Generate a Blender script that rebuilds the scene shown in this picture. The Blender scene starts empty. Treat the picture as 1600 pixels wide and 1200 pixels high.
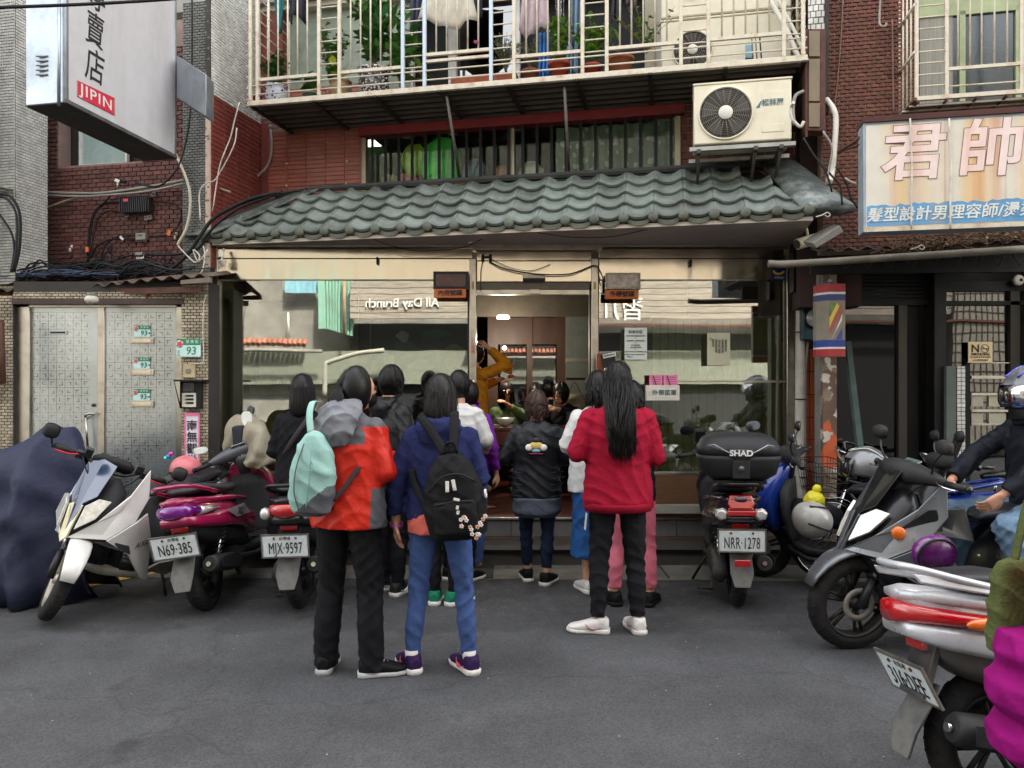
import bpy,bmesh,math,random
import numpy as np
from mathutils import Vector,Matrix,Euler,noise
random.seed(7);np.random.seed(7)
S=bpy.context.scene
COL=S.collection
R=math.radians
# camera
F=1202.0;CH=1.55
cam_d=bpy.data.cameras.new('camera');cam=bpy.data.objects.new('camera',cam_d);COL.objects.link(cam)
cam.location=(0,0,CH);cam.rotation_euler=(R(90),0,0)
cam_d.sensor_width=36;cam_d.lens=36*F/1600;cam_d.clip_start=.05;cam_d.clip_end=500
S.camera=cam
# light
world=bpy.data.worlds.new('World');S.world=world;world.use_nodes=True
wn=world.node_tree;wn.nodes.clear()
wo=wn.nodes.new('ShaderNodeOutputWorld');wb=wn.nodes.new('ShaderNodeBackground');ws=wn.nodes.new('ShaderNodeTexSky')
ws.sky_type='NISHITA';ws.sun_disc=False;ws.sun_elevation=R(52);ws.sun_rotation=R(28)
ws.air_density=1.3;ws.dust_density=4.0;ws.ozone_density=1.0
wb.inputs['Strength'].default_value=.15
wh=wn.nodes.new('ShaderNodeHueSaturation');wh.inputs['Saturation'].default_value=.38;wn.links.new(ws.outputs[0],wh.inputs['Color']);wt=wn.nodes.new('ShaderNodeMixRGB');wt.blend_type='MULTIPLY';wt.inputs[0].default_value=1;wt.inputs[2].default_value=(1.06,1.,.92,1);wn.links.new(wh.outputs[0],wt.inputs[1]);wn.links.new(wt.outputs[0],wb.inputs[0]);wn.links.new(wb.outputs[0],wo.inputs[0])
sd=bpy.data.lights.new('sun','SUN');sd.energy=2.2;sd.angle=R(3);sd.color=(1,.94,.84)
sun=bpy.data.objects.new('sun',sd);COL.objects.link(sun)
_el,_az=R(52),R(28)
_dir=Vector((math.sin(_az)*math.cos(_el),math.cos(_az)*math.cos(_el),math.sin(_el)))
sun.rotation_euler=_dir.to_track_quat('Z','Y').to_euler();sun.location=(3,8,14)
S.view_settings.view_transform='Standard';S.view_settings.look='None'
S.view_settings.exposure=2.85;S.view_settings.gamma=1
S.cycles.use_denoising=True
S.cycles.max_bounces=7;S.cycles.diffuse_bounces=3;S.cycles.glossy_bounces=4;S.cycles.transmission_bounces=5
S.cycles.transparent_max_bounces=10;S.cycles.sample_clamp_indirect=6
S.cycles.caustics_reflective=False;S.cycles.caustics_refractive=False
# projection helpers: picture point + distance -> place
T=.21
def P(px,py,d):return Vector(((px-800)/F*d,d,CH+(600-py)/F*d))
def dU(px,off):return off/(1+T*(px-800)/F)
def PU(px,py,off):return P(px,py,dU(px,off))
def XU(px,off):return(px-800)/F*dU(px,off)
UN=Vector((-T,-1,0)).normalized()
UD=Vector((1,-T,0)).normalized()
UB=-UN
def srgb(c):
 return tuple(((v/255)/12.92 if v<=10.3 else((v/255+.055)/1.055)**2.4)for v in c)
 # materials
MATS={}
def M(name,col,rough=.6,metal=0.,var=.18,scale=9.,bump=.15,bscale=70.,rnd=0.,coat=0.,dirt=None,dirt_amt=.5,dscale=2.2,world=False,spec=.5,stretch=None,emit=0.,alpha=1.,streak=False,sheen=0.,aniso=0.,sub=0.,bdist=.004,detail=4,hue=0.):
 if name in MATS:return MATS[name]
 m=bpy.data.materials.new(name);m.use_nodes=True;MATS[name]=m
 nt=m.node_tree;N=nt.nodes;L=nt.links;b=N['Principled BSDF']
 c=srgb(col)
 if world:tc=N.new('ShaderNodeNewGeometry').outputs['Position']
 else:tc=N.new('ShaderNodeTexCoord').outputs['Object']
 if stretch:
  mp=N.new('ShaderNodeMapping');mp.inputs['Scale'].default_value=stretch;L.new(tc,mp.inputs[0]);tcs=mp.outputs[0]
 else:tcs=tc
 nz=N.new('ShaderNodeTexNoise');nz.inputs['Scale'].default_value=scale;nz.inputs['Detail'].default_value=detail;nz.inputs['Roughness'].default_value=.6
 L.new(tcs,nz.inputs['Vector'])
 cr=N.new('ShaderNodeValToRGB');cr.color_ramp.elements[0].position=.3;cr.color_ramp.elements[1].position=.7
 cr.color_ramp.elements[0].color=tuple(x*(1-var)for x in c)+(1,);cr.color_ramp.elements[1].color=tuple(min(1,x*(1+var))for x in c)+(1,)
 L.new(nz.outputs[0],cr.inputs[0]);out=cr.outputs[0]
 if rnd or hue:
  oi=N.new('ShaderNodeObjectInfo');ge=N.new('ShaderNodeNewGeometry')
  ad=N.new('ShaderNodeMath');ad.operation='ADD';L.new(oi.outputs['Random'],ad.inputs[0]);L.new(ge.outputs['Random Per Island'],ad.inputs[1])
  fr=N.new('ShaderNodeMath');fr.operation='FRACT';L.new(ad.outputs[0],fr.inputs[0])
  mr=N.new('ShaderNodeMapRange');L.new(fr.outputs[0],mr.inputs[0]);mr.inputs[3].default_value=1-rnd;mr.inputs[4].default_value=1+rnd
  hs=N.new('ShaderNodeHueSaturation');L.new(out,hs.inputs['Color']);L.new(mr.outputs[0],hs.inputs['Value'])
  if hue:
   f2=N.new('ShaderNodeMath');f2.operation='MULTIPLY';f2.inputs[1].default_value=7.31;L.new(fr.outputs[0],f2.inputs[0])
   f3=N.new('ShaderNodeMath');f3.operation='FRACT';L.new(f2.outputs[0],f3.inputs[0])
   m3=N.new('ShaderNodeMapRange');L.new(f3.outputs[0],m3.inputs[0]);m3.inputs[3].default_value=.5-hue;m3.inputs[4].default_value=.5+hue
   L.new(m3.outputs[0],hs.inputs['Hue'])
  out=hs.outputs[0]
 if dirt:
  n2=N.new('ShaderNodeTexNoise');n2.inputs['Scale'].default_value=dscale;n2.inputs['Detail'].default_value=6;n2.inputs['Roughness'].default_value=.65
  if streak:
   mp2=N.new('ShaderNodeMapping');mp2.inputs['Scale'].default_value=(1,1,.12);L.new(tc,mp2.inputs[0]);L.new(mp2.outputs[0],n2.inputs['Vector'])
  else:L.new(tc,n2.inputs['Vector'])
  r2=N.new('ShaderNodeMapRange');r2.inputs[1].default_value=.48;r2.inputs[2].default_value=.72;r2.inputs[4].default_value=dirt_amt;L.new(n2.outputs[0],r2.inputs[0])
  mx=N.new('ShaderNodeMixRGB');mx.inputs[2].default_value=srgb(dirt)+(1,);L.new(r2.outputs[0],mx.inputs[0]);L.new(out,mx.inputs[1]);out=mx.outputs[0]
 L.new(out,b.inputs['Base Color'])
 b.inputs['Metallic'].default_value=metal;b.inputs['Specular IOR Level'].default_value=spec
 b.inputs['Coat Weight'].default_value=coat;b.inputs['Coat Roughness'].default_value=.08
 b.inputs['Sheen Weight'].default_value=sheen;b.inputs['Anisotropic'].default_value=aniso
 if sub:b.inputs['Subsurface Weight'].default_value=sub;b.inputs['Subsurface Radius'].default_value=(.02,.008,.004)
 rr=N.new('ShaderNodeMapRange');rr.inputs[3].default_value=max(.03,rough-.09);rr.inputs[4].default_value=min(1,rough+.12);L.new(nz.outputs[0],rr.inputs[0]);L.new(rr.outputs[0],b.inputs['Roughness'])
 if bump:
  nb=N.new('ShaderNodeTexNoise');nb.inputs['Scale'].default_value=bscale;nb.inputs['Detail'].default_value=3;L.new(tcs,nb.inputs['Vector'])
  bp=N.new('ShaderNodeBump');bp.inputs['Strength'].default_value=bump;bp.inputs['Distance'].default_value=bdist;L.new(nb.outputs[0],bp.inputs['Height']);L.new(bp.outputs[0],b.inputs['Normal'])
 if emit:
  b.inputs['Emission Color'].default_value=c+(1,);b.inputs['Emission Strength'].default_value=emit
 if alpha<1:b.inputs['Alpha'].default_value=alpha
 return m
def glassmat(name,refl=.25,tint=(255,255,255),rough=.01,edge=.6,wav=.0):
 m=bpy.data.materials.new(name);m.use_nodes=True;MATS[name]=m;nt=m.node_tree;N=nt.nodes;L=nt.links;N.clear()
 o=N.new('ShaderNodeOutputMaterial');mx=N.new('ShaderNodeMixShader');g=N.new('ShaderNodeBsdfGlossy');t=N.new('ShaderNodeBsdfTransparent')
 g.inputs['Roughness'].default_value=rough;t.inputs[0].default_value=srgb(tint)+(1,)
 lw=N.new('ShaderNodeLayerWeight');lw.inputs[0].default_value=.25
 mr=N.new('ShaderNodeMapRange');mr.inputs[3].default_value=refl;mr.inputs[4].default_value=edge;L.new(lw.outputs['Facing'],mr.inputs[0])
 L.new(mr.outputs[0],mx.inputs[0]);L.new(t.outputs[0],mx.inputs[1]);L.new(g.outputs[0],mx.inputs[2]);L.new(mx.outputs[0],o.inputs[0])
 if wav:
  nb=N.new('ShaderNodeTexNoise');nb.inputs['Scale'].default_value=1.3
  tc=N.new('ShaderNodeTexCoord');L.new(tc.outputs['Object'],nb.inputs['Vector'])
  bp=N.new('ShaderNodeBump');bp.inputs['Strength'].default_value=wav;bp.inputs['Distance'].default_value=.02;L.new(nb.outputs[0],bp.inputs['Height']);L.new(bp.outputs[0],g.inputs['Normal'])
 return m
 # objects
def link(o,parent=None):
 COL.objects.link(o)
 if parent is not None:o.parent=parent
 return o
def tag(o,label=None,cat=None,group=None,kind=None):
 if label:o['label']=label
 if cat:o['category']=cat
 if group:o['group']=group
 if kind:o['kind']=kind
 return o
def thing(name,label,cat,loc=(0,0,0),rz=0.,group=None,rot=None):
 o=bpy.data.objects.new(name,None);link(o);o.empty_display_size=.1
 o.location=loc;o.rotation_euler=rot or(0,0,rz)
 return tag(o,label,cat,group)
def wm(o):
 m=Matrix.LocRotScale(o.location,o.rotation_euler,o.scale)
 return wm(o.parent)@o.matrix_parent_inverse@m if o.parent else m
def child_world(o,parent):
 o.parent=parent;o.matrix_parent_inverse=wm(parent).inverted()
def mesh_obj(name,me,parent=None,mat=None,world=False):
 if mat is not None and not me.materials:me.materials.append(mat)
 o=bpy.data.objects.new(name,me);COL.objects.link(o)
 if parent is not None:
  if world:child_world(o,parent)
  else:o.parent=parent
 return o
def catmull(pts,n=6):
 pts=[Vector(p)for p in pts]
 if len(pts)<3:return pts
 q=[pts[0]*2-pts[1]]+pts+[pts[-1]*2-pts[-2]];out=[]
 for i in range(1,len(q)-2):
  a,b,c,d=q[i-1],q[i],q[i+1],q[i+2]
  for k in range(n):
   t=k/n
   out.append(.5*((2*b)+(c-a)*t+(2*a-5*b+4*c-d)*t*t+(3*b-a-3*c+d)*t**3))
 out.append(pts[-1]);return out
class MB:
 """collects shapes; build() links them as one mesh object"""
 def __init__(s):s.v=[];s.f=[];s.mi=[];s.cur=0;s.sm=[];s.smooth=False
 def add(s,vs,fs,M4=None,smooth=None):
  o=len(s.v);sm=s.smooth if smooth is None else smooth
  s.v+=[tuple(M4@Vector(v))for v in vs]if M4 is not None else[tuple(v)for v in vs]
  s.f+=[tuple(i+o for i in f)for f in fs];s.mi+=[s.cur]*len(fs);s.sm+=[sm]*len(fs);return s
 def box(s,c,size,rot=None,M4=None):
  x,y,z=(a/2 for a in size);vs=[(i*x,j*y,k*z)for i in(-1,1)for j in(-1,1)for k in(-1,1)]
  m=Matrix.Translation(c)
  if rot is not None:m=m@(rot.to_matrix().to_4x4()if isinstance(rot,Euler)else Euler(rot).to_matrix().to_4x4()if isinstance(rot,tuple)else rot.to_4x4())
  if M4 is not None:m=M4@m
  return s.add(vs,[(0,1,3,2),(4,6,7,5),(0,4,5,1),(2,3,7,6),(0,2,6,4),(1,5,7,3)],m,smooth=False)
 def hexa(s,a,b):
  """a, b: two quads of corners in the same order"""
  n=len(a);vs=[tuple(v)for v in a]+[tuple(v)for v in b]
  return s.add(vs,[tuple(range(n))[::-1],tuple(range(n,2*n))]+[(i,(i+1)%n,n+(i+1)%n,n+i)for i in range(n)],smooth=False)
 def slab(s,pts,depth):
  """front outline (Vectors) pushed back by the vector depth"""
  return s.hexa(pts,[Vector(p)+Vector(depth)for p in pts])
 def tube(s,pts,r,n=8,caps=True,r1=None,flat=1.,smooth=True,up=None):
  pts=[Vector(p)for p in pts];k=len(pts)
  rs=r if isinstance(r,(list,tuple))else[r+((r1 if r1 is not None else r)-r)*i/max(1,k-1)for i in range(k)]
  t0=(pts[1]-pts[0]).normalized();u=Vector(up)if up else(Vector((0,0,1))if abs(t0.z)<.9 else Vector((1,0,0)))
  u=(u-t0*u.dot(t0)).normalized();vs=[]
  for i,p in enumerate(pts):
   t=(pts[min(i+1,k-1)]-pts[max(i-1,0)])
   if t.length<1e-9:t=t0
   t=t.normalized();u=u-t*u.dot(t)
   if u.length<1e-6:u=t.orthogonal()
   u.normalize();w=t.cross(u)
   for j in range(n):
    a=2*math.pi*j/n;vs.append(p+(u*math.cos(a)*flat+w*math.sin(a))*rs[i])
  fs=[(i*n+j,i*n+(j+1)%n,(i+1)*n+(j+1)%n,(i+1)*n+j)for i in range(k-1)for j in range(n)]
  s.add(vs,fs,smooth=smooth)
  if caps:
   o=len(s.v)-len(vs);s.f+=[tuple(o+j for j in range(n))[::-1],tuple(o+(k-1)*n+j for j in range(n))];s.mi+=[s.cur]*2;s.sm+=[False]*2
  return s
 def lathe(s,prof,c=(0,0,0),axis=(0,0,1),n=20,closed=False,sq=1.):
  """prof: (radius, height) pairs turned about axis through c"""
  ax=Vector(axis).normalized();u=ax.orthogonal().normalized();w=ax.cross(u);c=Vector(c);vs=[]
  for r,h in prof:
   for j in range(n):
    a=2*math.pi*j/n;vs.append(c+ax*h+(u*math.cos(a)+w*math.sin(a))*r)
  k=len(prof);rng=k if closed else k-1
  fs=[(i*n+j,i*n+(j+1)%n,((i+1)%k)*n+(j+1)%n,((i+1)%k)*n+j)for i in range(rng)for j in range(n)]
  if not closed:
   if prof[0][0]>1e-5:fs.append(tuple(range(n))[::-1])
   if prof[-1][0]>1e-5:fs.append(tuple((k-1)*n+j for j in range(n)))
  return s.add(vs,fs,smooth=True)
 def loft(s,secs,n=20,smooth=True,caps=True):
  """secs: (center, half_u, half_v, exponent, u_axis, v_axis); u_axis/v_axis default y and z"""
  vs=[];D=Vector(secs[-1][0])-Vector(secs[0][0]);up=abs(D.z)>abs(D.x)and abs(D.z)>abs(D.y)
  for sc in secs:
   c,hu,hv=Vector(sc[0]),sc[1],sc[2];e=sc[3]if len(sc)>3 else 2.
   U=Vector(sc[4])if len(sc)>4 else Vector((1,0,0)if up else(0,1,0));V=Vector(sc[5])if len(sc)>5 else Vector((0,1,0)if up else(0,0,1))
   for j in range(n):
    a=2*math.pi*j/n;ca,sa=math.cos(a),math.sin(a)
    vs.append(c+U*hu*math.copysign(abs(ca)**(2/e),ca)+V*hv*math.copysign(abs(sa)**(2/e),sa))
  k=len(secs)
  fs=[(i*n+j,i*n+(j+1)%n,(i+1)*n+(j+1)%n,(i+1)*n+j)for i in range(k-1)for j in range(n)]
  if caps:fs+=[tuple(range(n))[::-1],tuple((k-1)*n+j for j in range(n))]
  return s.add(vs,fs,smooth=smooth)
 def ball(s,c,r,n=14,sc=(1,1,1),rot=None):
  prof=[(max(1e-6,r*math.sin(math.pi*i/(n//2+1))),-r*math.cos(math.pi*i/(n//2+1)))for i in range(0,n//2+2)]
  t=MB();t.lathe(prof,n=n);m=Matrix.Translation(c)@((rot.to_4x4()if isinstance(rot,Matrix)else rot.to_matrix().to_4x4())if rot else Matrix())@Matrix.Diagonal((*sc,1))
  return s.add(t.v,t.f,m,smooth=True)
 def data(s,name='mesh',mats=None,autosmooth=True):
  me=bpy.data.meshes.new(name);me.from_pydata(s.v,[],s.f)
  for m in(mats if isinstance(mats,(list,tuple))else[mats]if mats else[]):me.materials.append(m)
  me.polygons.foreach_set('material_index',s.mi);me.polygons.foreach_set('use_smooth',s.sm);me.update();return me
 def build(s,name,mats,parent=None,world=False,bevel=0.,fix=False,sub=0,segs=2):
  me=s.data(name,mats)
  if fix or bevel:
   bm=bmesh.new();bm.from_mesh(me);bmesh.ops.remove_doubles(bm,verts=bm.verts,dist=1e-5);bmesh.ops.recalc_face_normals(bm,faces=bm.faces);bm.to_mesh(me);bm.free()
   me.polygons.foreach_set('use_smooth',[True]*len(me.polygons));me.set_sharp_from_angle(angle=R(38))
  o=mesh_obj(name,me,parent,world=world)
  if bevel:
   b=o.modifiers.new('b','BEVEL');b.width=bevel;b.segments=segs;b.limit_method='ANGLE';b.angle_limit=R(35);b.harden_normals=False
  if sub:
   q=o.modifiers.new('s','SUBSURF');q.levels=sub;q.render_levels=sub
  return o
def prism(prof,y0,y1,M4=None,plane='xz'):
 b=MB();n=len(prof)
 f={'xz':lambda p,y:(p[0],y,p[1]),'yz':lambda p,y:(y,p[0],p[1]),'xy':lambda p,y:(p[0],p[1],y)}[plane]
 b.hexa([Vector(f(p,y0))for p in prof],[Vector(f(p,y1))for p in prof])
 if M4 is not None:b.v=[tuple(M4@Vector(v))for v in b.v]
 return b
def panel(pts,thick,bulge=0.,M4=None,mirror=False):
 """a plate through 3D outline points, thickened along its normal and bulged in the middle"""
 b=MB()
 for sgn in((1,-1)if mirror else(1,)):
  q=[Vector((p[0],p[1]*sgn,p[2]))for p in pts]
  if sgn<0:q=q[::-1]
  n=len(q);c=sum(q,Vector())/n;nr=Vector()
  for i in range(n):nr+=(q[i]-c).cross(q[(i+1)%n]-c)
  nr.normalize();fr=(1,.82,.55,.28);vs=[];m=len(fr)
  for t in fr:vs+=[c+(p-c)*t+nr*bulge*(1-t**2.2)for p in q]
  vs+=[c+nr*bulge]+[p-nr*thick for p in q];k=m*n+1
  fs=[(a*n+i,a*n+(i+1)%n,(a+1)*n+(i+1)%n,(a+1)*n+i)for a in range(m-1)for i in range(n)]+[((m-1)*n+i,(m-1)*n+(i+1)%n,m*n)for i in range(n)]
  fs+=[((i+1)%n,i,k+i,k+(i+1)%n)for i in range(n)]+[tuple(k+i for i in range(n))[::-1]]
  b.add(vs,fs,M4,smooth=True)
 return b
def text(s,size,loc,rot,mat,parent,world=False,name='lettering',ext=.002,align='CENTER',sx=1.,shear=0.,vertical=False,bold=0.,spacing=1.):
 """letters as a mesh; rot is an Euler tuple or a 3x3 matrix (columns: right, up, towards the reader)"""
 cu=bpy.data.curves.new('t','FONT');cu.body='\n'.join(s)if vertical else s;cu.size=size;cu.extrude=ext;cu.align_x=align;cu.align_y='CENTER';cu.shear=shear
 cu.offset=bold;cu.space_line=spacing if vertical else 1.;cu.resolution_u=3
 if not vertical:cu.space_character=spacing
 o=bpy.data.objects.new('t',cu);COL.objects.link(o);dg=bpy.context.evaluated_depsgraph_get();me=bpy.data.meshes.new_from_object(o.evaluated_get(dg));bpy.data.objects.remove(o)
 m=Matrix.Translation(loc)@(Euler(rot).to_matrix()if isinstance(rot,tuple)else rot).to_4x4()@Matrix.Diagonal((sx,1,1,1))
 me.transform(m);me.materials.clear();me.materials.append(mat)
 return mesh_obj(name,me,parent,world=world)
def basis(right,up):
 r=Vector(right).normalized();n=r.cross(Vector(up)).normalized();u=n.cross(r);return Matrix((r,u,n)).transposed()
UBASIS=basis(UD,(0,0,1));FBASIS=basis((1,0,0),(0,0,1))
def unit_piece(name,mat,bev=.06,jag=0.,asp=(1,1,1)):
 """a little block with chamfered front edges, 1 x 1 x 1, front at -y"""
 bx,bz=bev/asp[0],bev/asp[2]
 vs=[(-.5,.5,-.5),(.5,.5,-.5),(.5,.5,.5),(-.5,.5,.5),(-.5,-.2,-.5),(.5,-.2,-.5),(.5,-.2,.5),(-.5,-.2,.5),(-.5+bx,-.5,-.5+bz),(.5-bx,-.5,-.5+bz),(.5-bx,-.5,.5-bz),(-.5+bx,-.5,.5-bz)]
 fs=[(0,4,5,1),(1,5,6,2),(2,6,7,3),(3,7,4,0),(4,8,9,5),(5,9,10,6),(6,10,11,7),(7,11,8,4),(8,11,10,9)]
 fs=[f[::-1]for f in fs]
 me=bpy.data.meshes.new(name);me.from_pydata(vs,[],fs);me.materials.append(mat);me.update();return me
def pieces(root,name,mat,o,ud,w,h,bw,bh,joint,dep,bond=.5,holes=(),limit=300,bev=.06,jit=.0015,visible=None,offs=0.):
 """lays bricks or tiles in world coordinates on the plane at o, running along ud and up; first ones nearest the camera are objects, the rest one mesh"""
 ud=Vector(ud).normalized();n=ud.cross(Vector((0,0,1))).normalized();o=Vector(o);L=[]
 rows=int(h/bh)+1;cols=int(w/bw)+2
 for r in range(rows):
  z0=r*bh;z1=min(z0+bh,h)
  if z1-z0<bh*.3:continue
  for c in range(-1,cols):
   x0=c*bw+(bw*bond if r%2 else 0)+offs;x1=x0+bw;x0=max(x0,0);x1=min(x1,w)
   if x1-x0<bw*.12:continue
   segs=[(x0,x1)]
   for(hx0,hz0,hx1,hz1)in holes:
    if z1>hz0+bh*.35 and z0<hz1-bh*.35:
     ns=[]
     for a,b in segs:
      if b<=hx0 or a>=hx1:ns.append((a,b))
      else:
       if a<hx0-.004:ns.append((a,hx0))
       if b>hx1+.004:ns.append((hx1,b))
     segs=ns
   for a,b in segs:
    c3=o+ud*((a+b)/2)+Vector((0,0,(z0+z1)/2));sx,sz=b-a-joint,z1-z0-joint
    if sx>.008 and sz>.008:L.append((c3,sx,sz))
 def key(t):
  c3=t[0]
  if c3.y<.2:return 50
  px=800+c3.x/c3.y*F;py=600-(c3.z-CH)/c3.y*F
  return c3.length+(0 if-10<px<1610 and-10<py<1210 else 100)+(60 if visible and not(visible[0]<px<visible[2]and visible[1]<py<visible[3])else 0)
 L.sort(key=key)
 me=unit_piece(name,mat,bev,asp=(bw/bh,1,1));rz=math.atan2(ud.y,ud.x)
 for c3,sx,sz in L[:limit]:
  ob=bpy.data.objects.new(name,me);COL.objects.link(ob);ob.location=c3+n*(dep/2+random.uniform(-jit,jit));ob.rotation_euler=(0,0,rz);ob.scale=(sx,dep,sz);child_world(ob,root)
 if L[limit:]:
  rv=np.array([v.co[:]for v in me.vertices]);nf=[tuple(p.vertices)for p in me.polygons];V=[];Fc=[]
  u_=np.array(ud);n_=np.array(n)
  for c3,sx,sz in L[limit:]:
   k=len(V)*12;cc=np.array(c3)+n_*(dep/2+random.uniform(-jit,jit))
   V.append(cc+np.outer(rv[:,0]*sx,u_)-np.outer(rv[:,1]*dep,n_)+np.outer(rv[:,2]*sz,(0,0,1)))
   Fc+=[tuple(i+k for i in f)for f in nf]
  m2=bpy.data.meshes.new(name+'_field');m2.from_pydata([tuple(v)for v in np.concatenate(V)],[],Fc);m2.materials.append(mat)
  ob=mesh_obj(name+'_field',m2,root,world=True);ob['kind']='stuff'
 return L
 # MATERIALS of the place
white_tile=M('white_tile',(205,204,198),.35,rnd=.12,world=True,bump=.05,dirt=(120,112,98),dirt_amt=.45,dscale=1.6,streak=True)
grout=M('grout',(60,56,52),.9,world=True)
grey_tile=M('grey_tile',(98,98,92),.6,rnd=.16,world=True,dirt=(60,58,54),dscale=1.4)
dirty_tile=M('dirty_tile',(168,156,134),.5,rnd=.25,world=True,dirt=(70,55,42),dirt_amt=.8,dscale=3.)
brick_dark=M('brick_dark',(102,62,56),.75,rnd=.3,hue=.012,world=True,dirt=(82,62,60),dscale=1.2,bump=.3)
brick_warm=M('brick_warm',(104,58,46),.75,rnd=.26,hue=.012,world=True,dirt=(86,52,42),dscale=1.3,bump=.3)
mortar=M('mortar',(190,166,148),.95,world=True)
mortar_dark=M('mortar_dark',(138,116,106),.95,world=True)
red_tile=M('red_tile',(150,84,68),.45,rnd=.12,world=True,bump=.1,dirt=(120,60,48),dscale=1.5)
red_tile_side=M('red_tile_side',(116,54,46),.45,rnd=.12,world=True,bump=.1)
orange_tile=M('orange_tile',(160,78,48),.5,rnd=.12,world=True)
concrete=M('concrete',(128,126,120),.9,world=True,scale=3,var=.25,dirt=(80,78,72),dscale=1.2,bump=.4)
concrete_dark=M('concrete_dark',(70,66,60),.9,world=True,scale=4,var=.3,dirt=(36,33,30),dscale=2.5,bump=.4)
def steel_mat():
 m=M('steel',(200,190,172),.16,metal=1.,var=.06,scale=3,bump=.0,aniso=.3)
 nt=m.node_tree;N=nt.nodes;L=nt.links;b=N['Principled BSDF']
 tc=N.new('ShaderNodeTexCoord');nb=N.new('ShaderNodeTexNoise');nb.inputs['Scale'].default_value=2.2;nb.inputs['Detail'].default_value=1.5
 mp=N.new('ShaderNodeMapping');mp.inputs['Scale'].default_value=(2.4,1,.25);L.new(tc.outputs['Object'],mp.inputs[0]);L.new(mp.outputs[0],nb.inputs['Vector'])
 bp=N.new('ShaderNodeBump');bp.inputs['Strength'].default_value=.55;bp.inputs['Distance'].default_value=.03;L.new(nb.outputs[0],bp.inputs['Height']);L.new(bp.outputs[0],b.inputs['Normal'])
 return m
steel=steel_mat()
steel_plain=M('steel_plain',(186,180,170),.32,metal=1.,var=.12,scale=6,bump=.05,dirt=(110,98,84),dirt_amt=.5,dscale=5)
frame_dark=M('frame_dark',(52,48,42),.5,metal=.4,world=True)
black_paint=M('black_paint',(15,16,17),.5,spec=.22,world=True,var=.4,scale=5,dirt=(38,37,34),dirt_amt=.5,dscale=3)
rust_brown=M('rust_brown',(84,54,44),.8,world=True,var=.35,dirt=(120,78,52),dscale=5)
cream_paint=M('cream_paint',(204,196,176),.5,world=True,var=.15,dirt=(140,92,50),dirt_amt=.75,dscale=9)
grey_paint=M('grey_paint',(128,124,116),.5,metal=.3,world=True,var=.2,dirt=(84,70,56),dirt_amt=.5,dscale=7)
wood_red=M('wood_red',(92,44,28),.35,world=True,stretch=(8,1,1),var=.3,coat=.3)
wood_dark=M('wood_dark',(58,34,24),.5,world=True,var=.3,stretch=(1,1,.2))
white_paint=M('white_paint',(212,210,204),.5,world=True,var=.06,dirt=(150,140,120),dirt_amt=.5,dscale=4)
black_rub=M('black_rubber',(20,20,21),.6,var=.2)
cable_black=M('cable_black',(22,22,25),.55,spec=.3,var=.3)
cable_grey=M('cable_grey',(140,136,128),.6,var=.2)
cable_white=M('cable_white',(200,194,182),.5,var=.2,dirt=(120,110,92),dscale=12)
paper=M('paper',(212,214,208),.8,var=.05)
ink=M('ink',(28,28,30),.7);ink_soft=M('ink_soft',(84,86,84),.8)
plastic_white=M('plastic_white',(210,206,194),.4,var=.06,dirt=(160,150,128),dirt_amt=.4,dscale=6)
plastic_black=M('plastic_black',(26,27,29),.45,spec=.3,var=.2,bump=.08)
red_paint=M('red_paint',(122,26,28),.5,world=True,var=.2)
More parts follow.
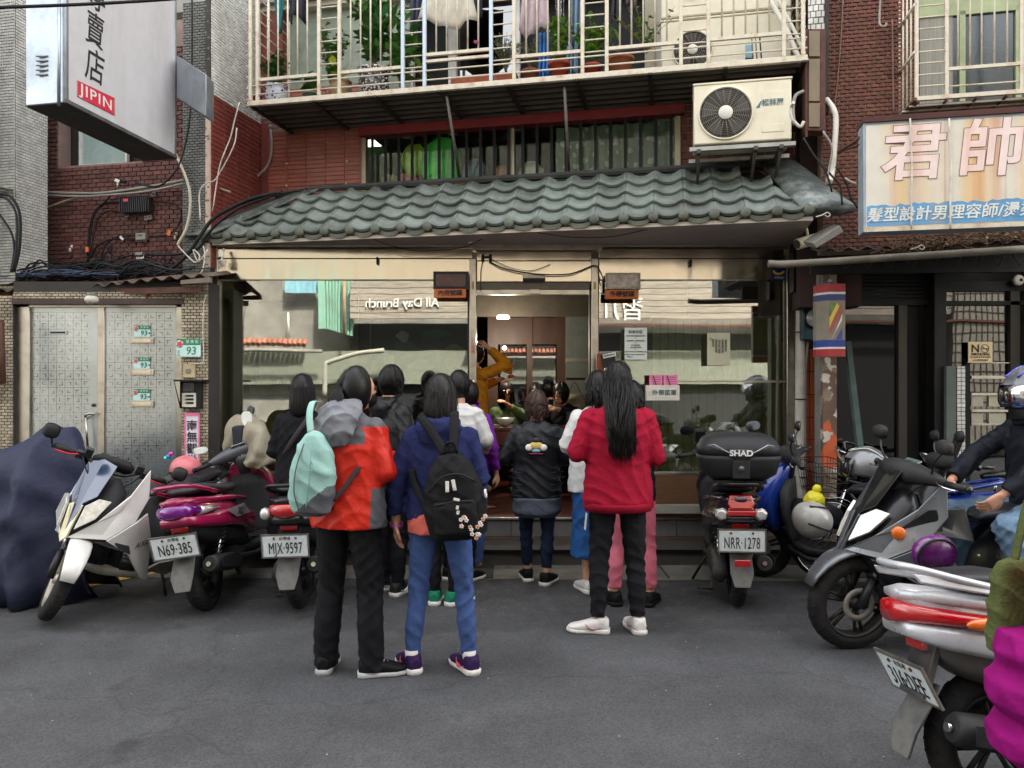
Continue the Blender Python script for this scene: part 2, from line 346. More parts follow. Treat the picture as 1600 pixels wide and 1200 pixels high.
# GROUND
def asphalt():
 m=M('asphalt',(72,73,75),.86,world=True,scale=1.3,var=.26,dirt=(54,54,55),dirt_amt=.75,dscale=1.1,spec=.25,bump=.0,detail=6)
 nt=m.node_tree;N=nt.nodes;L=nt.links;b=N['Principled BSDF'];src=b.inputs['Base Color'].links[0].from_socket
 ge=N.new('ShaderNodeNewGeometry').outputs['Position']
 vo=N.new('ShaderNodeTexVoronoi');vo.inputs['Scale'].default_value=120;L.new(ge,vo.inputs['Vector'])
 hs=N.new('ShaderNodeMapRange');L.new(vo.outputs['Color'],hs.inputs[0]);hs.inputs[3].default_value=.7;hs.inputs[4].default_value=1.35
 mu=N.new('ShaderNodeMixRGB');mu.blend_type='MULTIPLY';mu.inputs[0].default_value=1;L.new(src,mu.inputs[1]);L.new(hs.outputs[0],mu.inputs[2])
 sp=N.new('ShaderNodeSeparateXYZ');L.new(ge,sp.inputs[0])
 a=N.new('ShaderNodeMapRange');a.inputs[1].default_value=4.6;a.inputs[2].default_value=5.5;L.new(sp.outputs[1],a.inputs[0])
 nz=N.new('ShaderNodeTexNoise');nz.inputs['Scale'].default_value=9;nz.inputs['Detail'].default_value=8;nz.inputs['Roughness'].default_value=.8;L.new(ge,nz.inputs['Vector'])
 r=N.new('ShaderNodeMapRange');r.inputs[1].default_value=.52;r.inputs[2].default_value=.72;L.new(nz.outputs[0],r.inputs[0])
 mm=N.new('ShaderNodeMath');mm.operation='MULTIPLY';L.new(a.outputs[0],mm.inputs[0]);L.new(r.outputs[0],mm.inputs[1])
 m2=N.new('ShaderNodeMath');m2.operation='MULTIPLY';m2.inputs[1].default_value=.55;L.new(mm.outputs[0],m2.inputs[0])
 mx=N.new('ShaderNodeMixRGB');mx.inputs[2].default_value=srgb((128,122,110))+(1,);L.new(m2.outputs[0],mx.inputs[0]);L.new(mu.outputs[0],mx.inputs[1])
 v2=N.new('ShaderNodeTexVoronoi');v2.inputs['Scale'].default_value=7;L.new(ge,v2.inputs['Vector'])
 r3=N.new('ShaderNodeMapRange');r3.inputs[1].default_value=.035;r3.inputs[2].default_value=.02;L.new(v2.outputs['Distance'],r3.inputs[0])
 mx2=N.new('ShaderNodeMixRGB');mx2.inputs[2].default_value=srgb((170,168,160))+(1,);L.new(r3.outputs[0],mx2.inputs[0]);L.new(mx.outputs[0],mx2.inputs[1]);L.new(mx2.outputs[0],b.inputs['Base Color'])
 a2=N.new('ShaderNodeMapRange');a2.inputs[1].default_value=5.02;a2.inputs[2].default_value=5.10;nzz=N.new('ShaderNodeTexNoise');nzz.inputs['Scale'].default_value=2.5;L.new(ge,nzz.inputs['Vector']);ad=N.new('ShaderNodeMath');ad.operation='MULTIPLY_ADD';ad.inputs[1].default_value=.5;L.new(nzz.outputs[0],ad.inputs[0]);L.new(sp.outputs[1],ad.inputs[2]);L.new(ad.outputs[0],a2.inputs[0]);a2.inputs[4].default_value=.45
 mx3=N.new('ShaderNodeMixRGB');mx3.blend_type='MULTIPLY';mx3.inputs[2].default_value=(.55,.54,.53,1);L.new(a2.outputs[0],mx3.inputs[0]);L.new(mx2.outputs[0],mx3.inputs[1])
 dn=N.new('ShaderNodeTexNoise');dn.inputs['Scale'].default_value=3;L.new(ge,dn.inputs['Vector']);av=N.new('ShaderNodeMixRGB');av.inputs[0].default_value=.25;L.new(ge,av.inputs[1]);L.new(dn.outputs['Color'],av.inputs[2])
 vc=N.new('ShaderNodeTexVoronoi');vc.feature='DISTANCE_TO_EDGE';vc.inputs['Scale'].default_value=.55;L.new(av.outputs[0],vc.inputs['Vector']);rc=N.new('ShaderNodeMapRange');rc.inputs[1].default_value=.006;rc.inputs[2].default_value=.001;rc.inputs[4].default_value=.2;L.new(vc.outputs['Distance'],rc.inputs[0])
 mx4=N.new('ShaderNodeMixRGB');mx4.inputs[2].default_value=(.012,.012,.012,1);L.new(rc.outputs[0],mx4.inputs[0]);L.new(mx3.outputs[0],mx4.inputs[1]);L.new(mx4.outputs[0],b.inputs['Base Color'])
 os_=N.new('ShaderNodeTexNoise');os_.inputs['Scale'].default_value=2.6;os_.inputs['Detail'].default_value=3;L.new(ge,os_.inputs['Vector']);ro=N.new('ShaderNodeMapRange');ro.inputs[1].default_value=.64;ro.inputs[2].default_value=.72;ro.inputs[4].default_value=.5;L.new(os_.outputs[0],ro.inputs[0]);mx5=N.new('ShaderNodeMixRGB');mx5.inputs[2].default_value=(.02,.019,.018,1);L.new(ro.outputs[0],mx5.inputs[0]);L.new(mx4.outputs[0],mx5.inputs[1]);L.new(mx5.outputs[0],b.inputs['Base Color'])
 v3=N.new('ShaderNodeTexVoronoi');v3.inputs['Scale'].default_value=150;L.new(ge,v3.inputs['Vector'])
 bp=N.new('ShaderNodeBump');bp.inputs['Strength'].default_value=.6;bp.inputs['Distance'].default_value=.004;L.new(v3.outputs['Distance'],bp.inputs['Height']);L.new(bp.outputs[0],b.inputs['Normal'])
 return m
g=MB();g.add([(-70,-60,0),(70,-60,0),(70,80,0),(-70,80,0)],[(0,1,2,3)])
tag(g.build('road',asphalt()),kind='structure',label='dark grey asphalt street')
g=MB();yy=[6.12,6.10,6.14,6.08,6.11]
g.add([(-7.5,6.05,.004),(-3.0,6.15,.004),(0,6.09,.004),(2.6,6.02,.004),(7.5,5.9,.004),(7.5,7.3,.004),(-7.5,7.3,.004)],[(0,1,2,3,4,5,6)])
tag(g.build('gutter_strip',M('gutter',(104,100,92),.9,world=True,scale=6,var=.3,dirt=(56,52,46),dscale=4,bump=.5)),kind='structure')
g=MB()
for i in range(9):
 x=-6.5+i*1.55
 g.box((x,6.34,.008),(.012 if i%2 else.3,.44,.006))
tag(g.build('drain_joint',M('joint',(44,42,38),.95)),kind='structure')
a,b_=P(20,941,5.47),P(250,893,6.36);a.z=b_.z=.008;dv=(b_-a).normalized();nv=Vector((-dv.y,dv.x,0))*.05
g=MB();g.add([a-nv,b_-nv,b_+nv,a+nv],[(0,1,2,3)]);tag(g.build('painted_line',M('road_yellow',(198,152,46),.8,world=True,var=.3,scale=14,dirt=(110,96,60),dscale=12)),kind='structure')
# SHOP FRONT (parallel to the street edge, 7 m away)
D0=7.0;K=D0/F
def X(px):return(px-800)*K
def Z(py):return CH+(600-py)*K
def rect(px0,py0,px1,py1,d=D0):
 return[P(px0,py1,d),P(px1,py1,d),P(px1,py0,d),P(px0,py0,d)]
def fbox(b,px0,py0,px1,py1,d,dep):
 """box whose front face fills the picture rectangle at distance d"""
 b.slab(rect(px0,py0,px1,py1,d),(0,dep,0));return b
shop=thing('restaurant_front','stainless steel restaurant shop front with big glass windows under a tiled roof','shop front',(X(785),D0,0))
def part(b,name,mat,parent=shop,**k):return b.build(name,mat,parent,world=True,**k)
for(x0,x1)in((340,738),(936,1230)):
 part(fbox(MB(),x0,404.5,x1,437,D0,.1),'lintel_panel',steel,bevel=.003)
 part(fbox(MB(),x0,389,x1,403.5,D0,.1),'lintel_panel',steel,bevel=.003)
part(fbox(MB(),745,408,924,440,D0,.1),'lintel_panel',steel,bevel=.003)
part(fbox(MB(),745,393,924,407,D0,.1),'lintel_panel',steel,bevel=.003)
part(fbox(MB(),738,381,941,391,D0-.03,.12),'roller_hood',steel_plain,bevel=.004)
b=fbox(MB(),743,441,925,452,D0+.02,.1);part(b,'shutter_slat',M('slat_dark',(86,82,76),.4,metal=.6))
part(fbox(MB(),743,453,925,460,D0+.03,.08),'shutter_bar',steel_plain)
b=fbox(MB(),828,452,843,459,D0+.01,.02);part(b,'lock_plate',steel_plain,bevel=.002)
for(x0,x1,t)in((327,340,383),(733.5,744,404),(924,935,404),(1230,1243,386)):
 part(fbox(MB(),x0,t,x1,806,D0-.012,.13),'steel_post',steel_plain,bevel=.004)
 part(fbox(MB(),x0+11 if x0<700 else x0-3,t+40,(x0+14 if x0<700 else x0),742,D0+.02,.08),'glass_bead',frame_dark)
for jx in(739,929.5):
 part(fbox(MB(),jx-2,440,jx+2,452,D0-.016,.006),'latch_plate',M('brass',(150,130,90),.4,metal=.8))
gl=glassmat('shop_glass',.37,(235,240,228),.012,.7,wav=.04)
for(x0,x1,y1)in((341,733,742),(936,1228,742)):
 o=part(fbox(MB(),x0,438,x1,y1,D0+.04,.01),'window_glass',gl)
part(fbox(MB(),341,742,733,788,D0,.1),'stall_riser',wood_dark);part(fbox(MB(),936,742,1229,788,D0,.1),'stall_riser',M('brown_panel',(92,62,38),.5,world=True,var=.25,stretch=(1,1,4)))
part(fbox(MB(),1030,594.5,1228,597.5,D0+.0,.02),'glass_rail',steel_plain)
part(fbox(MB(),341,738.5,733,742,D0-.004,.05),'window_sill',steel_plain);part(fbox(MB(),936,738.5,1228,742,D0-.004,.05),'window_sill',steel_plain)
st=thing('entrance_steps','two low tiled steps with a steel nosing below the restaurant door','steps',(X(785),6.8,0))
part(MB().box((X(785),6.98,Z(809)),(5.25,.05,.018)),'step_nosing',M('nosing',(190,186,176),.3,metal=.9),st,bevel=.003)
stile=M('step_tile',(104,102,98),.55,world=True,rnd=.06,var=.12,dirt=(70,64,58),dscale=3)
zt=Z(811.5);zl=.135
pieces(st,'riser_tile',stile,(X(335),7.0,zl+.03),(1,0,0),X(1243)-X(335),zt-zl-.03,.30,zt-zl-.03,.004,.02,0,jit=0,bev=.01)
part(MB().box((X(789),7.03,(zt+zl)/2),(5.3,.04,zt-zl-.004)),'riser_core',concrete_dark,st)
part(MB().box((X(789),6.97,zl+.014),(5.3,.03,.03)),'brown_trim',M('trim_brown',(96,74,60),.5,world=True),st)
part(MB().box((X(789),6.82,zl/2-.002),(5.35,.5,zl)),'lower_step',concrete_dark,st,bevel=.006)
part(MB().box((X(789),6.565,zl-.014),(5.36,.02,.03)),'step_edge',black_paint,st)
part(MB().box((X(1090),6.93,Z(793)),(X(1243)-X(940),.1,.07)),'pale_ledge',M('pale_ledge',(150,148,136),.5,world=True),st)
# interior
room=thing('dining_room','dim dining room behind the open doorway with a dark wood floor','room',(X(785),9,.33))
zf=Z(808)-.01
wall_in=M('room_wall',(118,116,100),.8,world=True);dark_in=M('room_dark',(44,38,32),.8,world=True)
part(MB().box((X(785),9.2,zf-.02),(5.3,4.3,.04)),'room_floor',wood_red,room)
for i in range(9):
 part(MB().box((X(785),7.12+i*.14,zf+.002),(5.2,.13,.006)),'floor_plank',wood_red,room,bevel=.002)
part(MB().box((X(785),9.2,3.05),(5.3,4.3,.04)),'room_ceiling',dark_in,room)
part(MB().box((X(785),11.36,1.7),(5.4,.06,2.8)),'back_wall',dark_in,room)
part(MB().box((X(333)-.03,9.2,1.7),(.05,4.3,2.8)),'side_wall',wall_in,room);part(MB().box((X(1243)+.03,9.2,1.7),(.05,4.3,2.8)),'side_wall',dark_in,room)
part(MB().slab([P(345,592,8.3),P(560,592,8.3),P(560,437,8.3),P(345,437,8.3)],(0,.04,0)),'partition',M('pale_green_wall',(186,194,170),.85,world=True),room)
part(MB().slab([P(345,760,8.2),P(560,760,8.2),P(560,617,8.2),P(345,617,8.2)],(0,.04,0)),'dado_panel',M('straw_wall',(196,184,140),.85,world=True,var=.2),room)
part(MB().box((P(455,600,8.1).x,8.1,P(0,608,8.1).z),(1.35,.24,.1)),'wall_shelf',M('shelf_pale',(206,202,176),.6,world=True),room)
for i in range(11):
 q=P(402+i*5,606,7.98);o=part(MB().lathe([(.012,0),(.015,.09),(.015,.1+.004*(i%3))],(q.x,q.y,q.z+.01),n=8),'paper_cup',plastic_white,None)if False else MB().lathe([(.013,0),(.018,.085+.004*(i%3))],(0,0,0),n=10).build('paper_cup',plastic_white)
 o.location=(q.x,q.y,P(0,608,8.1).z+.052);tag(o,'white paper cup, %s from the steel post in the shelf row'%'first second third fourth fifth sixth seventh eighth ninth tenth last'.split()[i],'cup','row of white paper cups on the shelf')
di=9.4
for(x0,x1)in((762,778),(823,832),(870,884)):
 part(fbox(MB(),x0,495,x1,700,di,.1),'timber_post',wood_dark,room)
part(fbox(MB(),700,455,940,494,di-.5,.08),'timber_beam',M('beam_wall',(72,66,56),.8,world=True),room)
part(fbox(MB(),778,496,870,538,di+.02,.05),'transom',wood_dark,room)
mir=glassmat('inner_glass',.35,(200,200,200),.01,.9)
for(x0,x1)in((784,822),(832,868)):
 part(fbox(MB(),x0,540,x1,640,di+.03,.01),'inner_pane',mir,room)
 part(fbox(MB(),x0-2,538,x0,642,di+.01,.04),'pane_frame',wood_dark,room)
part(fbox(MB(),884,495,930,690,di-.2,.05),'inner_wall',M('grey_wall_in',(86,92,88),.8,world=True),room)
part(fbox(MB(),778,640,870,700,di+.02,.05),'wainscot',wood_dark,room)
lp=thing('ceiling_lamp','small round lit lamp on the dark restaurant ceiling','lamp',P(786,498,8.6))
MB().lathe([(.0,0),(.07,.0),(.075,.02),(.06,.04)],(0,0,0),n=16).build('lamp_shade',M('lamp_lit',(255,244,220),.5,emit=.8),lp)
la=bpy.data.lights.new('lamp_light','POINT');la.energy=7;la.color=(1,.86,.66);la.shadow_soft_size=.02
lo=bpy.data.objects.new('lamp_light',la);COL.objects.link(lo);lo.parent=lp;lo.location=(0,0,-.25)
tb=thing('dining_table','long dark red wooden table just inside the doorway','table',(X(820),8.1,zf))
part(MB().box((P(815,668,8.1).x,8.1,1.09),(1.25,.55,.04)),'tabletop',wood_red,tb,bevel=.005)
part(MB().box((P(815,668,8.1).x,7.85,1.0),(1.2,.03,.13)),'apron',wood_red,tb)
for(dx,dy)in((-.56,-.22),(.56,-.22),(-.56,.22),(.56,.22)):part(MB().box((P(815,668,8.1).x+dx,8.1+dy,(1.07+zf)/2),(.06,.06,1.07-zf)),'leg',wood_red,tb)
bw=MB().lathe([(.03,0),(.04,.005),(.085,.05),(.1,.085),(.095,.085),(.07,.04),(.0,.02)],n=20).build('soup_bowl',M('china',(214,212,204),.25));bw.location=(P(789,665,8.0).x,8.0,1.112);tag(bw,'white china soup bowl in front of the woman in green','bowl')
for i,(px,lab)in enumerate(((808,'small white sauce dish beside the soup bowl'),(776,'small white spoon dish to the west of the soup bowl'))):
 q=MB().lathe([(.02,0),(.045,.018),(.04,.018),(.0,.006)],n=14).build('sauce_dish',M('china',0));q.location=(P(px,665,7.95).x,7.95,1.112);tag(q,lab,'dish')
bl=thing('vertical_blind','pale olive slatted blind hanging inside the window','blind',(X(1120),7.3,1.3))
blm=M('blind_olive',(196,194,150),.8,world=True,var=.08)
for i in range(17):
 x0=1020+i*12.2
 part(MB().slab([P(x0,742,7.25),P(x0+11.4,742,7.27),P(x0+11.4,500,7.27),P(x0,500,7.25)],(0,.006,0)),'blind_slat',blm,bl)
part(MB().box((P(1122,497,7.27).x,7.27,P(0,497,7.27).z),(1.28,.05,.04)),'head_rail',white_paint,bl)
for(px,py,c,lab)in((367,690,(92,30,30),'maroon rounded chair back behind the window beside the steel post'),(560,700,(70,34,30),'dark maroon chair back behind the people in the window')):
 t=thing('dining_chair',lab,'chair',(P(px,0,7.7).x,7.7,zf));cm=M('chair%d'%px,c,.5)
 MB().loft([((0,0,.45),.17,.025,3,(1,0,0),(0,1,0)),((0,.01,.7),.2,.03,3,(1,0,0),(0,1,0)),((0,.03,.92),.19,.028,2.5,(1,0,0),(0,1,0)),((0,.04,1.0),.12,.02,2,(1,0,0),(0,1,0))]).build('backrest',cm,t)
 MB().box((0,-.2,.45),(.4,.4,.05)).build('seat',cm,t,bevel=.01)
 for(dx,dy)in((-.17,0),(.17,0),(-.17,-.36),(.17,-.36)):MB().box((dx,dy,.215),(.035,.035,.43)).build('leg',cm,t)
tb=thing('side_table','small dark table with dishes behind the window glass','table',(P(420,0,7.5).x,7.5,zf))
MB().box((0,0,.72),(.9,.45,.035)).build('tabletop',wood_dark,tb);
for(dx,dy)in((-.4,-.18),(.4,-.18),(-.4,.18),(.4,.18)):MB().box((dx,dy,.35),(.04,.04,.7)).build('leg',wood_dark,tb)
pm=MB().slab([P(585,584,7.5),P(732,584,7.5),P(732,502,7.5),P(585,502,7.5)],(0,.03,0))
sc_=thing('menu_poster','dark food poster with green leaves behind the window glass','poster',P(658,545,7.5));part(pm,'poster_board',M('poster_dark',(26,40,36),.3,world=True),sc_)
for i,(x0,y0,x1,y1,c)in enumerate(((640,560,676,580,(110,128,134)),(612,530,650,562,(40,84,40)),(655,515,700,530,(36,92,60)),(690,540,728,578,(112,104,30)),(620,518,640,534,(150,160,158)))):
 q=MB();pts=[P((x0+x1)/2+(x1-x0)/2*math.cos(a_)*(1+.25*math.sin(3*a_+i)),(y0+y1)/2+(y1-y0)/2*math.sin(a_)*(1+.2*math.cos(2*a_+i)),7.496-i*.0004)for a_ in np.linspace(0,6.283,18)[:-1]]
 q.slab(pts,(0,.0003,0));part(q,'printed_picture',M('pp%d'%i,c,.5),sc_)
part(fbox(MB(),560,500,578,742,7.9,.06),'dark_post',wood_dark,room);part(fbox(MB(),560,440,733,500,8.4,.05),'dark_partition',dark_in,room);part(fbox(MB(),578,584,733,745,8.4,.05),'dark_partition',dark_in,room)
q=fbox(MB(),600,556,615,592,7.3,.02);part(q,'bottle_stand',steel_plain,room)
part(fbox(MB(),936,505,1020,742,8.2,.05),'dark_partition',dark_in,room);part(fbox(MB(),885,560,930,566,8.6,.2),'rack_shelf',steel_plain,room);part(fbox(MB(),885,590,930,594,8.6,.2),'rack_shelf',wood_dark,room)
# SIGNS ON THE SHOP FRONT
def plate(px0,py0,px1,py1,d,dep,name,mat,parent,bevel=.002):return part(fbox(MB(),px0,py0,px1,py1,d,dep),name,mat,parent,bevel=bevel)
org=M('orange_board',(176,96,44),.6,var=.12);scr=M('screen_dark',(66,40,36),.25,var=.3)
n1=thing('number_display','dark call number display with an orange board reading 內用號碼','sign',P(704,440,6.9))
plate(677,424,732,452,6.88,.07,'screen_case',plastic_black,n1);plate(681,428,728,448,6.872,.01,'screen',scr,n1);plate(678,451.5,728,465,6.87,.05,'name_board',org,n1)
text('內用號碼',.055,P(703,458,6.866),FBASIS,ink,n1,True,bold=.0008)
for x in(690,707):plate(x,432,x+2,445,6.871,.002,'digit_bar',M('digit',(110,40,34),.5),n1)
n2=thing('number_display','call number display wrapped in clear film with an orange board reading 外帶號碼','sign',P(973,440,6.9))
plate(947,426,1001,452,6.86,.09,'screen_case',M('film_grey',(150,138,126),.2,var=.3,scale=30,bump=.6,bscale=25),n2,.006);plate(950,429,997,449,6.856,.01,'plastic_film',M('film_pale',(170,160,150),.12,var=.35,scale=25,bump=1.,bscale=18),n2);plate(946,453,998,467,6.85,.05,'name_board',org,n2)
text('外帶號碼',.055,P(972,460,6.846),FBASIS,ink,n2,True,bold=.0008)
def notice(name,px0,py0,px1,py1,d,label,col,lines,cat='notice',vertical=False,title=None):
 t=thing(name,label,cat,P((px0+px1)/2,(py0+py1)/2,d));plate(px0,py0,px1,py1,d,.004,'sheet',M(name+'_paper',col,.7,var=.05),t,.0008)
 for(s,px,py,sz)in lines:text(s,sz,P(px,py,d-.003),FBASIS,ink_soft if sz<.03 else ink,t,True,ext=.0006,vertical=vertical,spacing=.8 if vertical else 1.)
 return t
notice('takeout_notice',976,512,1011,562,6.93,'white laminated notice with an ordering flow chart taped on the glass',(206,212,206),[('取餐流程',993,519,.032),('先行點餐後請領取號碼牌',993,525,.0155),('▼',993,529,.012),('依號碼牌入座等候叫號',993,532.5,.0155),('▼',993,536,.012),('叫到號碼時',993,539.5,.0165),('請至櫃台取餐',993,543,.0165),('▼',993,546,.012),('請勿站立於門口以免影響他人進出',993,549.5,.0155),('※號碼顯示器顯示之號碼如未領取',991,554,.0125),('敬請稍候',984,557.5,.0125)])
notice('poem_notice',1105,520,1141,571,6.93,'cream paper with vertical handwritten columns in the window',(200,198,172),[('感謝您的蒞臨',1134,540,.022),('為維護用餐品質',1129,541,.022),('請勿在門口聚集',1124,542,.022),('等待時請勿喧嘩',1119,541,.022),('敬請見諒',1114,536,.022),('感恩',1110,530,.014)],vertical=True)
ob=thing('order_slip_box','white box holding pink order slips with a 外帶 label','box',P(1040,610,6.9))
plate(1010,602,1062,626,6.86,.07,'holder',plastic_white,ob,.004);plate(1020,607,1056,621,6.857,.003,'label_card',paper,ob)
text('外帶菜單',.055,P(1038,614,6.852),FBASIS,ink_soft,ob,True)
for(x0,x1)in((1015,1035),(1037,1059)):
 plate(x0,586,x1,606,6.9,.02,'pink_slip_stack',M('pink_paper',(226,128,170),.7,var=.06),ob)
 for k in range(4):plate(x0+2+k*.7,589+k*3.5,x1-3+k*.5,589.7+k*3.5,6.8985,.001,'ruled_line',ink,ob,0)
 part(MB().tube([P(x0+5,586,6.896),P(x0+9,598,6.896),P(x0+12,606,6.896)],.003,5),'pen_cord',ink,ob)
pb=thing('menu_clip_board','tilted black menu clip board in a wooden holder beside the door post','board',P(950,565,6.85))
tilt=Matrix.Rotation(R(13),3,'Y')
part(MB().box(P(938,567,6.86),(.07,.05,.16)),'wooden_holder',M('holder_wood',(120,62,34),.6),pb,bevel=.003)
part(MB().box(P(951,564,6.8),(.12,.02,.14),rot=Euler((0,R(-12),0))),'board',plastic_black,pb,bevel=.003)
for(dy,h)in((551,.035),(572,.03)):part(MB().box(P(952 if dy==551 else 954,dy+4,6.785),(.115,.004,h),rot=Euler((0,R(-12),0))),'paper_strip',paper,pb)
text('菜單MENU',.022,P(952,555,6.78),(R(90),R(-12),0),ink,pb,True)
sk=thing('security_sticker','blue and yellow security sticker under the gutter end','sticker',P(1217,430,6.96))
plate(1206,418,1229,438,6.975,.006,'sticker_base',M('stick_blue',(32,44,104),.4),sk,0)
part(MB().tube([P(1217+8*math.cos(a_),423+5*math.sin(a_),6.972)for a_ in np.linspace(.2,3.3,9)],.01,6),'yellow_arc',M('stick_yel',(216,172,44),.4),sk);text('中興保全',.022,P(1217,434,6.972),FBASIS,paper,sk,True,ext=.0006)
def seccam(px,py,d,lab,rz,ln,r,m,down=.0):
 t=thing('security_camera',lab,'camera',P(px,py,d));dv=Vector((math.cos(rz),math.sin(rz),down)).normalized()
 q=MB();q.tube([-dv*ln/2,dv*ln/2],r,14);q.build('housing',m,t,bevel=.004);MB().tube([dv*(ln/2-.01),dv*(ln/2+.006)],r*.8,14).build('lens',plastic_black,t)
 MB().tube([(0,0,r),(0,.02,r+.05),(0,.06,r+.1)],.012,8).build('bracket',m,t);return t
seccam(346,409,6.85,'small white tubular camera hanging at the corner above the glass',R(250),.07,.025,plastic_white,.9)
seccam(1262,377,6.2,'cream box camera mounted under the roof corner',R(200),.22,.045,M('cam_cream',(196,186,156),.5),-.3)
t=thing('door_sensor','white and black automatic sensor above the doorway','sensor',P(834,434,6.97));plate(817,428.5,852,434.5,6.96,.04,'sensor_top',plastic_white,t);plate(817,434.5,852,438.5,6.955,.045,'sensor_eye',plastic_black,t)
t=thing('wall_plug','pair of black plug sockets on the steel lintel above the door','plug',P(760,402,6.97));plate(752,397,756.5,408,6.96,.04,'plug_body',plastic_black,t);plate(764,397,768.5,410,6.96,.04,'plug_body',plastic_black,t);plate(756,400,764,403,6.975,.02,'bridge',plastic_black,t)
def cable(name,pts,r,mat,label,cat='cable',group=None,n=5,seg=6):
 b=MB();b.tube(catmull(pts,n),r,seg);o=b.build(name,mat);return tag(o,label,cat,group)
cable('power_cord',[P(767,410,6.96),P(790,420,6.95),P(835,428,6.94),P(890,428,6.94),P(928,415,6.95),P(938,425,6.93),P(944,440,6.9)],.006,cable_black,'black cord drooping from the plug to the wrapped number display')
cable('power_cord',[P(768,405,6.965),P(800,419,6.96),P(830,423,6.96),P(860,413,6.96)],.003,cable_black,'thin black cord crossing the steel panel above the door')
cable('plug_lead',[P(754,409,6.97),P(751,425,6.97),P(751,455,6.97)],.003,cable_black,'thin lead hanging straight down from the first plug')
cable('eave_wire',[P(840,364,6.3),P(900,371,6.3),P(960,369,6.3),P(1030,354,6.2)],.0035,cable_black,'thin wire sagging under the roof edge east of the door')
cable('soffit_wire',[P(582,372,6.6),P(600,380,6.7),P(650,392,6.8),P(720,387,6.8),P(768,366,6.6)],.0035,cable_black,'thin wire sagging under the roof edge west of the door')
for(px,py,lab)in((590,408,'small black hook screwed into the western steel lintel'),(1079,412,'small black hook screwed into the eastern steel lintel')):
 t=MB();t.tube([(0,0,.03),(0,-.02,.03),(0,-.025,0),(0,-.01,-.03)],.008,6);t.box((0,0,0),(.02,.012,.06));o=t.build('wall_hook',plastic_black);o.location=P(px,py,6.985);tag(o,lab,'hook')
text('小心玻璃',.036,P(738.5,540,6.98),FBASIS,M('red_ink',(168,44,48),.6),shop,True,vertical=True,ext=.0006,name='post_lettering')
# TILED ROOF over the shop front (turned 12 degrees)
roof=thing('tiled_canopy_roof','grey green glazed tile canopy roof with round eave caps over the restaurant','roof',PU(790,355,6.31))
roofm=M('roof_tile',(100,109,102),.5,metal=.0,world=True,rnd=.24,var=.3,scale=6,coat=.1,dirt=(66,66,56),dirt_amt=.85,dscale=3.4,bump=.3,hue=.015)
capm=M('eave_cap',(88,92,80),.6,world=True,rnd=.08,dirt=(58,60,50),dscale=5)
EO,EZ,RO,RZ=6.31,2.85,6.87,3.345
cs=math.sqrt(1+T*T)
def RU(s,off,z):
 return Vector((0,off,z))+UD*s+Vector((0,0,0))
e0=XU(320,EO)*cs;e1=XU(1264,EO)*cs
ncol=23;pitch=(e1-e0)/(ncol-1)
rl=math.hypot((RO-EO)/cs,RZ-EZ);upv=(UB*((RO-EO)/cs)+Vector((0,0,RZ-EZ))).normalized();nrm=UD.cross(upv).normalized();nrm=nrm if nrm.z>0 else-nrm
nrow=4;rlen=rl/nrow
def eave(s):x=s/cs;return Vector((x,EO-T*x,EZ))
def wave(t):
 return.020*(math.cos(2*math.pi*t)*1.+.22*math.cos(4*math.pi*t))
tb_=MB();NS=10
for k,(ya,yb,lift)in enumerate(((0,rlen*1.12,.016),(0,rlen*1.12,.016))):
 pass
vs=[];
for(l,up_,th)in((0,.030,0),(rlen*1.1,0.0,0)):
 for i in range(NS+1):
  vs.append((pitch*i/NS,l,wave(i/NS)+up_))
for(l,up_)in((0,.022),(rlen*1.1,0)):
 for i in range(NS+1):vs.append((pitch*i/NS,l,wave(i/NS)+up_-.014))
n1_=NS+1;fs=[]
for i in range(NS):
 fs+=[(i,i+1,n1_+i+1,n1_+i),(2*n1_+i,3*n1_+i,3*n1_+i+1,2*n1_+i+1),(i,2*n1_+i,2*n1_+i+1,i+1)]
fs+=[(0,n1_,3*n1_,2*n1_),(NS,2*n1_+NS,3*n1_+NS,n1_+NS)]
tme=bpy.data.meshes.new('roof_tile');tme.from_pydata(vs,[],fs);tme.materials.append(roofm)
for i,p in enumerate(tme.polygons):p.use_smooth=(i%3<2 and i<3*NS)
tme.update()
B3=Matrix((UD,upv,nrm)).transposed()
for r in range(nrow):
 for c in range(ncol-1):
  if c<r-0 and r>0 and c<r*.95:continue
  if c>ncol-2-(1 if r>1 else 0)*(r-1)*.6:continue
  o=bpy.data.objects.new('roof_tile',tme);COL.objects.link(o)
  p=eave(e0+c*pitch)+upv*(r*rlen)+nrm*(.01+random.uniform(-.001,.002));m=(B3@Matrix.Rotation(random.uniform(-.012,.012),3,'Z'))
  o.location=p;o.rotation_euler=m.to_euler();child_world(o,roof)
b=MB();b.lathe([(.0,-.03),(.034,-.03),(.040,-.022),(.041,0),(.041,.02)],axis=(0,1,0),n=18);cme=b.data('eave_cap',capm)
for c in range(ncol):
 o=bpy.data.objects.new('eave_cap',cme);COL.objects.link(o);o.location=eave(e0+c*pitch)+UN*.012+Vector((0,0,.018));o.rotation_euler=(0,0,math.atan2(UD.y,UD.x));child_world(o,roof)
for c in range(ncol-1):
 b=MB();vs=[]
 for i in range(NS+1):
  for(dz,dn)in((0.008,0),(-.030,0),(-.030,.012),(0.008,.012)):
   vs.append(eave(e0+(c+i/NS)*pitch)+Vector((0,0,wave(i/NS)+dz))-UN*dn)
 fs=[(4*i+k,4*i+4+k,4*i+4+(k+1)%4,4*i+(k+1)%4)for i in range(NS)for k in range(4)]
 b.add(vs,fs,smooth=False);part(b,'eave_lip',capm,roof)
L0,L1=eave(e0-.05),eave(e1+.05);up_=upv*(rl+.02)
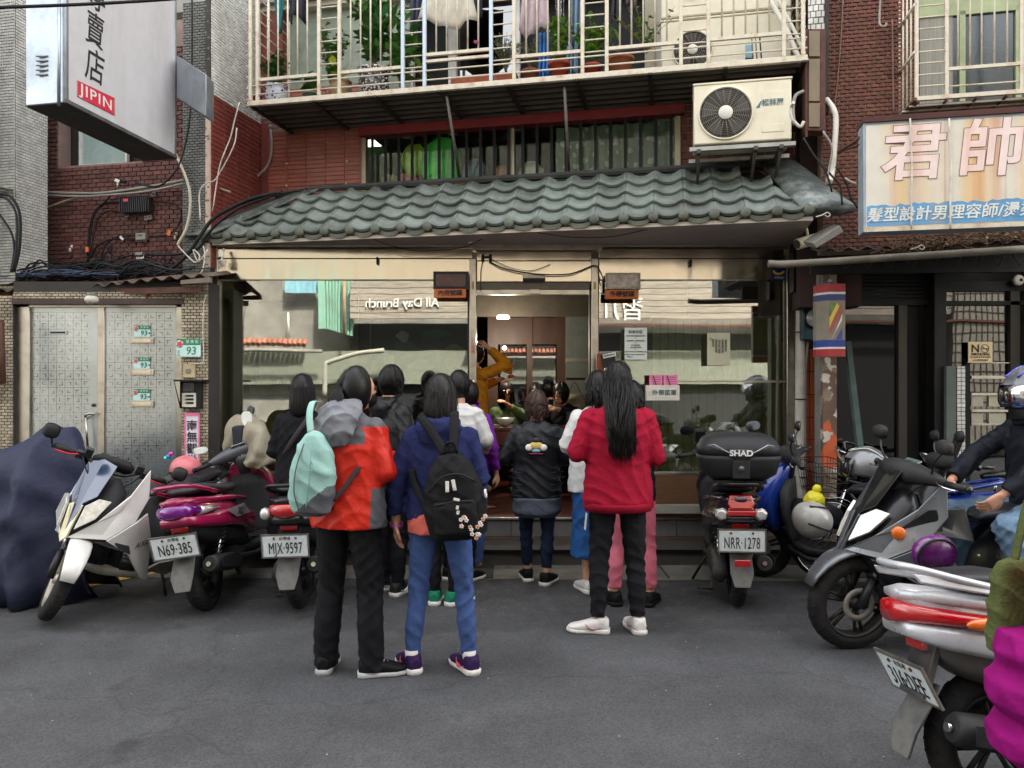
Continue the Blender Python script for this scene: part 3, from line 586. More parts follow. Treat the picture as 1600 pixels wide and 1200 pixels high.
b=MB();b.hexa([L0-nrm*.03,L1-nrm*.03,L1+up_-nrm*.03-UD*.35,L0+up_-nrm*.03+UD*.8],[L0-nrm*.06,L1-nrm*.06,L1+up_-nrm*.06-UD*.35,L0+up_-nrm*.06+UD*.8]);part(b,'roof_board',frame_dark,roof)
b=MB();a=L0+up_+UD*.78+nrm*.015;c_=L1+up_-UD*.3+nrm*.015;b.hexa([a,c_,c_+upv*.05,a+upv*.05],[a+nrm*.03,c_+nrm*.03,c_+upv*.05+nrm*.03,a+upv*.05+nrm*.03]);part(b,'ridge_board',M('ridge_grey',(84,84,82),.5,metal=.4,world=True),roof)
flash=M('flashing',(96,104,100),.4,metal=.5,world=True,var=.3,dirt=(176,176,168),dirt_amt=.6,dscale=9)
a,c_,d_,e_=L0+nrm*.05-UD*.1,L0+nrm*.05+UD*.12,L0+up_+UD*.88+nrm*.04,L0+up_+UD*.68+nrm*.03
part(MB().hexa([a,c_,d_,e_],[v-nrm*.02 for v in(a,c_,d_,e_)]),'hip_flashing',flash,roof,bevel=.004)
a,c_,d_,e_=L0+nrm*.04-UD*.14,L0+nrm*.045-UD*.1,L0+up_+UD*.68+nrm*.02,L0+up_+UD*.30-nrm*.05
part(MB().hexa([a,c_,d_,e_],[v-nrm*.03 for v in(a,c_,d_,e_)]),'side_flashing',M('flashing_dark',(58,62,62),.5,metal=.3,world=True,var=.4),roof,bevel=.004)
secs=[]
for t in(0,.25,.5,.75,1):
 p=L1+upv*(t*(rl+.04))+UD*(.10-.30*t);secs.append((p+nrm*.015,.20-.05*t,.05,2.2,tuple(UD),tuple(nrm)))
part(MB().loft(secs,n=20),'verge_flashing',flash,roof)
sl,sr=XU(330,EO-0.0),XU(1272,EO)
soff=MB();z_=EZ-.055
soff.hexa([Vector((sl,EO-T*sl+.02,z_)),Vector((sr,EO-T*sr+.02,z_)),Vector((X(1245),D0+.1,z_+.02)),Vector((X(327),D0+.1,z_+.02))],[Vector((sl,EO-T*sl+.02,z_+.03)),Vector((sr,EO-T*sr+.02,z_+.03)),Vector((X(1245),D0+.1,z_+.05)),Vector((X(327),D0+.1,z_+.05))])
part(soff,'soffit',M('soffit',(206,196,184),.8,world=True,var=.05,dirt=(150,136,120),dirt_amt=.35,dscale=1.5),roof)
part(fbox(MB(),327,376,1243,386,D0-.005,.1),'wall_plate',steel_plain,roof)
# UPPER WALL, turned 12 degrees, offset 7.0
WO=7.2;BWO_=6.45
def ubox(b,px0,py0,px1,py1,off,dep):
 """front face fills the picture rectangle on the turned plane; level in height"""
 pts=[PU(px0,py1,off),PU(px1,py1,off),PU(px1,py0,off),PU(px0,py0,off)];return b.slab(pts,tuple(UB*dep))
def urect(b,s0,z0,s1,z1,off,dep):
 o=Vector((0,off,0))
 pts=[Vector((s/cs,off-T*s/cs,z))for s,z in((s0,z0),(s1,z0),(s1,z1),(s0,z1))];return b.slab(pts,tuple(UB*dep))
def SU(px,off):return XU(px,off)*cs
def ZU(px,py,off):return CH+(600-py)/F*dU(px,off)
def uorg(px,off,z):x=XU(px,off);return Vector((x,off-T*x,z))
up=thing('upper_storey_wall','red long tiled wall of the upper storey above the restaurant roof','wall',uorg(500,WO,3))
zt=ZU(500,175,WO)+.25;z0=3.0
part(urect(MB(),SU(420,WO),z0,SU(566,WO),zt,WO,.15),'wall_backing',mortar,up)
pieces(up,'wall_tile',red_tile,uorg(420,WO,z0),UD,SU(565,WO)-SU(420,WO),zt-z0,.205,.0425,.005,.012,0,limit=300,bev=.04,jit=.0008)
part(urect(MB(),SU(566,WO),3.0,SU(1300,WO),3.47,WO+.01,.15),'wall_backing',M('wall_red_plain',(136,60,48),.8,world=True,var=.2),up)
part(urect(MB(),SU(1064,WO),3.3,SU(1300,WO),4.3,WO+.004,.15),'wall_backing',mortar,up)
pieces(up,'wall_tile',brick_warm,uorg(1064,WO,3.3),UD,SU(1298,WO)-SU(1064,WO),.85,.12,.062,.008,.012,.5,limit=60)
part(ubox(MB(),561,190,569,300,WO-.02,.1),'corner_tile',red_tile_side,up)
for px,py in((448,256),(542,252),(448,290),(541,287)):
 part(MB().lathe([(.012,0),(.011,.006),(.005,.01),(0,.01)],c=PU(px,py,WO-.012),axis=tuple(UN),n=10),'wall_anchor',white_paint,up)
win=thing('barred_window','wide upper window behind flat iron bars with clutter against the panes','window',uorg(815,WO,3.4))
wz0,wz1=ZU(565,290,WO),ZU(565,207,WO)+.03
wz0=3.433;wz1=4.0
s0,s1=SU(566,WO),SU(1062,WO)
part(urect(MB(),s0-.02,wz1-.055,s1+.02,wz1+.03,WO-.09,.12),'red_beam',red_paint,win)
part(urect(MB(),s0,wz0,s0+.04,wz1-.06,WO-.03,.06),'window_frame',M('alu_frame',(150,142,120),.45,metal=.5,world=True),win)
part(urect(MB(),s1-.05,wz0,s1,wz1-.06,WO-.03,.06),'window_frame',MATS['alu_frame'],win)
part(urect(MB(),(s0+s1)/2-.05,wz0,(s0+s1)/2,wz1-.06,WO-.02,.05),'window_frame',MATS['alu_frame'],win)
part(urect(MB(),s0,wz0-.03,s1,wz0,WO-.05,.1),'window_sill',MATS['alu_frame'],win)
pg=glassmat('upper_glass',.02,(235,240,235),.03,.25)
for i in range(4):
 a=s0+.04+i*(s1-s0-.08)/4;part(urect(MB(),a,wz0,a+(s1-s0-.08)/4-.01,wz1-.06,WO+.02,.008),'pane',pg,win)
nb_=22
for i in range(nb_):
 a=s0+.1+i*(s1-s0-.2)/(nb_-1);part(urect(MB(),a,wz0-.01,a+.028,wz1-.05,WO-.055,.012),'window_bar',black_paint,win)
part(urect(MB(),s0,wz1+.03,s1,wz1+.06,WO+.02,1.),'room_ceiling',frame_dark,win)
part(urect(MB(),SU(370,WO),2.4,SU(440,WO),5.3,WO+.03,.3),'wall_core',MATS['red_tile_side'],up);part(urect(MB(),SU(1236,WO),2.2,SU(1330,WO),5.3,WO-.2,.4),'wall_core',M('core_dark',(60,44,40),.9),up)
part(urect(MB(),s0-.3,wz0-.3,s1+.3,wz1+.1,WO+.75,.02),'room_wall',M('room_green',(70,96,70),.9,world=True,var=.4),win)
part(urect(MB(),s0,wz0-.02,s1,wz0,WO+.03,.5),'inner_sill',M('inner_sill',(120,110,100),.8),win)
def uplant(*a):pass
def blob(name,c,sz,mat,label,cat,seed=0,n=14):
 rnd=random.Random(seed);b=MB();b.ball((0,0,0),1,n);v=[]
 for p in b.v:
  q=Vector(p);k=1+.16*noise.noise(q*1.7+Vector((seed,0,0)));v.append((q.x*sz[0]*k,q.y*sz[1]*k,q.z*sz[2]*k))
 b.v=v;o=b.build(name,mat);o.location=c;return tag(o,label,cat)
def rr(px,py,off):return PU(px,py,off)
blob('bag',rr(688,256,WO+.085),(.21,.05,.26),M('green_bag',(90,235,100),.35,var=.5,scale=6),'bright green plastic bag pressed behind the window bars','bag',3)
blob('bag',rr(648,250,WO+.09),(.13,.05,.16),M('lime_bag',(180,240,80),.4,var=.4),'lime green bag behind the bars beside the bright green one','bag',5)
blob('bundle',rr(640,281,WO+.12),(.1,.06,.08),M('pink_cloth',(196,120,130),.8,var=.3),'pink cloth bundle low behind the window bars','bundle',7)
blob('bundle',rr(610,283,WO+.12),(.09,.06,.07),M('beige_cloth',(168,156,134),.8,var=.3),'beige cloth bundle at the window corner','bundle',8)
blob('soft_toy',rr(785,275,WO+.12),(.09,.06,.11),M('toy_pink',(206,150,130),.8,var=.4),'pink and yellow soft toy behind the window bars','toy',9)
blob('bag',rr(742,270,WO+.14),(.12,.06,.14),M('blue_bag',(120,140,160),.5,var=.5),'slate blue bag behind the window bars','bag',10)
blob('bag',rr(830,272,WO+.14),(.12,.06,.12),M('pale_bag',(220,216,200),.5,var=.5),'pale sack behind the bars near the thin strut','bag',11)
b=MB();ubox(b,893,243,945,272,WO+.12,.1);tag(b.build('box',M('paper_box',(186,190,196),.7,var=.25,scale=20)),'pale blue printed box behind the window bars','box')
b=MB()
for k in range(5):ubox(b,1010,248+k*5,1040,251.5+k*5,WO+.14,.2)
tag(b.build('folded_towels',M('maroon_cloth',(88,50,52),.9)),'stack of folded maroon towels behind the bars','towels')
ct=MB();N_=60;vs=[]
sa,sb=SU(870,WO),s1
for i in range(N_+1):
 s=sa+(sb-sa)*i/N_;w=.018*math.sin(i*1.1)+.01*math.sin(i*.37)
 for z in(wz0,wz1-.06):x=s/cs;vs.append((Vector((x,WO+.09-T*x,z))+UN*w))
ct.add(vs,[(2*i,2*i+2,2*i+3,2*i+1)for i in range(N_)],smooth=True)
cm=M('flower_curtain',(128,142,130),.85,world=True,var=.2)
nt=cm.node_tree;v=nt.nodes.new('ShaderNodeTexVoronoi');v.inputs['Scale'].default_value=11;ge=nt.nodes.new('ShaderNodeNewGeometry');nt.links.new(ge.outputs['Position'],v.inputs['Vector'])
mr=nt.nodes.new('ShaderNodeMapRange');mr.inputs[1].default_value=.36;mr.inputs[2].default_value=.30;mr.inputs[4].default_value=.6;nt.links.new(v.outputs['Distance'],mr.inputs[0]);bs=nt.nodes['Principled BSDF'];src=bs.inputs['Base Color'].links[0].from_socket
mx=nt.nodes.new('ShaderNodeMixRGB');mx.inputs[2].default_value=srgb((214,222,214))+(1,);nt.links.new(mr.outputs[0],mx.inputs[0]);nt.links.new(src,mx.inputs[1]);nt.links.new(mx.outputs[0],bs.inputs['Base Color'])
tag(ct.build('curtain',cm),'dark curtain printed with pale round flowers behind the window bars','curtain')
big_=thing('unseen_upper_block','unseen tall storeys added above the shop fronts to block the sun','building',(0,9,5.3))
part(urect(MB(),SU(60,WO),5.35,SU(1290,WO),13,WO-.05,4),'sun_blocking_storeys',M('facade_grey',(150,146,138),.9,world=True),big_);part(urect(MB(),SU(-900,BWO_),5.2,SU(60,BWO_),13,BWO_,4),'sun_blocking_storeys',MATS['facade_grey'],big_);part(urect(MB(),SU(1290,6.8),5.4,SU(2600,6.8),13,6.8,4),'sun_blocking_storeys',MATS['facade_grey'],big_)  # unseen storeys, added so their shade keeps sun off the street
# BALCONY with iron railing
BO,BZ=6.4,4.043
bal=thing('balcony','jutting cream iron balcony with railings and a corrugated sheet floor','balcony',uorg(800,BO,BZ))
bs0,bs1=SU(386,BO),SU(1262,BO);wdep=(WO-BO)/cs
cream=cream_paint
part(urect(MB(),bs0,BZ-.0,bs1,BZ+.045,BO,.04),'floor_beam',cream,bal,bevel=.003)
part(urect(MB(),bs0,BZ+.03,bs1,BZ+.036,BO+.045,wdep),'floor_sheet',M('sheet_dark',(60,54,48),.6,metal=.3,world=True),bal)
for k in range(6):part(urect(MB(),bs0,BZ+.004,bs1,BZ+.03,BO+.12+k*.125,.016),'floor_rib',M('rib_metal',(108,100,90),.5,metal=.4,world=True),bal)
for i in range(9):
 s=bs0+.02+i*(bs1-bs0-.06)/8;x=s/cs;a=Vector((x,BO-T*x,BZ-.012));q=MB();q.hexa([a,a+UD*.035,a+UD*.035+Vector((0,0,.016)),a+Vector((0,0,.016))],[v+UB*(wdep)for v in(a,a+UD*.035,a+UD*.035+Vector((0,0,.016)),a+Vector((0,0,.016)))]);part(q,'cross_bar',frame_dark,bal)
RT=BZ+1.15
posts=[388,399,495,527,626,660,764,800,907,945,1061,1104,1222,1252]
def zrail(h):return BZ+h
bluew=M('rail_blue',(186,200,212),.45,world=True,var=.1,dirt=(150,140,120),dirt_amt=.4,dscale=9)
for p in posts:s=SU(p,BO);part(urect(MB(),s,BZ+.045,s+.03,RT,BO,.03),'railing_post',bluew if 600<p<790 else cream,bal,bevel=.003)
hz=.215
segs=[(399,495,1,.215),(527,626,1,.215),(660,764,1,.30),(800,907,1,.215),(945,1061,1,.215),(1104,1222,1,.215)]
for(a,b2,k,h)in segs:
 sa,sb=SU(a,BO)+.03,SU(b2,BO);part(urect(MB(),sa,BZ+h,sb,BZ+h+.028,BO+.002,.024),'mid_rail',cream,bal,bevel=.002)
 if h>.25:part(urect(MB(),sa,BZ+h-.055,sb,BZ+h-.03,BO+.002,.024),'mid_rail',cream,bal,bevel=.002)
 n_=6 if a!=660 else 6
 for i in range(1,n_+(0 if a in(399,)else 0)):
  s=sa+(sb-sa)*i/n_;x=s/cs;q=Vector((x,BO+.012-T*x,BZ+h+.028));part(MB().tube([q,q+Vector((0,0,RT-BZ-h-.03))],.0075,8),'baluster',cream,bal)
for h in(.055,.135):
 sa,sb=bs0,bs1;q=[Vector((s/cs,BO+.012-T*s/cs,BZ+.045+h))for s in(sa,sb)];part(MB().tube(q,.0075,8),'low_rail',cream,bal)
for(a,b2)in((388,399),(495,527),(626,660),(764,800),(907,945),(1061,1104),(1222,1252)):
 if a==388:continue
 sa,sb=SU(a,BO)+.03,SU(b2,BO)
 for k in range(9):
  z=BZ+.215+k*.1;q=[Vector((s/cs,BO+.012-T*s/cs,z))for s in(sa,sb)];part(MB().tube(q,.0065,6),'rung',cream,bal)
for(px,lab)in((386,'w'),(1258,'e')):
 s=SU(px,BO);x=s/cs;a=Vector((x,BO-T*x,BZ))
 for k in range(11):
  z=.06+k*.1;part(MB().tube([a+Vector((0,0,z)),a+UB*(wdep-.02)+Vector((0,0,z))],.0065,6),'end_rung',cream,bal)
 for t in(.5,1.):part(MB().tube([a+UB*(wdep*t-.02),a+UB*(wdep*t-.02)+Vector((0,0,1.1))],.014,8),'end_post',cream,bal)
for(px0,py0,px1,py1)in((698,150,718,278),(882,137,889,268)):
 q=MB();q.tube([PU(px0,py0,BO+.1),PU(px1,py1,WO-.14)],.014,8);part(q,'strut',grey_paint,bal)
bw=thing('balcony_wall','recessed balcony wall with dark sliding doors and green mosaic tiles','wall',uorg(800,WO,4))
ZT=5.3;IO=WO+.12
part(urect(MB(),SU(400,IO),4.0,SU(640,IO),ZT,IO,.1),'mosaic_wall',M('mosaic_green',(134,144,128),.6,world=True,var=.2,bump=.8,bscale=60),bw)
part(urect(MB(),SU(640,IO),3.95,SU(1290,IO),ZT,IO+.25,.1),'dark_backing',M('void_dark',(24,26,30),.7,world=True),bw)
for(a,b2,m_)in((626,645,'white_paint'),(700,712,'white_paint'),(1008,1024,'alu_frame'),(800,812,'white_paint')):part(urect(MB(),SU(a,IO),3.98,SU(b2,IO),ZT,IO+.02,.06),'door_frame',MATS[m_],bw)
part(urect(MB(),SU(712,IO),3.98,SU(800,IO),ZT,IO+.1,.02),'door_pane',glassmat('door_glass',.25,(60,66,80),.02,.8),bw)
part(urect(MB(),SU(1020,IO),3.98,SU(1290,IO),ZT,IO+.04,.08),'white_wall',M('cream_wall',(206,200,186),.8,world=True,var=.08,dirt=(160,150,130),dirt_amt=.4),bw)
part(urect(MB(),SU(400,IO),ZT,SU(1300,IO),ZT+1.2,IO-.1,.4),'upper_wall',M('cream_wall',0),bw)
mt=M('mosaic_line',(52,58,50),.9)
tag(urect(MB(),SU(386,BO),5.62,SU(1262,BO),5.66,BO-.1,1.2).build('balcony_roof',frame_dark),'dark metal awning sheet over the balcony above the picture','awning')if False else None
# air conditioners
def fan_unit(name,lab,loc,w,h,d,fr,fx,rz,mat,group=None,grille=(40,38,36),hubcol=plastic_white,rings=11):
 t=thing(name,lab,'air conditioner',loc,rz,group)
 MB().box((0,d/2,h/2),(w,d,h)).build('casing',mat,t,bevel=.012)
 MB().box((0,d/2,h+.006),(w+.012,d+.012,.016)).build('top_cover',mat,t,bevel=.004)
 c=Vector((fx,-.004,h/2))
 MB().lathe([(fr,-.012),(fr+.012,-.012),(fr+.014,.0),(fr+.014,.012),(fr,.012)],c,(0,1,0),48,closed=True).build('fan_ring',mat,t)
 MB().lathe([(0,.0015),(fr,.0015),(fr,.003),(0,.003)],c,(0,1,0),40).build('fan_well',M('fan_dark',grille,.8,var=.3),t)
 for k in range(5):
  a=k*2*math.pi/5;q=MB();pts=[]
  for j in range(6):
   aa=a+j*.16;r=fr*.9;pts.append(Vector((math.cos(aa)*r,0,math.sin(aa)*r)))
  q.slab([c+Vector((math.cos(a)*fr*.25,-.0045,math.sin(a)*fr*.25))]+[c+p+Vector((0,-.0045,0))for p in pts],(0,.002,0));q.build('fan_blade',M('blade',(62,58,54),.5),t)
 g_=M('grille_wire',(128,122,112),.45,metal=.3)
 for k in range(rings):
  r=fr*(.24+.76*(k+.5)/rings);n=36;pts=[c+Vector((math.cos(a)*r,-.014,math.sin(a)*r))for a in np.linspace(0,2*math.pi,n+1)];MB().tube(pts,.0016,4,caps=False).build('grille_ring',g_,t)
 for k in range(20):
  a=k*math.pi/10;MB().tube([c+Vector((math.cos(a)*fr*.2,-.016,math.sin(a)*fr*.2)),c+Vector((math.cos(a+.1)*fr,-.012,math.sin(a+.1)*fr))],.0022,4).build('grille_spoke',g_,t)
 MB().lathe([(0,-.024),(fr*.25,-.024),(fr*.28,-.018),(fr*.28,-.008)],c,(0,1,0),24).build('fan_hub',hubcol,t)
 return t
acm=M('ac_white',(214,206,182),.42,var=.05,dirt=(170,158,128),dirt_amt=.35,dscale=3,coat=.1)
AO=6.4;ax0,ax1=SU(1083,AO),SU(1236,AO);aw=ax1-ax0;az0,az1=ZU(1160,222,AO),ZU(1160,128,AO)
arz=math.atan2(UD.y,UD.x)
ac=fan_unit('air_conditioner_unit','large cream air conditioner outdoor unit hanging under the balcony',uorg(1159.5,AO,az0),aw,az1-az0,.32,(az1-az0)*.42,-aw*.17,arz,acm)
text('松林屋',.055,(aw*.31,-.004,(az1-az0)*.62),(R(90),0,0),M('ac_print',(70,100,112),.5),ac,bold=.001,ext=.001)
text('SUNGLIN',.018,(aw*.31,-.004,(az1-az0)*.52),(R(90),0,0),MATS['ac_print'],ac,ext=.001)if False else None
q=MB();q.slab([(aw*.14+x,-.003,z+(az1-az0)*.55)for x,z in((0,0),(.035,.05),(.045,.05),(.03,.01),(.03,0))],(0,.002,0));q.build('maker_mark',MATS['ac_print'],ac)
for z in(.72,.18):MB().box((aw*.31,-.002,(az1-az0)*z+.01),(.16,.004,.06)).build('embossed_panel',acm,ac,bevel=.0018)
rk=thing('ac_bracket','galvanised angle bracket rack carrying the big air conditioner','bracket',uorg(1159,AO,az0-.03),arz)
gal=M('galvanised',(150,150,146),.4,metal=.7,var=.2)
MB().box((0,-.0,-.008),(aw+.06,.04,.03)).build('front_rail',gal,rk);MB().box((0,.33,-.008),(aw+.06,.04,.03)).build('back_rail',gal,rk)
for x in(-aw/2+.04,0.1,aw/2-.08):
 MB().box((x,.18,-.04),(.03,.5,.03)).build('side_rail',M('bracket_dark',(70,66,62),.6,metal=.4),rk);MB().tube([(x,.0,-.05),(x,.52,-.30)],.014,6).build('brace',MATS['bracket_dark'],rk)
o2=fan_unit('air_conditioner_unit','cream twin fan outdoor unit standing on the balcony floor, its lower fan in view',uorg(1133,WO-.42,BZ+.05),1.05,.52,.3,.155,-.265,arz,acm,rings=8)
o3=fan_unit('air_conditioner_unit','cream outdoor unit stacked on top, cut by the picture edge',uorg(1133,WO-.42,BZ+.60),1.05,.62,.3,.155,-.265,arz,acm,rings=8)
# upper east side: brown duct, tile strip, pipes, brick wall
EOF_=6.75
ebw=thing('brick_wall','red brown brick wall with pale joints above the barber sign','wall',uorg(1350,EOF_,3.8))
part(urect(MB(),SU(1284,EOF_+.01),2.62,SU(1660,EOF_),5.2,EOF_+.008,.2),'wall_backing',mortar,ebw)
pieces(ebw,'brick',brick_warm,uorg(1284,EOF_,2.62),UD,SU(1640,EOF_)-SU(1284,EOF_),2.3,.066,.0315,.0085,.012,.5,limit=300,bev=.05,visible=(1284,0,1412,330),jit=.001)
wt=thing('tile_strip_wall','narrow strip of white mosaic tiles above the brown duct','wall',uorg(1275,6.6,4.4))
part(urect(MB(),SU(1262,6.70),3.7,SU(1288,6.70),5.2,6.61,.1),'wall_backing',grout,wt);pieces(wt,'wall_tile',white_tile,uorg(1262,6.6,3.7),UD,SU(1288,6.70)-SU(1262,6.70),1.2,.04,.05,.005,.01,.5)
dk=thing('brown_duct','upright brown framed metal duct box beside the balcony end','duct',uorg(1275,6.5,3.8))
part(ubox(MB(),1258,45,1290,204,6.5,.14),'duct_frame',rust_brown,dk,bevel=.004)
for(y0,y1)in((48,88),(92,158),(161,198)):part(ubox(MB(),1264,y0,1281,y1,6.485,.02),'duct_panel',M('duct_tan',(116,104,84),.5,metal=.3,var=.15),dk,bevel=.002)
for x in(1258,1286):part(ubox(MB(),x,202,x+4,214,6.5,.02),'duct_foot',rust_brown,dk)
def tagpipe(name,pts,r,mat,label,n=6,seg=10,cat='pipe'):b=MB();b.tube(catmull(pts,n),r,seg);return tag(b.build(name,mat),label,cat)
tagpipe('drain_pipe',[PU(1291,155,6.60),PU(1302,170,6.55),PU(1306,190,6.55),PU(1303,240,6.55),PU(1300,270,6.57),PU(1296,284,6.5)],.022,plastic_white,'thick white wrapped pipe curving down beside the brick wall')
tagpipe('wall_pipe',[PU(1317,0,6.72),PU(1314,60,6.72),PU(1309,120,6.72),PU(1303,175,6.72)],.006,M('pipe_brown',(110,84,68),.6),'thin brown pipe running down the brick wall')
tagpipe('wall_pipe',[PU(1394,30,6.71),PU(1395,100,6.71),PU(1396,180,6.71)],.007,MATS['pipe_brown'],'thin tan pipe beside the window cage')
tagpipe('hooked_pipe',[PU(1376,-10,6.70),PU(1374,30,6.68),PU(1376,40,6.65),PU(1383,41,6.65),PU(1385,36,6.65)],.009,cable_grey,'bent grey pipe end hooking up against the brick wall')
tagpipe('ac_pipe',[PU(1240,160,6.15),PU(1236,168,6.2),PU(1238,185,6.2),PU(1250,198,6.2),PU(1256,190,6.2)],.012,cable_white,'pale hose looping from the hanging air conditioner')
tagpipe('ac_pipe',[PU(1256,142,6.2),PU(1243,150,6.2),PU(1239,170,6.2),PU(1241,195,6.2)],.012,cable_grey,'grey hose beside the hanging air conditioner')
for i,(dx,r)in enumerate(((0,.02),(12,.014))):tagpipe('slanting_pipe',[PU(1204+dx,0,6.7),PU(1230+dx,50,6.6),PU(1250+dx,96,6.5)],r,plastic_white,('thick white pipe slanting across the balcony end','thinner white pipe slanting beside the thick one')[i])
cg=thing('window_cage','cream iron window cage jutting from the brick wall over the barber sign','window',uorg(1500,6.33,4))
CO=6.33;cz0=ZU(1430,157,CO);cdep=(EOF_-CO)/cs;s0,s1=SU(1430,CO),SU(1640,CO)
sm=lambda b,n,m_=cream:part(b,n,m_,cg)
sm(urect(MB(),s0,cz0,s1,cz0+.03,CO,.03),'cage_sill');
for px in(1430,1477,1594):s=SU(px,CO);sm(urect(MB(),s,cz0+.03,s+.024,5.0,CO,.024),'cage_post')
for k in range(8):s_=[SU(1431,CO),SU(1478,CO)];z=cz0+.03+.075+k*.085;sm(MB().tube([Vector((s/cs,CO+.01-T*s/cs,z))for s in s_],.006,6),'cage_rung')
z=cz0+.205;sm(urect(MB(),SU(1482,CO),z,SU(1594,CO),z+.024,CO,.022),'cage_mid_rail')
sm(MB().tube([Vector((s/cs,CO+.01-T*s/cs,cz0+.09))for s in(SU(1482,CO),SU(1594,CO))],.006,6),'cage_rung')
for px in(1498,1517,1535,1555,1575):s=SU(px,CO);q=Vector((s/cs,CO+.01-T*s/cs,z));sm(MB().tube([q,q+Vector((0,0,1))],.007,6),'cage_bar')
a=uorg(1430,CO,cz0)
for k,tt in enumerate((.25,.5,.75,1.)):q=a+UB*cdep*tt;sm(MB().tube([q,q+Vector((0,0,1))],.008 if tt<1 else.012,6),'side_bar')
for h in(.0,.35,.7):sm(MB().tube([a+Vector((0,0,h+.01)),a+UB*cdep+Vector((0,0,h+.01))],.014,6),'side_rail',rust_brown if h==0 else cream)
for k in range(6):x=s0+.02+k*.2;q=Vector((x/cs,CO-T*x/cs,cz0-.006));sm(MB().tube([q,q+UB*cdep],.011,6),'floor_bar',rust_brown)
sm(urect(MB(),s0,cz0-.004,s1,cz0+.004,CO+.1,.2),'floor_sheet',MATS['inner_sill']);
for k in range(3):sm(urect(MB(),s0,cz0-.02,s1,cz0-.008,CO+.08+k*.11,.012),'floor_rib')
wn_=thing('sliding_window','pale green framed sliding window with grey curtain behind the cage','window',uorg(1500,EOF_,4))
ga=M('green_frame',(150,160,120),.5,world=True)
part(urect(MB(),SU(1432,EOF_),cz0+.03,SU(1660,EOF_),5.0,EOF_-.015,.03),'dark_glass',M('window_dark',(40,52,58),.08,world=True,spec=.8),wn_)
part(urect(MB(),SU(1434,EOF_),cz0+.04,SU(1485,EOF_),4.9,EOF_-.03,.012),'curtain',M('grey_curtain',(140,138,128),.9,world=True,stretch=(30,30,.6),scale=3,var=.25),wn_)
part(urect(MB(),SU(1432,EOF_),4.42,SU(1660,EOF_),4.58,EOF_-.04,.03),'window_frame',ga,wn_)
for px in(1495,1582):part(urect(MB(),SU(px,EOF_),cz0,SU(px+9,EOF_),4.45,EOF_-.04,.03),'window_frame',ga,wn_)
# PLANTS AND WASHING ON THE BALCONY
leafm=[M('leaf%d'%i,c,.5,rnd=.35,var=.15,hue=.02,bump=0)for i,c in enumerate(((84,132,58),(66,112,52),(116,158,64),(96,126,88),(190,200,70)))]
stemm=M('stem',(92,78,56),.8)
def leafmesh(L,W,mat,fold=.25,nm='leaf'):
 b=MB();ys=(0,.25,.55,.8,1.);ws=(.05,.8,1.,.6,.02);vs=[]
 for y,w in zip(ys,ws):z=-.25*y*y*L;vs+=[(-w*W/2,y*L,z+fold*w*W/2),(0,y*L,z),(w*W/2,y*L,z+fold*w*W/2)]
 fs=[]
 for i in range(4):fs+=[(3*i,3*i+1,3*i+4,3*i+3),(3*i+1,3*i+2,3*i+5,3*i+4)]
 b.add(vs,fs,smooth=True);return b
def plant(base,h,spread,L,W,nst,per,mat,lab,seed,name='potted_plant',up_=0.,cat='plant',flower=None,droop=.3):
 rnd=random.Random(seed);t=thing(name,lab,cat,base);st_=MB();lv=MB();lf=leafmesh(L,W,mat)
 for s in range(nst):
  a=rnd.uniform(0,6.28);rr_=spread*rnd.uniform(.3,1);hh=h*rnd.uniform(.55,1)
  pts=catmull([(0,0,0),(math.cos(a)*rr_*.3,math.sin(a)*rr_*.25,hh*.45),(math.cos(a)*rr_,math.sin(a)*rr_*.6,hh*(1-droop*rnd.random()))],5);st_.tube(pts,.004,5,r1=.0015)
  for k in range(per):
   u=rnd.uniform(.25,1)if per>1 else 1;p=pts[min(len(pts)-1,int(u*(len(pts)-1)))]
   m=Matrix.Translation(p)@Euler((rnd.uniform(-.2,.9)+up_,rnd.uniform(-.5,.5),rnd.uniform(0,6.28))).to_matrix().to_4x4()@Matrix.Scale(rnd.uniform(.6,1.15),4);lv.add(lf.v,lf.f,m,smooth=True)
 st_.build('stem',stemm,t);o=lv.build('foliage',mat,t);o['kind']='stuff'
 if flower:
  f=MB()
  for k in range(flower[1]):
   p=Vector((rnd.uniform(-1,1)*spread,rnd.uniform(-1,.2)*spread*.5,h*rnd.uniform(.6,1.)));
   for j in range(6):f.add(leafmesh(.022,.018,None).v,leafmesh(.022,.018,None).f,Matrix.Translation(p)@Euler((.6,0,j*1.05)).to_matrix().to_4x4())
  f.build('flower',M('fl%d'%seed,flower[0],.6),t)
 return t
def pot(px,off,r,h,mat,lab,rim=True,base=.72,name='flower_pot',z=BZ+.05,prof=None,cat='pot'):
 c=uorg(px,off,z);pr=prof or[(r*base,0),(r*.97,h*.82),(r*1.1,h*.82),(r*1.12,h),(r*.98,h),(r*.9,h*.9),(0,h*.88)]
 o=MB().lathe(pr,n=22).build(name,mat);o.location=c;tag(o,lab,cat);return c+Vector((0,0,h*.9))
terra=M('terracotta',(150,78,52),.8,var=.2,dirt=(180,140,110),dirt_amt=.4,dscale=12);redpot=M('red_pot',(166,66,44),.5,var=.1);tan=M('tan_pot',(150,122,82),.4,var=.3,dirt=(116,66,40),dscale=6)
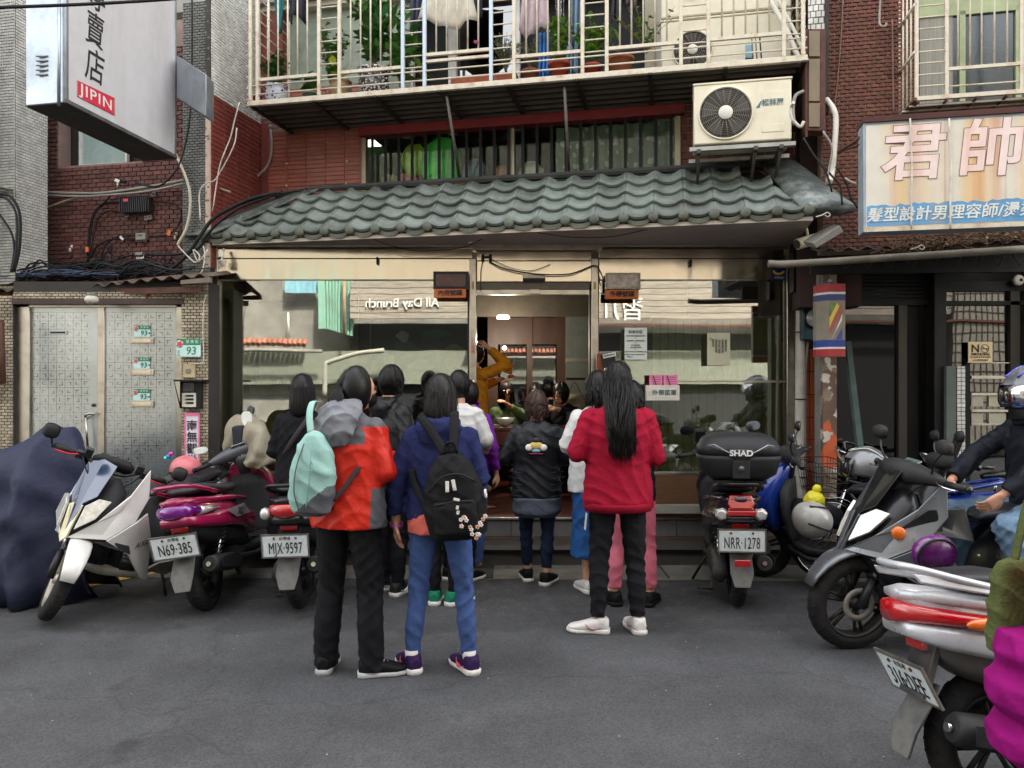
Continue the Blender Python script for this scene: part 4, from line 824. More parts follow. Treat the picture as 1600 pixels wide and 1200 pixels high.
def dotmat(name,base,fg,sc):
 m=M(name,base,.25,coat=.5,bump=0);nt=m.node_tree;v=nt.nodes.new('ShaderNodeTexVoronoi');v.inputs['Scale'].default_value=sc;tc=nt.nodes.new('ShaderNodeTexCoord');nt.links.new(tc.outputs['Object'],v.inputs['Vector'])
 mr=nt.nodes.new('ShaderNodeMapRange');mr.inputs[1].default_value=.42;mr.inputs[2].default_value=.36;nt.links.new(v.outputs['Distance'],mr.inputs[0]);bs=nt.nodes['Principled BSDF']
 mx=nt.nodes.new('ShaderNodeMixRGB');mx.inputs[1].default_value=srgb(base)+(1,);mx.inputs[2].default_value=srgb(fg)+(1,);nt.links.new(mr.outputs[0],mx.inputs[0]);nt.links.new(mx.outputs[0],bs.inputs['Base Color']);return m
jar=[(.075,0),(.095,.03),(.1,.08),(.098,.13),(.085,.16),(.1,.175),(.1,.185),(.08,.18),(0,.15)]
big=[(.09,0),(.125,.02),(.135,.09),(.138,.15),(.128,.2),(.15,.235),(.15,.25),(.12,.24),(0,.2)]
PO=BO+.2
p1=pot(432,PO,.09,.17,dotmat('blue_china',(196,198,206),(42,54,130),34),'blue and white china jar planter at the west end of the balcony',prof=jar)
p2=pot(484,PO,.06,.1,M('mint_pot',(120,144,130),.5),'small mint green pot on a red saucer')
p3=pot(532,PO+.02,.12,.19,tan,'tan glazed round pot behind the railing',prof=[(a*1.02,b)for a,b in jar])
p4=pot(584,PO,.14,.24,dotmat('diamond_china',(50,40,46),(200,196,190),46),'brown and cream diamond patterned jar planter',prof=big)
for(a,b2,lab)in((618,702,'long terracotta trough on the balcony, the western one'),(704,770,'long ribbed terracotta trough beneath the small rail gate'),(771,806,'short terracotta trough behind the bushy rosemary')):
 s0,s1=SU(a,PO),SU(b2,PO);q=urect(MB(),s0,BZ+.05,s1,BZ+(.13 if a<700 else.19),PO,.16);o=q.build('plant_trough',terra,bevel=.008);tag(o,lab,'trough')
 if a>700:tag(urect(MB(),s0-.01,BZ+.165,s1+.0,BZ+.195,PO-.01,.18).build('trough_rim',terra,bevel=.004),None)if False else None
p5=pot(829,PO,.068,.13,terra,'small dark terracotta pot holding rosemary');p6=pot(874,PO-.03,.085,.16,redpot,'bright red brown plastic pot with a flared rim');p7=pot(926,PO,.07,.13,redpot,'red brown pot partly behind the railing posts');p8=pot(969,PO,.105,.17,M('terra2',(166,98,66),.7,var=.15,dirt=(150,120,96),dscale=9),'wide orange terracotta pot filled with dry roots',base=.85)
pot(400,PO-.02,.05,.11,redpot,'small red pot in the western balcony corner')
plant(p1,.42,.16,.06,.04,16,14,leafm[1],'leafy climber in the blue and white jar',1)
plant(p2,.2,.14,.11,.06,8,3,leafm[1],'dark broad leaved plant in the mint pot',2)
plant(uorg(520,PO+.1,BZ+.2),.75,.2,.05,.022,24,34,leafm[0],'thorny shrub with small leaves and red flowers',3,flower=((196,60,56),3))
plant(p3,.28,.12,.1,.07,5,2,leafm[4],'yellow green leaved plant in the tan pot',13)
plant(p4,.9,.3,.13,.06,26,15,leafm[1],'tall glossy fan leaved plant in the diamond jar',4,up_=.3,flower=((200,66,60),2))
plant(uorg(625,PO+.05,BZ+.15),.75,.22,.12,.06,18,13,leafm[0],'glossy leaved plant between the jar and the blue post',14,up_=.3)
plant(uorg(662,PO+.02,BZ+.14),.38,.2,.1,.05,5,4,leafm[2],'light green leaves drooping past the blue post',15)
plant(uorg(790,PO-.02,BZ+.17),.38,.17,.025,.005,60,34,leafm[3],'bushy grey green rosemary behind the railing',5,name='rosemary_bush',up_=.5)
plant(p5,.34,.14,.025,.005,44,28,leafm[3],'second rosemary in the dark terracotta pot',6,name='rosemary_bush',up_=.5)
plant(p6,.5,.17,.075,.05,16,13,leafm[2],'fresh light green leafy plant in the bright red pot',7,flower=None)
plant(p7,.52,.2,.065,.045,18,15,leafm[2],'light green leafy plant leaning over the railing',8)
plant(p8,.3,.12,.12,.03,3,1,leafm[2],'single upright green shoot in the wide pot',9,up_=.9)
plant(uorg(1010,PO-.1,BZ+.2),.45,.3,.045,.03,12,9,leafm[2],'sparse twiggy branch reaching over to the fan unit',10,droop=.1)
b=leafmesh(.03,.024,None);f=MB()
for j in range(9):f.add(b.v,b.f,Euler((.3+.5*(j%2),0,j*.8)).to_matrix().to_4x4())
o=f.build('pink_blossom',M('pink_blossom',(214,120,180),.6));o.location=PU(744,67,BO-.01);tag(o,'pink blossom on the rail of the little gate','flower')
def cloth(px0,px1,py0,py1,off,mat,lab,seed,name='hanging_cloth',cat='laundry',slant=0.):
 rnd=random.Random(seed);b=MB();n,m_=16,10;vs=[]
 for j in range(m_+1):
  for i in range(n+1):
   u,v=i/n,j/m_;pu=px0+(px1-px0)*u+slant*v*(u-.5)*20;pv=py0+(py1-py0)*v+7*math.sin(u*7+seed)*v
   q=PU(pu,pv,off)+UN*(.03*math.sin(u*17+seed+2*v)*(.4+v));vs.append(q)
 b.add(vs,[(j*(n+1)+i,j*(n+1)+i+1,(j+1)*(n+1)+i+1,(j+1)*(n+1)+i)for j in range(m_)for i in range(n)],smooth=True);o=b.build(name,mat)
 s=o.modifiers.new('t','SOLIDIFY');s.thickness=.004;return tag(o,lab,cat)
CL=BO+.45
cloth(425,448,-60,45,CL,M('teal_cloth',(30,112,118),.8),'teal towel hanging at the west end of the balcony',1,slant=-1)
cloth(452,482,-60,30,CL,M('dark_cloth',(44,46,56),.9),'dark garment hanging beside the teal towel',2)
cloth(640,662,-60,60,CL+.1,M('slate_cloth',(60,64,84),.9),'slate blue garment hanging behind the rungs',3)
cloth(672,726,-60,38,CL,M('cream_cloth',(190,182,166),.9),'cream garment hanging in the middle of the balcony',4,slant=2)
cloth(690,752,-60,30,CL+.1,M('navy_cloth',(30,32,44),.9),'navy garment hanging behind the cream one',5)
cloth(822,850,-60,52,CL-.05,M('lilac_cloth',(176,156,160),.9),'pale pink towel hanging near the rosemary',6,slant=1)
cloth(893,914,-60,66,CL,M('jean_cloth',(112,132,150),.9),'faded blue trouser leg hanging on the balcony',7)
cloth(868,882,-60,36,CL,dotmat('stripe_cloth',(40,42,48),(180,180,176),60),'black and white patterned scarf hanging on the balcony',8)
cloth(955,972,-60,34,CL,M('char_cloth',(54,52,60),.9),'charcoal sock shaped garment hanging on the balcony',9);cloth(978,994,-60,16,CL,M('plum_cloth',(96,84,98),.9),'plum garment hanging beside the charcoal one',10)
cloth(842,858,52,128,CL+.1,M('blue_sheet',(48,118,190),.5),'bright blue board standing behind the red pot',11,name='blue_board',cat='board');cloth(886,902,66,122,CL+.12,M('pale_blue',(120,150,180),.6),'pale blue board behind the leafy plant',12,name='pale_board',cat='board')
t=thing('wall_bracket_tool','small blue clamp and rods lying by the balcony rail','clamp',PU(1172,78,BO+.2));part(ubox(MB(),1165,70,1177,90,BO+.2,.04),'clamp_body',M('clamp_blue',(120,164,186),.4),t)
for(a,c_)in((1174,52),(1180,53),(1187,57)):part(MB().tube([PU(a,c_,BO+.2),PU(a+3,96,BO+.2)],.006,6),'rod',grey_paint if a<1185 else plastic_black,t)
# WEST SIDE: pillar, side wall, brick wall, tile column
PF=6.35
pil=thing('tiled_pillar','grey mosaic tiled pillar between the brick wall and the tiled roof','pillar',uorg(306,PF,2.4))
def twall(t,px0,px1,z0,z1,off,mat,bw,bh,jt,lim=300,dep=.01,bond=.5,back=grout,holes=(),vis=None,bev=.06,jit=.001):
 part(urect(MB(),SU(px0,off),z0,SU(px1,off),z1,off+dep*.2,.12)if not holes else MB().box((0,-50,0),(.01,.01,.01)),'wall_backing',back,t)if not holes else None
 return pieces(t,'wall_tile' if 'tile' in mat.name else 'brick',mat,uorg(px0,off,z0),UD,SU(px1,off)-SU(px0,off),z1-z0,bw,bh,jt,dep,bond,holes,lim,bev,jit,vis)
twall(pil,286,329,2.3,5.0,PF,grey_tile,.05,.024,.004,lim=0,back=M('grout_grey',(72,70,66),.9))
sw=thing('side_wall','return wall of white mosaic above long red tiles beside the balcony','wall',uorg(329,PF,3))
o0=uorg(329.5,PF,2.6);L_=(WO-PF)/cs+.02;SD=UB
def swrect(z0,z1,m_,nm):b=MB();b.hexa([o0+Vector((-.05,0,z0-2.6)),o0+SD*L_+Vector((-.05,0,z0-2.6)),o0+SD*L_+Vector((-.05,0,z1-2.6)),o0+Vector((-.05,0,z1-2.6))],[v+Vector((.045,-.01,0))for v in(o0+Vector((-.05,0,z0-2.6)),o0+SD*L_+Vector((-.05,0,z0-2.6)),o0+SD*L_+Vector((-.05,0,z1-2.6)),o0+Vector((-.05,0,z1-2.6)))]);part(b,nm,m_,sw)
zsplit=ZU(329,146,PF)
swrect(2.6,zsplit,mortar,'wall_backing');swrect(zsplit,5.2,grout,'wall_backing')
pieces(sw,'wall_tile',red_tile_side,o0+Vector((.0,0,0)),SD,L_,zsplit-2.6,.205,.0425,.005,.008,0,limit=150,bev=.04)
pieces(sw,'mosaic_tile',white_tile,o0+Vector((0,0,zsplit-2.6)),SD,L_,1.4,.05,.027,.005,.008,.5,limit=0)
BW=6.62
bwl=thing('brick_wall','dark purplish brick wall behind the hanging shop sign and the cable boxes','wall',uorg(160,BW,3.3))
b0=SU(30,BW);hz0,hz1=ZU(140,257,BW),ZU(140,257,BW)+.75;wz0_=2.35
hx0,hx1=SU(91,BW)-b0,SU(222,BW)-b0
for(a,c_,e_,f_)in((0,wz0_,SU(287,BW)-b0,hz0),(0,hz0,hx0,5),(hx1,hz0,SU(287,BW)-b0,5),(hx0,hz1,hx1,5)):part(urect(MB(),b0+a,c_,b0+e_,f_,BW+.004,.16),'wall_backing',mortar_dark,bwl)
pieces(bwl,'brick',brick_dark,uorg(30,BW,wz0_),UD,SU(287,BW)-b0,4.75-wz0_,.089,.0425,.0075,.011,.5,[(hx0,hz0-wz0_,hx1,hz1-wz0_)],300,.05,.0012,visible=(37,170,290,440))
part(urect(MB(),b0+hx0,hz0,b0+hx1,hz1,BW+.2,.02),'recess_back',M('recess',(52,50,46),.8,world=True),bwl)
w2=thing('small_window','white framed frosted window recessed in the brick wall under the hanging sign','window',uorg(150,BW,hz0))
a0,a1=SU(114,BW),SU(190,BW)
part(urect(MB(),a0,hz0+.0,a1,hz0+.035,BW+.1,.04),'window_frame',white_paint,w2);part(urect(MB(),a0,hz0+.035,a0+.03,hz1,BW+.1,.04),'window_frame',white_paint,w2);part(urect(MB(),a1-.02,hz0+.035,a1,hz1,BW+.1,.04),'window_frame',white_paint,w2)
part(urect(MB(),a0+.03,hz0+.035,a1-.02,hz1,BW+.12,.01),'pane',M('frosted',(150,168,164),.25,world=True,var=.05),w2)
tc_=thing('tiled_column','white mosaic tiled corner column at the picture edge','column',uorg(10,6.0,2.5))
for(a,c_,m_)in((2.45,5.2,white_tile),(0,2.45,dirty_tile)):
 part(urect(MB(),SU(-60,6.0),a,SU(24,6.0),c_,6.004,.3),'wall_backing',grout,tc_)
 L_=pieces(tc_,'wall_tile' if a else 'lower_tile',m_,uorg(-12,6.0,a),UD,SU(24,6.0)-SU(-12,6.0),c_-a,.052,.0265,.005,.01,.5,(),300 if a else 120,.07,.001)
o1=uorg(24,6.0,2.55);pieces(tc_,'side_tile',white_tile,o1,UB,.36,2.6,.052,.0265,.005,.008,.5,limit=0);b=MB();q=uorg(24,6.0,0)+Vector((-.02,.02,0));b.hexa([q,q+UB*.36,q+UB*.36+Vector((0,0,5.2)),q+Vector((0,0,5.2))],[v+Vector((.014,0,0))for v in(q,q+UB*.36,q+UB*.36+Vector((0,0,5.2)),q+Vector((0,0,5.2)))]);part(b,'wall_backing',grout,tc_)
# big hanging sign
c_n,c_f=P(101,160,5.04),P(275,248,6.3);zb=3.395;nl=P(40,168,5.1);zt_=5.0
A=Vector((c_n.x,c_n.y,zb));B=Vector((c_f.x,c_f.y,zb));C=Vector((nl.x,nl.y-.0,zb));dAB=(B-A).normalized();Dp=C+(B-A)
sg=thing('hanging_sign','big weathered light box sign with brushed characters 專賣店 and a red JIPIN stamp','sign',A)
signm=M('sign_face',(196,194,196),.35,metal=.0,world=True,var=.05,dirt=(150,148,146),dirt_amt=.45,dscale=2.2,streak=True);sigm=M('sign_metal',(160,168,176),.3,metal=.75,world=True,var=.25,scale=2.5,dirt=(104,106,100),dirt_amt=.6,dscale=3)
H_=Vector((0,0,zt_-zb));inset=.012
b=MB();b.hexa([A,B,Dp,C],[v+H_ for v in(A,B,Dp,C)]);part(b,'sign_box',sigm,sg,bevel=.006)
nf=dAB.cross(Vector((0,0,1))).normalized()
q=[A+nf*.004+dAB*.01+Vector((0,0,.03)),B+nf*.004-dAB*.03+Vector((0,0,.03))]
b=MB();b.hexa(q+[q[1]+H_*.98,q[0]+H_*.98],[v-nf*.003 for v in q+[q[1]+H_*.98,q[0]+H_*.98]]);part(b,'sign_face',signm,sg)
for e in(A+nf*.01+dAB*.0,B+nf*.01-dAB*.03):b=MB();b.hexa([e,e+dAB*.025,e+dAB*.025+H_,e+H_],[v-nf*.012 for v in(e,e+dAB*.025,e+dAB*.025+H_,e+H_)]);part(b,'edge_trim',sigm,sg,bevel=.002)
part(MB().hexa([A+nf*.012,B+nf*.012,B+nf*.012+Vector((0,0,.025)),A+nf*.012+Vector((0,0,.025))],[v-nf*.014 for v in(A+nf*.012,B+nf*.012,B+nf*.012+Vector((0,0,.025)),A+nf*.012+Vector((0,0,.025)))]),'edge_trim',M('edge_dark',(96,96,94),.6,metal=.4,world=True,var=.4),sg)
b=MB();b.hexa([v-Vector((0,0,.004))for v in(A,B,Dp,C)],[v+Vector((0,0,.001))for v in(A,B,Dp,C)]);part(b,'sign_underside',M('under_rust',(56,52,48),.8,world=True,var=.4,dirt=(96,84,60),dscale=4),sg)
SB=basis(dAB,(0,0,1))
def onface(px,py):
 d=P(px,py,1.)-Vector((0,0,CH));o=Vector((0,0,CH));pl=A+nf*.0055;t=(pl-o).dot(nf)/d.dot(nf);return o+d*t
def glyph_at(s,pcx,pcy,w_,ysc):text(s,w_,onface(pcx,pcy),SB,ink,sg,True,ext=.0006,shear=.12,bold=.0015,sx=ysc)
glyph_at('專',149,-8,.27,.78);glyph_at('賣',147.5,50,.25,.78);glyph_at('店',147.5,107,.25,.8)
c4=[onface(*p)for p in((121,152),(178,178),(178,180),(121,126))]
c4=[onface(122,151),onface(178,179.5),onface(178,153.5),onface(122,127)]
b=MB();b.hexa(c4,[v+nf*.0012 for v in c4]);part(b,'red_stamp',M('stamp_red',(200,44,66),.5,world=True,var=.06),sg)
m_=lambda a,t:a+(sum(c4,Vector())/4-a)*t
for i in range(4):
 a,c_=m_(c4[i],-.045),m_(c4[(i+1)%4],-.045);part(MB().tube([a+nf*.001,c_+nf*.001],.0016,5),'stamp_border',MATS['stamp_red'],sg)
text('JIPIN',.105,sum(c4,Vector())/4+nf*.002,SB,paper,sg,True,ext=.0006,sx=1.35,bold=.001,spacing=1.15)
fr_=(A-C).normalized()
for k in range(5):c_=P(66,88+k*7.2,5.07);b=MB();b.box(c_+Vector((0,-.006,0)),(.075,.016,.014));part(b,'louver',sigm,sg,bevel=.004)
part(MB().tube([P(92,0,5.02),P(92,165,5.02)],.012,6),'edge_seam',sigm,sg)
ar=thing('sign_arm','zinc box arm fixing the hanging sign to the grey pillar','bracket',P(300,130,6.2))
a=[P(276,152,6.2),P(276,86,6.2),P(322,116,5.95),P(322,182,5.95)];b=MB();b.hexa(a,[v+Vector((0,.16,0))for v in a]);part(b,'arm_box',sigm,ar,bevel=.006)
# rusty corrugated canopy over the side door
cn=thing('corrugated_canopy','rusty corrugated sheet canopy over the steel double door','canopy',P(170,450,6.2))
rustm=M('rust_sheet',(92,78,66),.7,metal=.2,world=True,var=.35,scale=6,dirt=(60,42,32),dirt_amt=.8,dscale=4)
C0,C1=5.86,6.6;zc0,zc1=2.372,2.50
b=MB();NN=150;vs=[];s0,s1=SU(-60,C0),SU(327,C0)
for i in range(NN+1):
 s=s0+(s1-s0)*i/NN;w=.016*math.cos(2*math.pi*s/.14);sag=.02*math.sin(i*.06)
 for(off,z)in((C0,zc0+.10*(i/NN)-.02+sag*.4),(C1+.02,zc1+.10*(i/NN))):vs.append(Vector((s/cs,off-T*s/cs,z+w)))
b.add(vs,[(2*i,2*i+2,2*i+3,2*i+1)for i in range(NN)],smooth=True);o=part(b,'corrugated_sheet',rustm,cn);q=o.modifiers.new('t','SOLIDIFY');q.thickness=.006
part(urect(MB(),s0,zc0-.05,s1-.1,zc0-.0,C0+.05,.03),'front_bar',rust_brown,cn)
part(MB().slab([PU(282,444,C0-.01),PU(328,441,C0-.01),PU(328,433,C0-.01),PU(282,438,C0-.01)],(0,.05,0)),'patch_strip',M('patch_grey',(120,106,92),.7,world=True,var=.3),cn)
for(p0,p1)in((PU(229,462,C0+.08),PU(301,501,BW-.0)),(PU(300,445,BW-.02),PU(300,514,BW-.02)),(PU(229,458,C0+.06),PU(306,458,BW-.05))):
 d_=(p1-p0);part(MB().tube([p0,p1],.024,4,flat=1.),'bracket_bar',rust_brown,cn)
part(MB().box(PU(308,470,BW-.1),(.07,.06,.1)),'bracket_plate',rust_brown,cn)
DW=6.62
dwl=thing('door_wall','stained cream mosaic tile wall around the steel double door','wall',P(300,600,DW))
def frect(b,px0,py0,px1,py1,d,dep):return fbox(b,px0,py0,px1,py1,d,dep)
for(x0,x1,y0,y1)in((284,326,440,900),(-80,21,462,900),(21,284,440,466)):
 part(frect(MB(),x0,y0,x1,y1,DW+.004,.25),'wall_backing',grout,dwl)
kx=DW/F
for i,(x0,x1,y0,y1,lm)in enumerate(((284,326,440,830,300),(-20,21,462,760,0),(21,284,456,468,0))):
 o=P(x0,y1,DW);pieces(dwl,'wall_tile',dirty_tile,o,(1,0,0),(x1-x0)*kx,(y1-y0)*kx,.052,.0265,.005,.01,.5,(),lm,.07,.001)
part(frect(MB(),18,466,286,475,DW-.02,.2),'door_lintel',M('lintel_brown',(66,52,44),.7,world=True,var=.3),dwl)
dr=thing('double_door','pale stainless double door etched with a square key pattern','door',P(155,850,6.7))
brush=M('door_steel',(172,178,180),.3,metal=.85,world=True,var=.2,scale=1.6,bump=.15,bscale=25)
shiny=M('pattern_steel',(150,149,138),.26,metal=.9,world=True,var=.4,scale=1.6)
DD=6.70
for(x0,x1,nm)in((30,158,'a'),(160,275,'b')):
 part(frect(MB(),x0,479,x1,852,DD,.04),'door_leaf',brush,dr,bevel=.003)
part(frect(MB(),22,474,46,852,DD-.03,.05),'door_post',steel_plain,dr,bevel=.003);part(frect(MB(),152,480,163,852,DD-.015,.03),'meeting_rail',steel_plain,dr,bevel=.003);part(frect(MB(),275,474,284,852,DD-.03,.08),'door_post',steel_plain,dr,bevel=.003);part(frect(MB(),22,473,284,480,DD-.03,.06),'door_head',steel_plain,dr,bevel=.002)
b=MB();cell=13.
def stroke(x0,y0,x1,y1):b.slab([P(x0,y1,DD-.0009),P(x1,y1,DD-.0009),P(x1,y0,DD-.0009),P(x0,y0,DD-.0009)],(0,.0006,0))
for(xa,xb)in((49,150),(166,274)):
 for r_ in range(27):
  for c in range(int((xb-xa)/cell)):
   x,y=xa+c*cell,488+r_*cell;t=.8;f=(r_+c)%4
   stroke(x,y,x+cell,y+t);stroke(x,y,x+t,y+cell)
   if f==0:stroke(x+4,y+5,x+10,y+5+t);stroke(x+8.6,y+5,x+10,y+10)
   elif f==1:stroke(x+4,y+8,x+10,y+8+t);stroke(x+4,y+4,x+5.4,y+9)
   elif f==2:stroke(x+4,y+4,x+10,y+5.3);stroke(x+4,y+4,x+5.4,y+10)
   else:stroke(x+4,y+9,x+10,y+10.3);stroke(x+8.6,y+4,x+10,y+10)
q=part(b,'etched_pattern',shiny,dr);q['kind']='stuff'
part(MB().lathe([(.0,-.02),(.014,-.02),(.016,0)],P(147,633,DD),(0,1,0),16),'door_lock',M('lock_brown',(84,70,52),.4,metal=.8),dr)
part(MB().tube(catmull([P(134,654,DD),P(134,649,DD-.06),P(141,646,DD-.07),P(147,648,DD-.05)],5),.012,8),'door_handle',steel_plain,dr)
part(MB().tube([P(134,652,DD-.06),P(137,700,DD-.06)],.01,8),'door_handle',steel_plain,dr)
greenp=M('plate_green',(30,122,82),.4);platew=M('plate_pale',(188,220,214),.4,var=.03);redp=M('plate_red',(196,74,80),.5)
def house_plate(cx,cy,w,h,d,lab,sub=True):
 t=thing('house_number_plate',lab,'number plate',P(cx,cy,d));x0,y0,x1,y1=cx-w/2,cy-h/2,cx+w/2,cy+h/2
 plate(x0,y0,x1,y1,d,.006,'plate',platew,t);plate(x0+.3,y0,x1-.3,y0+h*.34,d-.002,.003,'green_band',greenp,t,.0005)
 b=MB();b.lathe([(0,-.002),(w*.15*d/F,-.002),(w*.15*d/F,0)],P(x0+w*.14,y0+h*.28,d-.002),(0,1,0),14);part(b,'emblem_ring',paper,t)
 b=MB();q=P(x0+w*.14,y0+h*.28,d-.0045);pts=[q+Vector((math.cos(a)*w*.12*d/F*(1+.25*math.cos(5*a)),0,math.sin(a)*w*.12*d/F*(1+.25*math.cos(5*a))))for a in np.linspace(0,6.283,26)[:-1]];b.slab(pts,(0,.001,0));part(b,'flower_emblem',redp,t)
 text('93',h*.62*d/F,P(cx+w*.1,cy+h*.18,d-.002),FBASIS,greenp if not sub else M('num_teal',(40,84,80),.5),t,True,ext=.0006,sx=.95,shear=.12,bold=.0006)
 text('景美街' if not sub else '景美街',h*.22*d/F,P(cx+w*.15,y0+h*.17,d-.003),FBASIS,platew,t,True,ext=.0005,spacing=1.3)
 if sub:text('二樓',h*.17*d/F,P(cx+w*.38,cy+h*.18,d-.002),FBASIS,MATS['num_teal'],t,True,ext=.0005)
 else:text('文山',h*.17*d/F,P(x0+w*.09,cy+h*.3,d-.002),FBASIS,greenp,t,True,ext=.0005,vertical=True)
for(cy,lab)in((517.5,'topmost small house number plate 93 on the steel door'),(567.5,'middle small house number plate 93 on the steel door'),(617,'lowest small house number plate 93 on the steel door')):
 house_plate(222-(cy-517)*.01,cy,26,18,DD-.01,lab)
for(cy,lab)in((532,'mail slot under the topmost small number plate'),(581.5,'mail slot under the middle small number plate'),(631,'mail slot under the lowest small number plate')):
 t=thing('mail_slot',lab,'mail slot',P(221,cy,DD));plate(203,cy-5,240,cy+5,DD-.012,.012,'slot_frame',steel_plain,t,.003);plate(206,cy-2.5,236,cy+3,DD-.016,.006,'flap',steel,t,.002)
t=thing('mail_slot','dull mail slot on the plain western door leaf','mail slot',P(90,520,DD));plate(76,516,104,523,DD-.006,.006,'slot_frame',brush,t,.002);plate(78,518,102,521,DD-.008,.003,'flap',frame_dark,t,.001)
house_plate(294.5,543.5,38,28,6.55,'large green and white house number plate 93 beside the steel door',sub=False)
t=thing('doorbell','old cream doorbell button under the large number plate','doorbell',P(294,579,6.6));plate(286,569,304,590,6.58,.03,'bell_case',M('bell_cream',(180,164,126),.5,dirt=(110,90,60)),t,.003);plate(290,576,297,583,6.57,.012,'button',grey_paint,t,.002)
t=thing('intercom','black hooded door intercom with a white three button panel','intercom',P(294,615,6.55))
b=MB();pts=[P(271,593,6.42),P(284,638,6.6),P(313,638,6.6),P(317,593,6.42)];b.slab(pts,(0,.01,0))if False else None
plate(281,596,314,638,6.55,.05,'intercom_case',plastic_black,t,.003);plate(271,593,317,596,6.45,.16,'hood',plastic_black,t,.001)
b=MB();b.hexa([P(271,594,6.45),P(271,594,6.6),P(283,638,6.6),P(281,638,6.54)],[v+Vector((.004,0,0))for v in(P(271,594,6.45),P(271,594,6.6),P(283,638,6.6),P(281,638,6.54))]);part(b,'hood_side',plastic_black,t)
plate(285,598,303,612,6.545,.004,'lens_window',M('lens_grey',(62,72,74),.15),t);plate(284,614,306,636,6.543,.01,'button_panel',plastic_white,t,.002)
for k in range(3):plate(291,617+k*5.5,302,620+k*5.5,6.538,.006,'call_button',plastic_black,t,.001);plate(289,617.4+k*5.5,293,619.6+k*5.5,6.5375,.006,'name_tab',ink_soft,t,.0006)
bn=thing('paper_charm','pink edged vertical paper strip reading 南無觀世音菩薩 on the tiles','banner',P(299,700,6.56));bpx=M('charm_paper',(224,214,226),.8,var=.05)
plate(288,645,312,790,6.595,.002,'paper_strip',bpx,bn,0);
for(x0,x1,y0,y1)in((288,312,645,650),(288,290.5,650,790),(309.5,312,650,790)):plate(x0,y0,x1,y1,6.592,.002,'pink_border',M('charm_pink',(226,122,160),.7),bn,0)
text('南無觀世音菩薩',.096,P(299.8,720,6.59),FBASIS,ink,bn,True,ext=.0005,vertical=True,spacing=1.03,bold=.001)
tagpipe('bell_wire',[P(322,460,6.55),P(318,480,6.55),P(317,520,6.55),P(318,560,6.55),P(312,568,6.55),P(298,567,6.57)],.004,cable_white,'thin white wire looping down to the cream doorbell',cat='wire')
t=thing('round_lamp','small round white lamp under the rusty canopy','lamp',P(143,464,6.4));MB().ball((0,0,-.02),.055,14,sc=(1,1,.75)).build('lamp_globe',plastic_white,t);MB().lathe([(.03,0),(.05,.02),(.03,.03)],n=14).build('lamp_base',grey_paint,t)
tagpipe('rust_stake',[P(0,500,6.4),P(3,600,6.4)],.03,rust_brown,'rusty upright at the western picture edge',cat='post')
# boxes and cables on the brick wall
amp=thing('cable_amplifier','dark ribbed cable amplifier box with a pink label on the brick wall','amplifier',PU(214,321,BW-.06));amp.rotation_euler=(0,0,arz)
amt=M('amp_metal',(74,74,78),.45,metal=.6)
MB().box((0,0,0),(.30,.07,.145)).build('amplifier_case',amt,amp,bevel=.006)
for k in range(15):MB().box((-.14+k*.02,-.045,0),(.006,.03,.15),rot=Euler((0,R(3),0))).build('cooling_fin',amt,amp)
MB().box((-.075,-.062,.04),(.055,.004,.028)).build('pink_label',M('label_pink',(214,80,96),.5),amp)
for(x,z)in((.17,.10),(.09,-.12),(.13,-.115),(-.12,-.085)):MB().box((x,.02,z),(.04,.02,.04)).build('mounting_lug',grey_paint,amp);MB().tube([(x,-.0,z),(x,.03,z)],.008,8).build('bolt',frame_dark,amp)
t2=thing('splitter_box','small grey splitter box in the middle of the brick wall','junction box',PU(222,370,BW-.04));t2.rotation_euler=(0,0,arz);MB().box((0,0,0),(.11,.05,.065)).build('splitter_case',cable_grey,t2,bevel=.004);MB().box((0,-.026,.01),(.05,.002,.014)).build('print_label',ink_soft,t2)
for x in(-.04,-.015,.02,.04):MB().tube([(x,0,-.03),(x,0,-.05)],.008,8).build('connector',steel_plain,t2)
t3=thing('junction_box','grey tap box with metal connectors just above the cable bundle','junction box',PU(219,397,BW-.05));t3.rotation_euler=(0,0,arz);MB().box((0,0,0),(.08,.05,.03)).build('tap_case',cable_grey,t3,bevel=.003)
for x in(-.03,-.008,.015,.035):MB().tube([(x,0,-.01),(x+.005,-.01,-.07)],.01,8).build('connector',steel_plain,t3)
t4=thing('junction_box','rusty teal tap at the western end of the cable bundle','junction box',PU(148,408,BW-.05));t4.rotation_euler=(0,0,arz);MB().box((0,0,0),(.1,.05,.04)).build('tap_case',M('tap_teal',(84,100,98),.5,metal=.5,var=.4),t4,bevel=.006);MB().box((0,-.01,-.07),(.1,.04,.09)).build('dark_tap',plastic_black,t4,bevel=.004)
t5=thing('cable_clamp','metal cable clamp hooked on the grey pipes above the amplifier','clamp',PU(184,283,BW-.1));MB().box((0,0,0),(.05,.03,.03),rot=Euler((0,.4,0))).build('clamp_body',steel_plain,t5,bevel=.003);MB().tube([(.0,0,0),(.0,0,-.07)],.012,8).build('clamp_stem',steel_plain,t5);MB().tube([(.03,0,0),(.08,0,-.01)],.016,8).build('clamp_boot',cable_black,t5)
c_=0
def wc(pts,r,m_,lab,off=BW-.06,name='cable'):
 return cable(name,[PU(x,y,off+(random.uniform(-.02,.02)))for x,y in pts],r,m_,lab)
cable('conduit_pipe',[P(-20,290,5.8)]+[PU(x,y,BW-.14)for x,y in((40,299),(118,302),(165,301),(230,292),(290,281),(315,275))],.013,cable_grey,'upper grey conduit running along the brick wall')
cable('conduit_pipe',[P(-20,296,5.8)]+[PU(x,y,BW-.16)for x,y in((40,303),(118,307),(165,305),(230,299),(290,286),(330,276))],.01,cable_grey,'lower grey conduit tied to the upper one')
